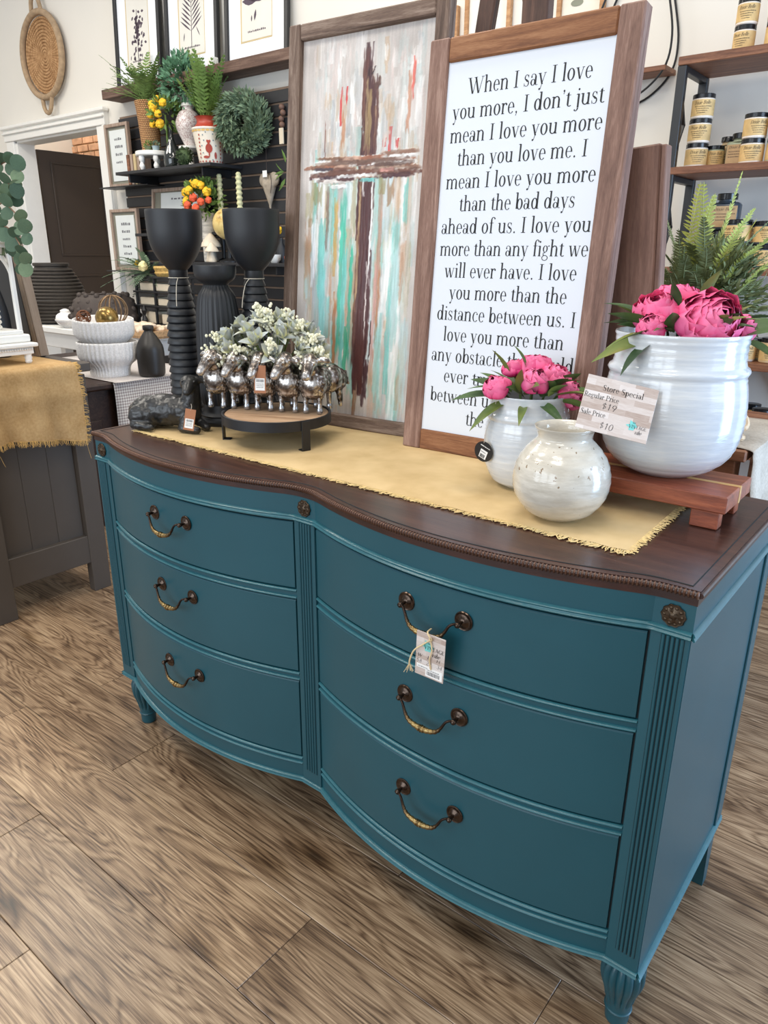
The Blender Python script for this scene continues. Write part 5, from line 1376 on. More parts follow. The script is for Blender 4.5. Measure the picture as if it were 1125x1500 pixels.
for r_, z, n in ((.158, .020, 15), (.190, .058, 17), (.205, .100, 18), (.196, .145, 17), (.168, .188, 15), (.142, .226, 13)):
    for k in range(n):
        a = 2 * math.pi * (k + (z * 50 % 1)) / n; put('knob', kb, mat('dark_brown_clay', (0, 0, 0)), bo, Matrix.Translation((r_ * math.cos(a), r_ * math.sin(a), z)))
# odds and ends at the back of the display table
def small(name, label, cat, loc, prof, material, seg=28, group=None, rot=(0, 0, 0)):
    th = thing(name, label, cat, loc, rot, group); ob('body', M().lathe(smooth_prof(prof, 3), seg), material, th); return th
small('cream_dish', 'cream ceramic dish on the white display table beside the ringed urn', 'dish', (-3.83, 1.68, WZ), [(.05, 0), (.06, .008), (.10, .040), (.105, .052), (.098, .050), (.0, .016)], m_bowl)
small('cream_cup', 'small cream footed cup on the white display table', 'cup', (-3.68, 1.80, WZ), [(.03, 0), (.012, .012), (.012, .04), (.034, .06), (.038, .10), (.034, .10), (.0, .06)], m_bowl)
small('white_jug', 'round white lidded jar on the white display table next to the urn', 'jar', (-3.98, 1.72, WZ), [(.04, 0), (.065, .03), (.06, .07), (.03, .09), (.034, .10), (.012, .112), (.0, .114)], m_bowl)
st_ = thing('grey_block', 'pale grey block shelf behind the ringed urn', 'box', (-3.98, 2.06, WZ)); ob('body', M().box((0, 0, .05), (.50, .20, .10), .003), mat('grey_wash', (176, 168, 158), .8), st_, smooth=False)

m_shell = mat('sea_shell', (222, 200, 174), .5, var=.25, vs=40)
tr_ = thing('shell_tray', 'shallow wicker tray of pale shells behind the black bottle vase', 'tray', (-2.98, 1.66, WZ), (0, 0, .1))
ob('tray', M().box((0, 0, .010), (.40, .20, .02), .003).box((0, -.1, .028), (.40, .012, .036), .003).box((0, .1, .028), (.40, .012, .036), .003).box((-.2, 0, .028), (.012, .20, .036), .003).box((.2, 0, .028), (.012, .20, .036), .003), mat('pale_wicker', (176, 142, 104), .8, var=.3, vs=90), tr_, smooth=False)
rr = random.Random(6)
shm = blob('shell', [('e', (0, 0, .016), (.026, .020, .014)), ('c', (.0, 0, .018), (.034, .004, .012), .014, .003)], .003, 1)
for k in range(26):
    put('seashell', shm, m_shell, None, Matrix.Translation((-2.98 + rr.uniform(-.17, .17), 1.66 + rr.uniform(-.07, .07), WZ + .02 + (k % 3) * .016)) @ Euler((rr.uniform(-.5, .5), rr.uniform(-.5, .5), rr.uniform(0, 6))).to_matrix().to_4x4() @ Matrix.Scale(rr.uniform(.9, 1.35), 4), label='pale seashell piled in the wicker tray behind the black bottle', cat='shell', group='seashells in the wicker tray')
# black tiered rack with cream boxes, and flowers on top
rk = thing('tiered_rack', 'black metal tiered rack stacked with cream boxes behind the bowls', 'rack', (-3.02, 1.86, WZ))
for x in (-.19, .0, .19):
    for y_ in (-.07, .07): ob('upright', M().box((x, y_, .165), (.014, .014, .33), .002), m_black, rk, smooth=False)
for z in (.055, .165, .250, .335): ob('shelf', M().box((0, 0, z), (.42, .17, .012), .002), m_black, rk, smooth=False)
ob('finial', M().lathe([(.004, 0), (.020, .02), (.006, .05), (.018, .08), (.004, .11)], 12), m_black, rk, (-.10, -.09, .06))
m_cream_box = mat('cream_box', (218, 204, 180), .7, var=.06)
for (x, z, w_, h_) in ((-.09, .177, .16, .045), (.09, .177, .15, .04), (-.085, .262, .15, .045), (.09, .262, .17, .042), (-.08, .067, .13, .07), (.10, .067, .12, .06)):
    tag(ob('cream_box', M().box((0, 0, h_ / 2), (w_, .13, h_), .004), m_cream_box, None, (-3.02 + x, 1.86, WZ + z - .005), smooth=False), 'cream box on the ' + ('lowest' if z < .1 else 'middle' if z < .2 else 'top') + ' tier of the black rack, ' + ('left' if x < 0 else 'right') + ' half', 'box', 'cream boxes on the black rack')
wb = thing('gold_basket', 'low gold wicker basket on top of the black rack', 'basket', (-2.96, 1.86, WZ + .341)); ob('body', M().lathe([(.07, 0), (.085, .02), (.08, .03), (.09, .05), (.086, .06), (.0, .055)], 32), mat('gold_wicker', (196, 160, 92), .8, var=.3, vs=90), wb)


def fern_frond(m, base, d, L, droop, lw, n=14, seed=0):
    """a rachis with tapering leaflets either side"""
    rr = random.Random(seed); d = Vector(d).normalized(); s_ = d.cross(Vector((0, 0, 1)));  s_ = s_.normalized() if s_.length > .05 else Vector((1, 0, 0))
    pts = []
    for k in range(n + 1):
        t_ = k / n; p = Vector(base) + d * L * t_ + Vector((0, 0, -droop * L * t_ * t_)) + s_ * .04 * L * math.sin(t_ * 3 + seed); pts.append(p)
    m.tube(pts, [.0022 * (1 - .8 * k / n) + .0004 for k in range(n + 1)], 4)
    for k in range(2, n):
        t_ = k / n; l_ = lw * math.sin(math.pi * min(1, (t_ * .85 + .12))) ** .8; tdir = (pts[k + 1] - pts[k - 1]).normalized(); w = L / n * .62
        for sg in (-1, 1):
            o_ = (s_ * sg + tdir * .55 + Vector((0, 0, rr.uniform(-.25, .15)))).normalized(); a = pts[k]
            m.add([a - tdir * w * .4, a + o_ * l_ * .55 - tdir * w * .42, a + o_ * l_, a + o_ * l_ * .55 + tdir * w * .42, a + tdir * w * .4], [(0, 1, 2, 3, 4)])


def leafy(m, c, rad, n, L, Wd, seed, up=.3, squash=(1, 1, 1)):
    """loose ball of small leaves pointing outward"""
    rr = random.Random(seed); lf = leaf_mesh('tmp_leaf', L, Wd, .3, .2, .7, 3); V_ = [v_.co.copy() for v_ in lf.vertices]; F_ = [tuple(f.vertices) for f in lf.polygons]; bpy.data.meshes.remove(lf)
    for k in range(n):
        d = Vector((rr.gauss(0, 1), rr.gauss(0, 1), rr.gauss(0, 1) + up)).normalized(); p = Vector(c) + Vector((d.x * squash[0], d.y * squash[1], d.z * squash[2])) * rad * rr.uniform(.35, 1) ** .6
        m.add(V_, F_, orient(p, (d + Vector((rr.uniform(-.5, .5), rr.uniform(-.5, .5), rr.uniform(-.2, .6)))).normalized(), rr.uniform(0, 6.28), rr.uniform(.7, 1.2)))


def roses(th, spots, r, material, seed):
    rr = random.Random(seed)
    for p in spots:
        m = M(); m.ball((0, 0, 0), r * .55, 8, 6)
        for k in range(11):
            a = 2.4 * k; t_ = .25 + .09 * k; d = Vector((math.cos(a) * math.sin(t_), math.sin(a) * math.sin(t_), math.cos(t_)))
            m.ball(d * r * .55, (r * .42, r * .42, r * .36), 7, 5)
        d = Vector((p[0] * 1.5, -1, .6)).normalized(); ob('rose', m, material, th, p, rot=d.to_track_quat('Z', 'Y').to_euler(), scale=rr.uniform(.85, 1.15))


m_fern = mat('fern_green', (116, 142, 76), .7, var=.35, vs=25); m_fern2 = mat('olive_fern', (104, 132, 62), .7, var=.35, vs=25)
m_bluegreen = mat('blue_green_foliage', (104, 148, 116), .7, var=.3, vs=25); m_greygreen = mat('grey_green_foliage', (112, 132, 104), .75, var=.35, vs=22)
m_yel = mat('yellow_petal', (244, 190, 40), .7, var=.15, vs=40); m_org = mat('orange_petal', (222, 92, 56), .7, var=.2, vs=40)
fa3 = thing('flower_arrangement', 'grey green sprays with a cream rose on top of the black rack', 'flowers', (-3.14, 1.84, WZ + .345))
m = M()
for k in range(34): fern_frond(m, (0, 0, .01), (ru(-1, .5), ru(-.9, .2), ru(-.1, .8)), ru(.14, .30), .35, .026, 14, k)
ob('foliage', m, m_greygreen, fa3, kind='stuff'); roses(fa3, [(.05, -.06, .05)], .045, mat('cream_petal', (238, 222, 160), .7), 1)
roses(fa3, [(-.02, -.06, .07)], .022, m_yel, 1)

# ------------------------------------------------------------------ slatwall on the back wall
sw = thing('slatwall', 'black slatwall panel with pale grooves on the back wall', 'wall panel', (0, 0, 0), kind='thing')
m_slat = mat('black_slat', (38, 38, 41), .5, var=.08, vs=8); m_groove = mat('tan_groove', (148, 124, 104), .8)
ob('backing', M().box((-3.28, 2.592, 1.2), (2.26, .014, 2.15)), m_groove, sw, smooth=False)
z = 2.262; k = 0; slat_me = M().box((0, 0, 0), (2.26, .014, .0655), .002).mesh('slat', False)
while z > .2: ob('slat', slat_me, m_slat, sw, (-3.28, 2.578, z - .035)); z -= .0775; k += 1
# rustic picture ledge
lg = thing('picture_ledge', 'rustic brown picture ledge high on the back wall', 'shelf', (0, 0, 0)); m_ledge = wood('rustic_ledge_wood', [(74, 54, 46), (104, 80, 68), (132, 108, 94)], 'X', .7, bump=.4)
ob('board', M().box((-3.20, 2.525, 2.385), (2.36, .15, .035), .003), m_ledge, lg, smooth=False); ob('lip', M().box((-3.20, 2.444, 2.398), (2.36, .016, .062), .003), m_ledge, lg, smooth=False)
# framed botanical prints on the ledge
m_paper2 = mat('aged_print_paper', (226, 222, 212), .7, var=.03, vs=6); m_mat_w = mat('white_mat_board', (240, 242, 246), .6, var=.01); m_plum = mat('plum_ink', (86, 72, 84), .7, var=.1, vs=60); m_bevel = mat('gold_mat_bevel', (206, 184, 138), .6)
def botanical(label, x0, x1, kind):
    w = x1 - x0; h = .80; th = thing('botanical_print', label, 'picture', (x0, 2.545, 2.404), (R(-3), 0, 0)); b = .030
    for x in (b / 2, w - b / 2): ob('stile', M().box((x, 0, h / 2), (b, .028, h), .002), m_black, th, smooth=False)
    for z in (b / 2, h - b / 2): ob('rail', M().box((w / 2, 0, z), (w - 2 * b, .027, b), .002), m_black, th, smooth=False)
    ob('mat_board', M().box((w / 2, .004, h / 2), (w - 2 * b + .004, .006, h - 2 * b + .004)), m_mat_w, th, smooth=False)
    ob('mat_bevel', M().box((w / 2, .0008, h / 2), (w * .50, .002, h * .66)), m_bevel, th, smooth=False)
    pr_ = ob('print', M().box((w / 2 + .004, -.0005, h / 2 + .002), (w * .47, .0015, h * .645)), m_paper2, th, smooth=False)
    T = TXZ.copy(); T.translation = (w / 2, -.0016, h / 2); m = M(); rr = random.Random(kind * 7)
    def lf2(x, y, a, L, W_):
        q = []
        for t_ in (0, .25, .5, .75): q.append((t_ * L, W_ * math.sin(math.pi * t_)))
        q.append((L, 0)); q += [(t_ * L, -W_ * math.sin(math.pi * t_)) for t_ in (.75, .5, .25)]
        c_, s_ = math.cos(a), math.sin(a); m.add([(x + u * c_ - v_ * s_, y + u * s_ + v_ * c_, 0) for u, v_ in q], [tuple(range(8))], T)
    S = w * .2
    if kind == 1:
        m.add([(-.003, -.24, 0), (.003, -.24, 0), (.003, .1, 0), (-.003, .1, 0)], [(0, 1, 2, 3)], T)
        for k in range(70): a = rr.uniform(0, 6.28); r_ = S * rr.uniform(0, 1.0); lf2(r_ * math.cos(a) * .8, -.03 + abs(r_) * math.sin(a) * 1.8, rr.uniform(0, 6.28), .030, .009)
        for k in range(5): lf2(-.09 + k * .045, -.20, 1.4, .03, .005)
    elif kind == 2:
        m.add([(-.003, -.21, 0), (.003, -.21, 0), (.012, .2, 0), (.008, .2, 0)], [(0, 1, 2, 3)], T)
        for k in range(13):
            y_ = -.12 + k * .026; L = S * (1.25 - k * .05)
            for s_ in (-1, 1): lf2(0 + k * .001, y_, (math.pi / 2 - s_ * (1.0 - k * .02)), L, .006)
        lf2(.05, -.10, -1, .07, .004); lf2(-.08, -.17, 1.4, .05, .005); lf2(.08, .10, 1.2, .03, .005)
    else:
        for k in range(7): lf2(0, -.06, .3 + k * .45, S * 1.1, .020)
        for k in range(9): lf2(-.02 + .04 * math.cos(k * .7), .08 + .04 * math.sin(k * .7), k * .7, .045, .014)
        lf2(0, -.10, -1.8, .06, .01); lf2(.07, .02, 1.0, .12, .012); lf2(-.04, -.16, 1.5, .035, .006)
        for q in range(14): m.add([(.09 - q * .004, -.06 + q * .012, 0), (.094 - q * .004, -.06 + q * .012, 0), (.090 - q * .004, -.046 + q * .012, 0), (.086 - q * .004, -.046 + q * .012, 0)], [(0, 1, 2, 3)], T)
    scribble(m, -w * .13, w * .15, -h * .27, .012, 10, T, kind); ob('ink_drawing', m, m_plum, pr_, smooth=False, kind='stuff')
botanical('botanical print of a flowering stem, leftmost frame on the picture ledge', -4.325, -3.795, 1)
botanical('botanical print of a fern leaf in a black frame on the picture ledge', -3.735, -3.195, 2)
botanical('botanical print of a dark flower with broad leaves, frame nearest the cross painting', -3.125, -2.565, 3)
tag(ob('wooden_block', M().box((0, 0, .04), (.05, .05, .08), .004), m_white, None, (-3.185, 2.49, 2.404), smooth=False), 'small white wooden block on the picture ledge between two prints', 'block')

# shelves fixed to the slatwall
def blackshelf(label, x0, x1, z, y0=2.30):
    th = thing('wall_shelf', label, 'shelf', (0, 0, 0)); ob('board', M().box(((x0 + x1) / 2, (y0 + 2.57) / 2, z - .010), (x1 - x0, 2.57 - y0, .020), .002), m_slat, th, smooth=False)
    for x in (x0 + .12, x1 - .12): ob('bracket', M().box((x, 2.45, z - .045), (.012, .24, .05), .002), m_black, th, smooth=False)
S1 = 1.860; blackshelf('upper black shelf on the slatwall holding ferns and painted pots', -4.10, -3.05, S1)
S2 = 1.262; blackshelf('lower black shelf on the slatwall holding mushrooms and a globe', -3.75, -2.40, S2)
t = NT('woven_seagrass'); v = t.coords(rand=False); br_ = t.n('ShaderNodeTexBrick'); br_.inputs['Scale'].default_value = 1; br_.inputs['Brick Width'].default_value = .016; br_.inputs['Row Height'].default_value = .011; br_.inputs['Mortar Size'].default_value = .0022
at = t.n('ShaderNodeMath', operation='ARCTAN2'); sx = t.n('ShaderNodeSeparateXYZ'); t.l(v, sx.inputs[0]); t.l(sx.outputs['Y'], at.inputs[0]); t.l(sx.outputs['X'], at.inputs[1])
cmb = t.n('ShaderNodeCombineXYZ'); t.l(t.math('MULTIPLY', at.outputs[0], .09), cmb.inputs[0]); t.l(sx.outputs['Z'], cmb.inputs[1]); t.l(cmb.outputs[0], br_.inputs['Vector'])
br_.inputs['Color1'].default_value = s2l((186, 138, 88)); br_.inputs['Color2'].default_value = s2l((206, 162, 110)); br_.inputs['Mortar'].default_value = s2l((98, 62, 38)); t.color(br_.outputs['Color']); t.set(.8); t.bump(br_.outputs['Fac'], -.6, .004); m_sea = t.m
pd = thing('pedestal_tray', 'white wooden pedestal tray with turned feet under the woven vase', 'tray', (-3.785, 2.415, S1 + .001)); PZ = .118
ob('tray', M().lathe([(.0, PZ - .03), (.118, PZ - .03), (.124, PZ - .024), (.124, PZ - .004), (.120, PZ), (.0, PZ)], 48), m_white, pd)
for a in (-160, -95, -30, 60, 130): ob('foot', M().lathe(smooth_prof([(.010, 0), (.013, .008), (.018, .025), (.010, .045), (.015, .055), (.019, .07), (.016, .09)], 3), 16), m_white, pd, (.098 * math.cos(R(a)), .098 * math.sin(R(a)), 0))
wvv = thing('woven_vase', 'tall woven seagrass vase standing on the white pedestal tray', 'vase', (-3.835, 2.435, S1 + PZ + .002))
ob('body', M().lathe(smooth_prof([(.058, 0), (.062, .01), (.068, .1), (.078, .24), (.088, .315)], 4) + [(.084, .318), (.07, .25), (0, .2)], 40), m_sea, wvv)
ff = thing('fern_plant', 'spreading green fern in the woven seagrass vase', 'plant', (-3.835, 2.435, S1 + PZ + .31)); m = M()
for k in range(34):
    a = ru(0, 6.28); fern_frond(m, (ru(-.02, .02), ru(-.02, .02), 0), (math.cos(a) * 1.1 - .15, math.sin(a) * .45 - .15, ru(.6, 1.7)), ru(.28, .46), ru(.1, .45), .038, 15, k)
for k in range(4): fern_frond(m, (0, 0, 0), (-1, -.3, .45 + k * .18), ru(.34, .42), .15, .035, 16, k + 60)
ob('foliage', m, m_fern, ff, kind='stuff')
for i, (x, y_) in enumerate(((-3.765, 2.36), (-3.715, 2.385))):
    th = thing('tiny_succulent', ('tiny green succulent pot on the pedestal tray', 'tiny grey blue succulent pot on the pedestal tray')[i], 'plant', (x, y_, S1 + PZ + .002)); ob('pot', M().lathe([(.020, 0), (.026, .03), (.024, .03), (0, .025)], 20), mat(('mossy_pot', 'blue_grey_pot')[i], ((96, 104, 74), (150, 168, 172))[i], .6), th)
    m = M(); leafy(m, (0, 0, .035), .022, 50, .018, .008, i); ob('foliage', m, m_greygreen if i else m_fern2, th, kind='stuff')
gv = thing('dark_glass_bottle', 'dark smoked glass bottle vase with yellow roses on the upper black shelf', 'vase', (-3.585, 2.42, S1 + .001))
gm = NT('smoked_glass'); gm.color(s2l((40, 46, 44))); gm.set(.06, 0, .7, .5, .03); gm.b.inputs['Transmission Weight'].default_value = .35
ob('body', M().lathe(smooth_prof([(.045, 0), (.056, .012), (.060, .07), (.040, .13), (.018, .19), (.016, .25), (.024, .27)], 5), 36), gm.m, gv)
ry = thing('rose_bunch', 'bright yellow rose bunch in the smoked glass bottle', 'flowers', (-3.60, 2.40, S1 + .30)); roses(ry, [(.035, -.075, .02), (-.05, -.06, .085), (.06, -.05, .085), (-.065, -.05, -.03), (-.01, -.04, .115), (-.08, -.05, .03), (.015, -.05, -.035), (-.015, -.07, .06)], .036, m_yel, 4)
m = M(); leafy(m, (0, 0, .03), .10, 150, .045, .022, 5); m.tube([(0, 0, -.2), (0, 0, .03)], .006, 6); ob('foliage', m, m_fern2, ry, kind='stuff')
bgp = thing('leafy_bush', 'loose blue green leafy bush behind the yellow roses', 'plant', (-3.52, 2.50, S1 + .02)); m = M(); leafy(m, (0, -.02, .50), .16, 760, .040, .020, 15, squash=(1.25, .5, 1.05)); m.tube([(0, 0, .0), (0, 0, .45)], .008, 6); ob('foliage', m, m_bluegreen, bgp, kind='stuff')
# painted pots
t = NT('transferware'); f = t.noise(t.coords(rand=False), 42, 3, .6, 1.2); t.color(t.ramp(f, [(.47, s2l((232, 224, 220))), (.52, s2l((150, 92, 92))), (.56, s2l((232, 224, 220)))])); t.set(.2, 0, .6); m_tw = t.m
fst = thing('footed_stand', 'small white footed stand behind the red painted pot', 'stand', (-3.46, 2.48, S1 + .001)); ob('body', M().lathe([(.05, 0), (.052, .01), (.018, .03), (.018, .10), (.07, .115), (.078, .12), (.078, .134), (.0, .136)], 32), m_white, fst)
tj = thing('patterned_jar', 'cream and wine patterned ginger jar on the white footed stand', 'jar', (-3.46, 2.48, S1 + .138)); ob('body', M().lathe(smooth_prof([(.035, 0), (.045, .02), (.082, .10), (.085, .15), (.060, .20), (.038, .215), (.036, .24)], 4), 36), m_tw, tj); ob('lid', M().lathe([(.045, .238), (.040, .255), (.012, .265), (.016, .29), (0, .298)], 24), m_white, tj)
mb = thing('moss_ball', 'dark green moss ball on the upper black shelf left of the red painted pot', 'ornament', (-3.365, 2.355, S1 + .058)); m = M(); m.ball((0, 0, 0), .045, 12, 8); leafy(m, (0, 0, 0), .052, 420, .016, .009, 21, up=0); ob('foliage', m, mat('moss_green', (66, 84, 50), .8, var=.4, vs=40), mb, kind='stuff')
rp = thing('painted_pot', 'cream pot with terracotta red neck and painted fruit motif', 'pot', (-3.165, 2.405, S1 + .001), (0, 0, R(46)))
m_pc = mat('painted_cream', (232, 222, 204), .4, var=.04); m_pr = mat('painted_red', (168, 62, 42), .4, var=.12, vs=30)
ob('body', M().lathe(smooth_prof([(.066, 0), (.072, .008), (.088, .10), (.104, .185), (.108, .20)], 4), 44), m_pc, rp)
ob('neck', M().lathe(smooth_prof([(.104, .205), (.084, .222), (.072, .245), (.080, .268), (.088, .272)], 4) + [(.08, .27), (0, .25)], 44), m_pr, rp)
rm = M().lathe([(.107, .194), (.1105, .200), (.107, .208)], 44); ob('rim_band', rm, m_yel if False else m_pc, rp)
def on_pot(x, z): r_ = .0735 + (.108 - .0735) * z / .2 + .0012; a = x / r_ - math.pi / 2; return (r_ * math.cos(a), r_ * math.sin(a), z)
m = M()
def blobp(cx, cz, rx, rz, n=14): q = [on_pot(cx + rx * math.cos(6.2832 * k / n), cz + rz * math.sin(6.2832 * k / n)) for k in range(n)]; m.add(q, [tuple(range(n))])
blobp(0, .085, .022, .026); blobp(0, .118, .008, .014); blobp(-.008, .126, .005, .008); blobp(.008, .126, .005, .008); blobp(-.020, .036, .020, .008); blobp(.040, .045, .008, .020); blobp(0, .055, .004, .02)
for k in range(-7, 8): blobp(k * .024, .012, .006, .006, 5)
for k in range(7): blobp(-.062, .035 + k * .021, .0055, .007, 5); blobp(.078, .035 + k * .021, .0055, .007, 5)
ob('fruit_motif', m, m_pr, rp, smooth=False, kind='stuff'); m = M()
for x, z in ((-.035, .16), (.03, .165), (-.045, .10), (.045, .10), (-.04, .06), (.02, .02), (-.015, .175), (.05, .14), (-.03, .13), (.03, .13)): blobp(x, z, .004, .0045, 6)
ob('dots', m, mat('slate_blue', (96, 120, 130), .5), rp, smooth=False, kind='stuff'); m = M()
for k in range(-5, 6): blobp(k * .028, .188, .013, .006, 8)
ob('yellow_scallops', m, mat('ochre', (222, 182, 104), .5), rp, smooth=False, kind='stuff')
fp = thing('tall_fern', 'upright olive green fern plume in the red and cream painted pot', 'plant', (-3.165, 2.405, S1 + .255)); m = M()
for k in range(46):
    a = ru(0, 6.28); fern_frond(m, (ru(-.03, .03), ru(-.03, .03), 0), (math.cos(a) * .6, math.sin(a) * .45, ru(.9, 2.2)), ru(.32, .46), ru(.02, .2), .036, 16, k + 100)
for k in range(5): fern_frond(m, (0, 0, 0), (1, -.3, .6 + k * .15), ru(.28, .36), .1, .028, 14, k + 160)
ob('foliage', m, m_fern2, fp, kind='stuff')
# boxwood wreath
wr_ = thing('leafy_wreath', 'round grey green leafy wreath hanging at the end of the upper black shelf', 'wreath', (-2.900, 2.46, 2.085), (0, 0, R(22))); m = M(); rr = random.Random(31)
lf = leaf_mesh('tmp', .040, .015, .3, .2, .7, 3); V_ = [v_.co.copy() for v_ in lf.vertices]; F_ = [tuple(f.vertices) for f in lf.polygons]
for k in range(2300):
    a = rr.uniform(0, 6.2832); b_ = rr.uniform(0, 6.2832); rt = .062 * rr.uniform(.5, 1.05); er = Vector((math.cos(a), 0, math.sin(a))); n_ = er * math.cos(b_) + Vector((0, 1, 0)) * math.sin(b_)
    p = er * .112 + n_ * rt; tg_ = Vector((-math.sin(a), 0, math.cos(a))); m.add(V_, F_, orient(p, (n_ + tg_ * .6 + Vector((rr.uniform(-.4, .4),) * 3)).normalized(), rr.uniform(0, 6.28), rr.uniform(.8, 1.2)))
m.tube([(.112 * math.cos(R(q)), 0, .112 * math.sin(R(q))) for q in range(0, 360, 12)], .035, 8, closed=True)
ob('foliage', m, m_greygreen, wr_, kind='stuff')
# hanging heart
m_stone = mat('greige_stone', (158, 146, 130), .7, var=.18, vs=30)
hh_ = thing('hanging_heart', 'greige ceramic heart hanging by a cord on the slatwall', 'ornament', (-2.775, 2.545, 1.70))
ob('heart', blob('heart', [('e', (-.042, 0, .062), (.048, .020, .045)), ('e', (.042, 0, .062), (.048, .020, .045)), ('c', (-.026, 0, .035), (0, 0, -.085), .030, .010), ('c', (.026, 0, .035), (0, 0, -.085), .030, .010), ('c', (0, 0, .03), (0, 0, -.07), .03, .012), ('c', (0, 0, -.08), (0, 0, -.115), .010, .006)], .006, 4), m_stone, hh_)
ob('cord', M().tube([(-.012, -.01, .095), (-.016, 0, .30)], .0016, 5).tube(cat_pts([(.030, -.021, .10), (.045, -.026, .04), (.030, -.024, -.02)], 4), .0018, 5), mat('dark_cord', (70, 60, 56), .8), hh_)
ob('label', M().box((-.012, -.026, .095), (.040, .001, .038)), m_paper, hh_, smooth=False)
# tapers, globe, mushrooms, bouquet on the lower shelf
t_tap = M().lathe([(.018 + .0035 * math.sin(i * 1.2566), i * .006) for i in range(61)] + [(.010, .372), (.0, .372)], 20).mesh('taper', True, 80)
for x, y_, z, rt, lab in ((-3.155, 2.455, 1.44, -5, 'left of the two pale twisted taper candles on the slatwall'), (-2.965, 2.455, 1.44, -4, 'right of the two pale twisted taper candles on the slatwall')):
    th = thing('taper_candle', lab, 'candle', (x, y_, z - .17), (0, 0, 0), 'twisted taper candles'); ob('wax', t_tap, mat('pale_green_wax', (206, 204, 160), .5, var=.06, vs=20), th, (0, 0, .168)); ob('holder', M().lathe([(.035, 0), (.036, .008), (.012, .02), (.014, .10), (.020, .16), (.022, .172)], 24), m_black, th)
gl = thing('yellow_globe', 'round pale yellow globe with faint map marks on the lower black shelf', 'globe', (-3.03, 2.40, 1.50)); ob('ball', M().ball((0, 0, 0), .098, 36, 20), (lambda t: (t.color(t.ramp(t.noise(t.coords(rand=False), 13, 5, .65), [(.45, s2l((226, 200, 130))), (.56, s2l((206, 172, 96))), (.62, s2l((150, 116, 62)))])), t.set(.35), t.m)[2])(NT('globe_map')), gl); ob('stand', M().lathe([(.07, -.237), (.07, -.228), (.015, -.21), (.012, -.12), (.03, -.09)], 24), m_black, gl)
m_mush = mat('cream_mushroom', (222, 208, 186), .5, var=.1, vs=20)
for i, (x, y_, sc, lab) in enumerate(((-3.180, 2.37, 1.25, 'tall cream ceramic mushroom with a pointed cap on the lower shelf'), (-3.125, 2.33, .85, 'short cream ceramic mushroom in front of the tall one'))):
    th = thing('ceramic_mushroom', lab, 'ornament', (x, y_, S2 + .001)); th.scale = (sc,) * 3
    ob('stalk', M().lathe(smooth_prof([(.028, 0), (.030, .01), (.020, .05), (.016, .085)], 3), 20), m_mush, th); ob('cap', M().lathe(smooth_prof([(.016, .078), (.052, .076), (.054, .086), (.036, .112), (.012, .140), (0, .146)], 3), 28), m_mush, th)
bv = thing('birch_vase', 'white birch bark look vase on the lower black shelf', 'vase', (-3.255, 2.42, S2 + .001)); ob('body', M().lathe([(.04, 0), (.043, .01), (.046, .30), (.048, .31), (.042, .31), (.04, .2), (0, .2)], 28), mat('birch_bark', (218, 212, 202), .7, var=.35, vs=14, scale=(1, 1, 5)), bv)
bq = thing('rose_bouquet', 'yellow and orange rose bouquet in the birch look vase', 'flowers', (-3.262, 2.40, S2 + .35)); roses(bq, [(-.11, -.05, .085), (-.075, -.07, .03), (-.03, -.08, .09), (-.115, -.04, .02), (.02, -.06, .13), (.10, -.04, .08), (-.05, -.04, .14), (.055, -.05, .12)], .036, m_yel, 5)
roses(bq, [(.02, -.09, .045), (-.03, -.10, .0), (.08, -.08, .02), (-.09, -.07, -.045), (.12, -.05, .03), (.05, -.10, -.02), (.0, -.09, -.05)], .034, m_org, 6)
m = M(); leafy(m, (0, 0, .03), .15, 260, .050, .024, 41, squash=(1.1, .6, .9)); ob('foliage', m, m_fern2, bq, kind='stuff')
# framed pictures
m_fr_l = wood('light_brown_frame', [(134, 110, 94), (164, 142, 126), (186, 168, 154)], 'Z', .6); m_glassgrey = mat('printed_sheet', (222, 226, 224), .5, var=.02)
def framed(label, loc, w, h, rows, rot=(0, 0, 0), m_f=None, name='framed_quote', grp=None):
    th = thing(name, label, 'picture', loc, rot, grp); b = .022
    for x in (b / 2, w - b / 2): ob('stile', M().box((x, 0, h / 2), (b, .026, h), .002), m_f or m_fr_l, th, smooth=False)
    for z in (b / 2, h - b / 2): ob('rail', M().box((w / 2, 0, z), (w - 2 * b, .025, b), .002), m_f or m_fr_l, th, smooth=False)
    ob('shadow_mat', M().box((w / 2, .006, h / 2), (w - 2 * b + .004, .004, h - 2 * b + .004)), mat('grey_olive_mat', (134, 132, 118), .8), th, smooth=False)
    sh = ob('print', M().box((w / 2, .001, h / 2), (w * .68, .004, h * .80)), m_glassgrey, th, smooth=False)
    T = TXZ.copy(); T.translation = (w / 2, -.0016, 0); m = M()
    for k in range(rows): scribble(m, -w * .14, w * .14, h * (.74 - .12 * k), h * .045, 4, T, k + rows)
    ob('print_lines', m, m_greyink, sh, smooth=False, kind='stuff'); return th
framed('upper narrow framed quote print beside the door casing', (-4.485, 2.50, 1.788), .30, .43, 4)
framed('lower narrow framed quote print beside the door casing', (-4.530, 2.50, 1.19), .36, .445, 5)
es_ = thing('frame_stack', 'stack of brown and gold frames seen edge on beside the upper quote print', 'frames', (-4.145, 2.49, 1.79))
for i in range(4): ob('frame_edge', M().box((i * .042, 0, .10), (.030, .10, .20), .002), (m_walnut, m_fr_l, m_bevel, m_fr_l)[i], es_, smooth=False)
fs2 = thing('side_shelf', 'thin black shelf holding the lower quote print', 'shelf', (0, 0, 0)); ob('board', M().box((-4.30, 2.50, 1.185), (.52, .15, .008), .001), m_black, fs2, smooth=False)
fsf = thing('side_shelf', 'thin black shelf holding the upper quote print', 'shelf', (0, 0, 0)); ob('board', M().box((-4.22, 2.50, 1.783), (.62, .15, .008), .001), m_black, fsf, smooth=False)
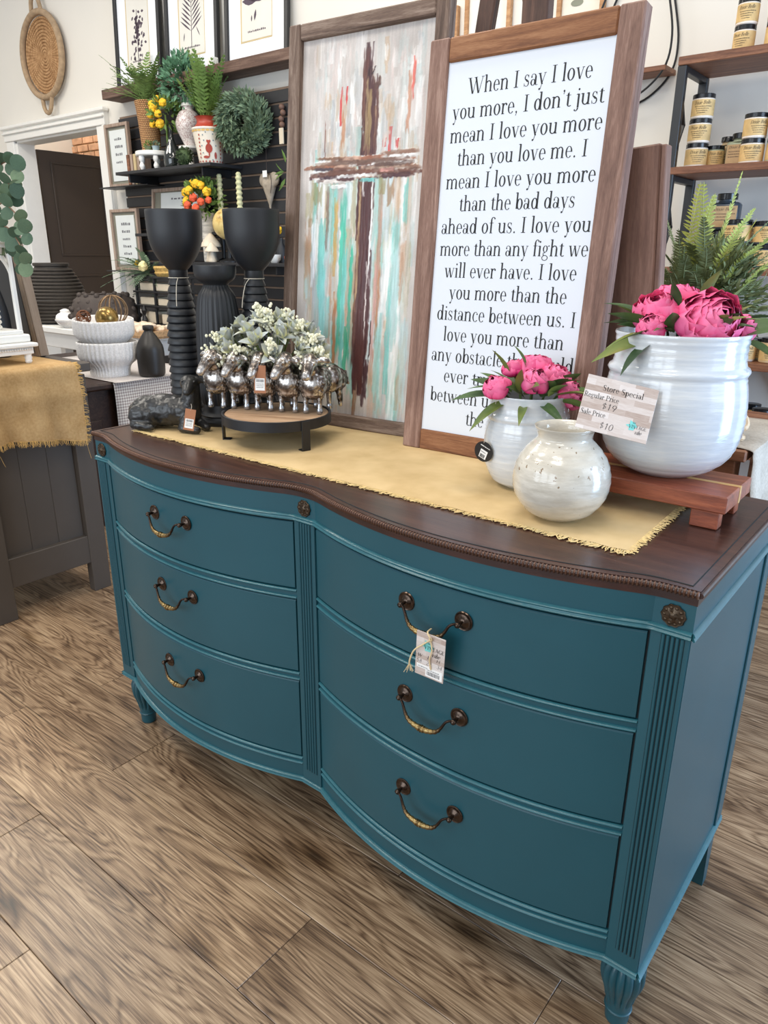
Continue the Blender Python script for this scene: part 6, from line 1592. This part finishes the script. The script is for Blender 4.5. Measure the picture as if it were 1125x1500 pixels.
framed('wide framed print leaning behind the orange and yellow bouquet', (-4.0, 2.50, 1.46), .62, .30, 1, (R(-6), 0, 0), name='framed_print')
mids = thing('middle_shelf', 'narrow black shelf behind the candle cups on the slatwall', 'shelf', (0, 0, 0)); ob('board', M().box((-3.55, 2.49, 1.445), (1.1, .16, .02), .002), m_slat, mids, smooth=False)
framed('small brown picture frame beside the right taper candle', (-2.98, 2.53, 1.456), .17, .12, 0, name='framed_print')
# items at the right end of the slatwall
for i, (nm, lab, x, z, sc) in enumerate((('white_pot_small', 'small white pot with a tag on the lower shelf', -2.60, S2 + .001, 1.0), ('orange_pot', 'small orange pot at the end of the lower shelf', -2.47, S2 + .001, .8))):
    th = thing('tiny_pot', lab, 'pot', (x, 2.40, z)); ob('body', M().lathe([(.022 * sc, 0), (.038 * sc, .02), (.040 * sc, .05 * sc), (.034 * sc, .05 * sc), (0, .04 * sc)], 24), m_white if i == 0 else m_org, th)
yb = thing('yellow_bottle', 'small dark bottle with a yellow flower at the end of the lower shelf', 'bottle', (-2.62, 2.48, S2 + .001)); ob('body', M().lathe([(.03, 0), (.035, .08), (.012, .12), (.012, .15)], 20), m_matte, yb); roses(yb, [(0, -.02, .19)], .035, m_yel, 2)
hb = thing('bead_hanger', 'brown wood bead hanger with a cream tag at the slatwall end', 'ornament', (-2.645, 2.55, 2.02)); m = M()
for k in range(4): m.ball((.01 * math.sin(k * 2), 0, .14 - k * .032), .018, 12, 8)
ob('beads', m, mat('brown_beads', (110, 82, 68), .6), hb); ob('tag_board', M().box((0, -.01, -.02), (.035, .01, .09), .002), m_cream_box, hb, smooth=False)
sg_ = thing('leaf_sprig', 'green leaf sprig hanging at the slatwall end', 'plant', (-2.60, 2.55, 1.80)); m = M(); leafy(m, (0, 0, 0), .055, 14, .08, .018, 3, up=-.2); ob('foliage', m, m_fern2, sg_, kind='stuff')

# woven wall basket
ws = thing('woven_basket', 'round coiled straw basket tray with loop handles hung high on the left wall', 'basket', (-5.34, 2.596, 2.80), (R(90), 0, 0))
t = NT('coiled_straw'); v = t.coords(rand=False); f = t.noise(v, 30, 4); sx = t.n('ShaderNodeSeparateXYZ'); t.l(v, sx.inputs[0]); at = t.n('ShaderNodeMath', operation='ARCTAN2'); t.l(sx.outputs['Y'], at.inputs[0]); t.l(sx.outputs['X'], at.inputs[1])
st2 = t.math('SINE', t.math('MULTIPLY', at.outputs[0], 60)); t.color(t.ramp(t.math('ADD', t.math('MULTIPLY', f, .8), t.math('MULTIPLY', st2, .10)), [(.25, s2l((150, 112, 76))), (.5, s2l((188, 148, 106))), (.75, s2l((212, 176, 134)))])); t.set(.8, 0, .2); m_straw = t.m
m_rim = mat('grey_straw_rim', (168, 142, 112), .85, var=.2, vs=30)
NC = 12; HB = .300
for k in range(NC):
    r_ = .012 + k * (HB - .03) / NC; ob('coil', M().tube([(r_ * math.cos(6.2832 * q / 48), r_ * math.sin(6.2832 * q / 48), .012 + .018 * (r_ / HB) ** 2) for q in range(48)], .0112, 8, closed=True), m_straw, ws)
ob('rim', M().tube([((HB - .005) * math.cos(6.2832 * q / 56), (HB - .005) * math.sin(6.2832 * q / 56), .045) for q in range(56)], .024, 10, closed=True), m_rim, ws)
for s_ in (-1, 1): ob('handle', M().tube(cat_pts([(-.075, s_ * (HB - .015), .045), (-.050, s_ * (HB + .075), .05), (0, s_ * (HB + .11), .05), (.050, s_ * (HB + .075), .05), (.075, s_ * (HB - .015), .045)], 6), .016, 10), m_rim, ws)
# ------------------------------------------------------------------ right: industrial shelves with paint jars
su = thing('shelf_unit', 'black metal and walnut shelf unit stocked with paint jars', 'shelves', (0, 0, 0))
SX0, SX1, SY0, SY1 = -.166, 1.15, 2.27, 2.57
SZ = [2.040, 1.652, 1.272, .908, .545, .19]
for z in SZ: ob('shelf', M().box(((SX0 + SX1) / 2, (SY0 + SY1) / 2, z - .014), (SX1 - SX0, SY1 - SY0, .028 if z < 2 else .030), .002), m_walnut, su, smooth=False)
for x in (SX0 + .017, SX1 - .017):
    for y_ in (SY0 + .015, SY1 - .015): ob('post', M().box((x, y_, 1.005), (.034, .028, 2.01), .002), m_black, su, smooth=False)
    for z in SZ: ob('side_bar', M().box((x, (SY0 + SY1) / 2, z - .040), (.030, .25, .022), .002), m_black, su, smooth=False)
    for za, zb in ((1.93, 1.70), (1.54, 1.32)):
        for d in (1, -1):
            zm = (za + zb) / 2; p0 = Vector((x, SY0 + .028, za if d > 0 else zb)); p1 = Vector((x, SY0 + .10, zm)); T = Matrix.Translation((p0 + p1) / 2) @ (p1 - p0).to_track_quat('Z', 'Y').to_matrix().to_4x4()
            ob('brace', M().box((0, 0, 0), (.010, .012, (p1 - p0).length + .01), 0, T), m_black, su, smooth=False)
for (xa, za), (xb, zb) in (((.02, 1.245), (.50, .56)), ((.50, 1.245), (.02, .56))):
    p0, p1 = Vector((xa, SY1 - .004, za)), Vector((xb, SY1 - .004 , zb)); T = Matrix.Translation((p0 + p1) / 2) @ (p1 - p0).to_track_quat('Z', 'Y').to_matrix().to_4x4()
    ob('back_brace', M().box((0, 0, 0), (.020, .008, (p1 - p0).length), 0, T), m_black, su, smooth=False)
m_lid = mat('glossy_black_lid', (24, 25, 28), .22, var=.05); m_lab = mat('tan_label', (214, 180, 122), .6, var=.16, vs=30)
m_lab2 = mat('kraft_label', (196, 164, 122), .6, var=.12, vs=30); m_dk = mat('dark_jar_plastic', (40, 48, 56), .3, var=.05)
JC = {'cream': (232, 220, 206), 'sage': (168, 176, 150), 'black': (40, 44, 50), 'green': (36, 92, 78), 'rust': (160, 84, 62), 'white': (230, 228, 222), 'slate': (58, 68, 78), 'blue': (92, 132, 150), 'sand': (206, 180, 140)}


def jar_proto(r, h, body):
    """round paint jar: body, screw lid, label with lettering"""
    th = thing('paint_jar', 'x', 'jar', (0, 0, 0)); mb_ = mat('jar_' + body, JC[body], .35, var=.03)
    ob('body', M().lathe([(r * .93, 0), (r, .003), (r, h * .80), (r * .9, h * .83), (r * .9, h * .9)], 32), mb_, th)
    ob('lid', M().lathe([(r * .97, h * .82), (r * 1.0, h * .83), (r * 1.0, h * .985), (r * .96, h), (0, h)], 32), m_lid, th)
    lab = ob('label', M().lathe([(r + .0006, h * .10), (r + .0006, h * .76)], 32, None, None, True), m_lab, th)
    wrap = lambda X, Y: ((r + .0013) * math.sin(X / r), -(r + .0013) * math.cos(X / r), Y)
    m = M(); put_text(m, 'Dixie Belle', -r * .72, h * .56, width=r * 1.5, size=h * .20, shear=.3, wrap=wrap)
    for k in range(4): scribble(m, -r * (.6 - .08 * k), r * (.8 - .15 * k), h * (.46 - .085 * k), h * .028, 11, None, k, wrap)
    ob('lettering', m, m_ink, lab, smooth=False); return th


def bottle_proto(w, h, body):
    """square shouldered paint bottle with screw lid"""
    th = thing('paint_bottle', 'x', 'bottle', (0, 0, 0)); mb_ = mat('jar_' + body, JC[body], .35, var=.03); a = w / 2
    m = M(); m.box((0, 0, h * .38), (w, w * .62, h * .76), .008); ob('body', m, mb_, th, ang=60); ob('shoulder', M().lathe([(a * .62 * 1.12, h * .74), (a * .56, h * .80), (a * .56, h * .86)], 28), mb_, th)
    ob('lid', M().lathe([(a * .70, h * .835), (a * .72, h * .84), (a * .72, h * .985), (a * .68, h), (0, h)], 28), m_lid, th)
    lab = ob('label', M().box((0, -w * .31 - .0006, h * .38), (w * .90, .001, h * .56)), m_lab2, th, smooth=False); T = TXZ.copy(); T.translation = (0, -w * .31 - .0016, 0)
    m = M(); put_text(m, 'Dixie Belle', -w * .38, h * .54, width=w * .74, size=h * .12, T=T, shear=.3)
    for k in range(3): scribble(m, -w * .36, w * (.34 - .1 * k), h * (.44 - .08 * k), h * .022, 11, T, k)
    ob('lettering', m, m_ink, lab, smooth=False); return th


protos = {}
def jar(kind, body, x, y_, z, label, r=.042, h=.0865, rot=0.0, group='paint jars'):
    key = (kind, body, r, h)
    if key not in protos:
        o = (jar_proto if kind == 'j' else bottle_proto)(r, h, body); protos[key] = o; o.location = (x, y_, z); o.rotation_euler = (0, 0, R(rot)); o['label'] = label
    else: o = dup(protos[key], (x, y_, z), (0, 0, R(rot)), label)
    o['group'] = group; return o


top, s2, s3, s4, s5 = [z + .0008 for z in SZ[:5]]
g1, g2, g3, g4, g5 = 'jars on the top shelf', 'jars on the second shelf', 'jars on the third shelf', 'jars on the fourth shelf', 'jars on the fifth shelf'
for i, n in enumerate(('lower cream', 'middle cream', 'upper cream')): jar('j', 'cream', .040 + .001 * i, 2.36, top + i * .0875, f'{n} paint jar of the stack on the left of the top shelf', .038, .0865, 14 * i - 10, g1)
for i, n in enumerate(('lower rust', 'upper rust')): jar('j', 'rust', .152, 2.36, top + i * .0875, f'{n} paint jar beside the cream stack on the top shelf', .038, .0865, 8, g1)
for i, n in enumerate(('bottom', 'middle', 'topmost')): jar('j', 'cream', -.080 + .001 * i, 2.36, s2 + i * .0875, f'{n} cream jar of the three high stack on the second shelf', .042, .0865, (24, 5, 10)[i], g2)
jar('j', 'sage', -.022, 2.41, s2, 'pale jar tucked behind the three high cream stack', .034, .080, 20, g2)
jar('b', 'sand', .004, 2.475, s2, 'pale sand square bottle behind the cream stack on the second shelf', .072, .118, -5, g2)
jar('b', 'sage', .066, 2.42, s2, 'pale sage square bottle with tan label on the second shelf', .088, .120, 0, g2)
for i, n in enumerate(('lower', 'upper')): jar('j', 'cream', .130, 2.355, s2 + i * .0875, f'{n} cream jar of the two high stack on the second shelf', .0425, .0865, 10 + 18 * i, g2)
for i, n in enumerate(('lower', 'upper')): jar('j', 'sage', .222, 2.36, s2 + i * .0875, f'{n} sage jar at the right end of the second shelf', .042, .0865, 10, g2)
jar('b', 'slate', .046, 2.40, s3, 'lower slate square bottle of the stack on the third shelf', .108, .140, 12, g3); jar('b', 'slate', .055, 2.40, s3 + .1408, 'upper slate square bottle of the stack on the third shelf', .108, .140, 4, g3)
for i, n in enumerate(('lower', 'upper')):
    jar('j', 'slate', .126, 2.335, s3 + i * .0900, f'{n} slate jar in front of the square bottles on the third shelf', .0535, .089, 8 - 20 * i, g3); jar('j', 'slate', .238, 2.345, s3 + i * .0865, f'{n} slate jar at the right end of the third shelf', .050, .0855, 6 + 10 * i, g3)
jar('j', 'black', .150, 2.47, s3 + 0, 'lower black jar hidden behind the slate jars', .045, .0865, 0, g3); jar('j', 'black', .150, 2.47, s3 + .0875, 'upper black jar hidden behind the slate jars', .045, .0865, 0, g3)
for i, n in enumerate(('lower', 'upper')): jar('j', 'black', .045, 2.40, s4 + i * .0875, f'{n} black jar of the stack above the pink peonies', .045, .0865, 10, g4)
jar('j', 'cream', .228, 2.36, s4, 'cream jar beside the large crock on the fourth shelf', .035, .086, 10, g4); jar('j', 'sage', .252, 2.44, s4, 'sage jar behind the cream one on the fourth shelf', .034, .086, 0, g4)
jar('j', 'sand', .318, 2.36, s4, 'sand jar at the right of the fourth shelf', .040, .098, 10, g4)
for i, n in enumerate(('lower', 'upper')): jar('j', 'green', .328 + .001 * i, 2.36, s5 + i * .0875, f'{n} dark green jar of the stack on the fifth shelf', .042, .0865, 8 + 10 * i, g5)
jar('j', 'black', .262, 2.45, s5 + .0, 'black jar behind the green stack on the fifth shelf', .040, .0865, 0, g5); jar('j', 'black', .262, 2.45, s5 + .0875, 'upper black jar behind the green stack on the fifth shelf', .040, .0865, 0, g5)
jar('j', 'sand', .408, 2.36, s5, 'sand jar at the right of the fifth shelf', .038, .0865, 0, g5); jar('j', 'blue', .420, 2.37, SZ[5] + .0008, 'blue jar at the right of the lowest shelf', .042, .0865, 0, 'jars on the lowest shelf'); jar('j', 'blue', .335, 2.37, SZ[5] + .0008 + .0, 'second blue jar on the lowest shelf', .042, .0865, 0, 'jars on the lowest shelf')

# teardrop wire shelf on the wall
wsf = thing('wire_shelf', 'teardrop black wire wall shelf with a wooden ledge', 'shelf', (0, 0, 0)); 
def teardrop(x0, y_, dz=0.0):
    return cat_pts([(x0 - .02, y_, 2.75), (x0 + .02, y_, 2.55), (x0 + .085, y_, 2.33), (x0 + .12, y_, 2.17), (x0 + .10, y_, 2.05), (x0 + .0, y_, 1.965), (x0 - .11, y_, 1.955), (x0 - .21, y_, 2.03), (x0 - .24, y_, 2.17), (x0 - .18, y_, 2.35), (x0 - .08, y_, 2.55)], 6)
for y_, dx in ((2.592, 0), (2.47, .015)): ob('wire_loop', M().tube(teardrop(-.41 + dx, y_), .0045, 6), m_black, wsf)
ob('ledge', M().box((-.455, 2.53, 2.055), (.34, .13, .020), .002), m_walnut, wsf, smooth=False); ob('mount', M().box((-.435, 2.592, 2.42), (.022, .016, .10), .002), m_black, wsf, smooth=False)

# frames on the back wall above the signs
m_pine = wood('honey_frame', [(150, 106, 68), (178, 132, 90), (200, 158, 112)], 'X', .5)
def wallpic(label, x0, x1, z0, z1, col):
    th = thing('wall_picture', label, 'picture', (x0, 2.585, z0)); w, h, b = x1 - x0, z1 - z0, .022
    for x in (b / 2, w - b / 2): ob('stile', M().box((x, 0, h / 2), (b, .025, h), .002), m_pine, th, smooth=False)
    for z in (b / 2, h - b / 2): ob('rail', M().box((w / 2, 0, z), (w - 2 * b, .024, b), .002), m_pine, th, smooth=False)
    sh = ob('print', M().box((w / 2, .003, h / 2), (w - 2 * b + .002, .004, h - 2 * b + .002)), mat('print_' + col[0], col[1], .7, var=.06), th, smooth=False); return th, sh, w, h
a_, sh, w, h = wallpic('honey framed pale yellow print above the cross painting', -1.80, -1.40, 2.12, 2.485, ('yellow', (232, 216, 160)))
m = M(); rr = random.Random(9)
for k in range(9): m.lathe([(.03, 0), (.031, .001), (0, .001)], 16, Matrix.Translation((w * rr.uniform(.2, .8), 0, h * rr.uniform(.15, .85))) @ Matrix.Rotation(R(90), 4, 'X'))
ob('blossom_print', m, mat('pale_lemon', (226, 206, 130), .7), sh, kind='stuff')
a_, sh, w, h = wallpic('honey framed cream botanical sketch above the poem sign', -.86, -.63, 2.30, 2.68, ('cream', (228, 222, 206)))
m = M(); T = TXZ.copy(); T.translation = (w / 2, -.0005, h / 2)
for cx, cz, r1, r2 in ((-.02, -.10, .03, .014), (.03, .0, .02, .02), (-.05, .05, .025, .03)): m.add([(cx + r1 * math.cos(6.2832 * k / 16), cz + r2 * math.sin(6.2832 * k / 16), 0) for k in range(16)], [tuple(range(16))], T)
ob('sketch', m, mat('sketch_ink', (132, 134, 116), .7), sh, smooth=False, kind='stuff')
wallpic('honey framed print with a white sheet between the easel legs', -1.36, -1.10, 2.30, 2.66, ('white', (226, 224, 214)))

# table with linen runner beyond the dresser, with fern and wooden chain
lt_ = thing('linen_table', 'brown table under a linen runner behind the dresser end', 'table', (0, 0, 0)); LZ = .862
ob('tabletop', M().box((.12, 1.22, LZ - .015), (.93, .55, .03), .004), m_walnut, lt_, smooth=False)
for x in (-.30, .53):
    for y_ in (.99, 1.45): ob('leg', M().box((x, y_, .42), (.06, .06, .84), .003), m_walnut, lt_, smooth=False)
t = NT('oatmeal_linen'); v = t.coords(rand=False); f = t.noise(v, 160, 3); f2 = t.noise(v, 12, 3); t.color(t.ramp(t.math('ADD', t.math('MULTIPLY', f, .5), t.math('MULTIPLY', f2, .5)), [(.3, s2l((164, 152, 138))), (.7, s2l((206, 196, 182)))])); t.set(.95, 0, .1); t.bump(f, .4, .001); m_linen = t.m
m = M(); P = cat_pts([(-.2, 0, LZ + .003), (.4, 0, LZ + .003), (.575, 0, LZ + .002), (.598, 0, LZ - .018), (.602, 0, LZ - .08), (.612, 0, LZ - .16), (.606, 0, LZ - .24)], 5); ny = 14; vs = []
for p in P:
    for j in range(ny + 1): vs.append((p.x + max(0, LZ - p.z) * .08 * math.sin(j * .9), .955 + .40 * j / ny, p.z))
fs = [(i * (ny + 1) + j, i * (ny + 1) + j + 1, (i + 1) * (ny + 1) + j + 1, (i + 1) * (ny + 1) + j) for i in range(len(P) - 1) for j in range(ny)]; m.add(vs, fs)
o = ob('linen_runner', m, m_linen, label='oatmeal linen runner hanging over the table end behind the large crock', cat='runner'); sm = o.modifiers.new('thick', 'SOLIDIFY'); sm.thickness = .002
ch = thing('wooden_chain', 'chunky pale wooden chain links piled on the linen runner', 'ornament', (.520, 1.03, LZ + .006)); m_chain = wood('pale_chain_wood', [(176, 140, 104), (206, 176, 140), (226, 204, 174)], 'X', .6)
lk = M().tube([((.030 if abs(math.cos(q)) > 0 else 0) * math.cos(q), .020 * math.sin(q), 0) for q in [2 * math.pi * k / 20 for k in range(20)]], .009, 8, closed=True).mesh('link')
for p, r_ in (((0, 0, .012), (0, .2, .3)), ((-.02, -.01, .036), (1.2, .2, .9)), ((.012, 0, .055), (.3, .8, -.3)), ((-.012, 0, .082), (1.3, .1, .4)), ((-.03, 0, .10), (.2, .9, .6)), ((-.045, .01, .02), (.2, .3, 1.4)), ((-.05, .01, .065), (1.1, .5, .3))): ob('link', lk, m_chain, ch, p, r_)
wj = thing('fern_pot', 'white ceramic pot holding the tall fern behind the plank board', 'pot', (.372, 1.06, LZ + .006)); ob('body', M().lathe(smooth_prof([(.05, 0), (.075, .03), (.085, .10), (.07, .17), (.06, .20)], 4) + [(.055, .20), (0, .15)], 36), m_bowl, wj)
fx = thing('tall_green_fern', 'tall feathery green fern rising right of the old plank board', 'plant', (.372, 1.06, LZ + .20)); m = M(); m2 = M()
for k in range(90):
    a = ru(0, 6.28); fern_frond(m2, (ru(-.02, .02), ru(-.02, .02), ru(0, .12)), (math.cos(a) * .6 + .16, math.sin(a) * .6, ru(.5, 1.6)), ru(.20, .34), ru(.1, .5), .026, 30, k + 300)
for k, (dx, dy, dz, L, dr_) in enumerate(((.04, -.1, 1.9, .44, .04), (.16, -.1, 1.8, .44, .10), (.42, -.2, 1.5, .50, .24), (.55, -.2, 1.5, .50, .34), (.25, 0, 1.8, .50, .10), (-.05, 0, 1.8, .46, .08), (.62, -.1, 1.2, .44, .30), (.35, .1, 1.3, .44, .2), (.15, -.2, 1.5, .44, .1))): fern_frond(m, (0, 0, 0), (dx, dy, dz), L, dr_, .034, 46, k + 400)
leafy(m2, (.05, 0, .14), .13, 1500, .026, .008, 77, squash=(.9, .7, 1.15)); ob('fronds', m, mat('bright_fern', (176, 182, 92), .65, var=.25, vs=20), fx, kind='stuff'); ob('foliage', m2, mat('deep_fern', (124, 134, 94), .7, var=.35, vs=25), fx, kind='stuff')
for o in list(bpy.data.objects):       # small shells of stock stay apart from the room's own walls
    if o.get('label') == 'x': del o['label']
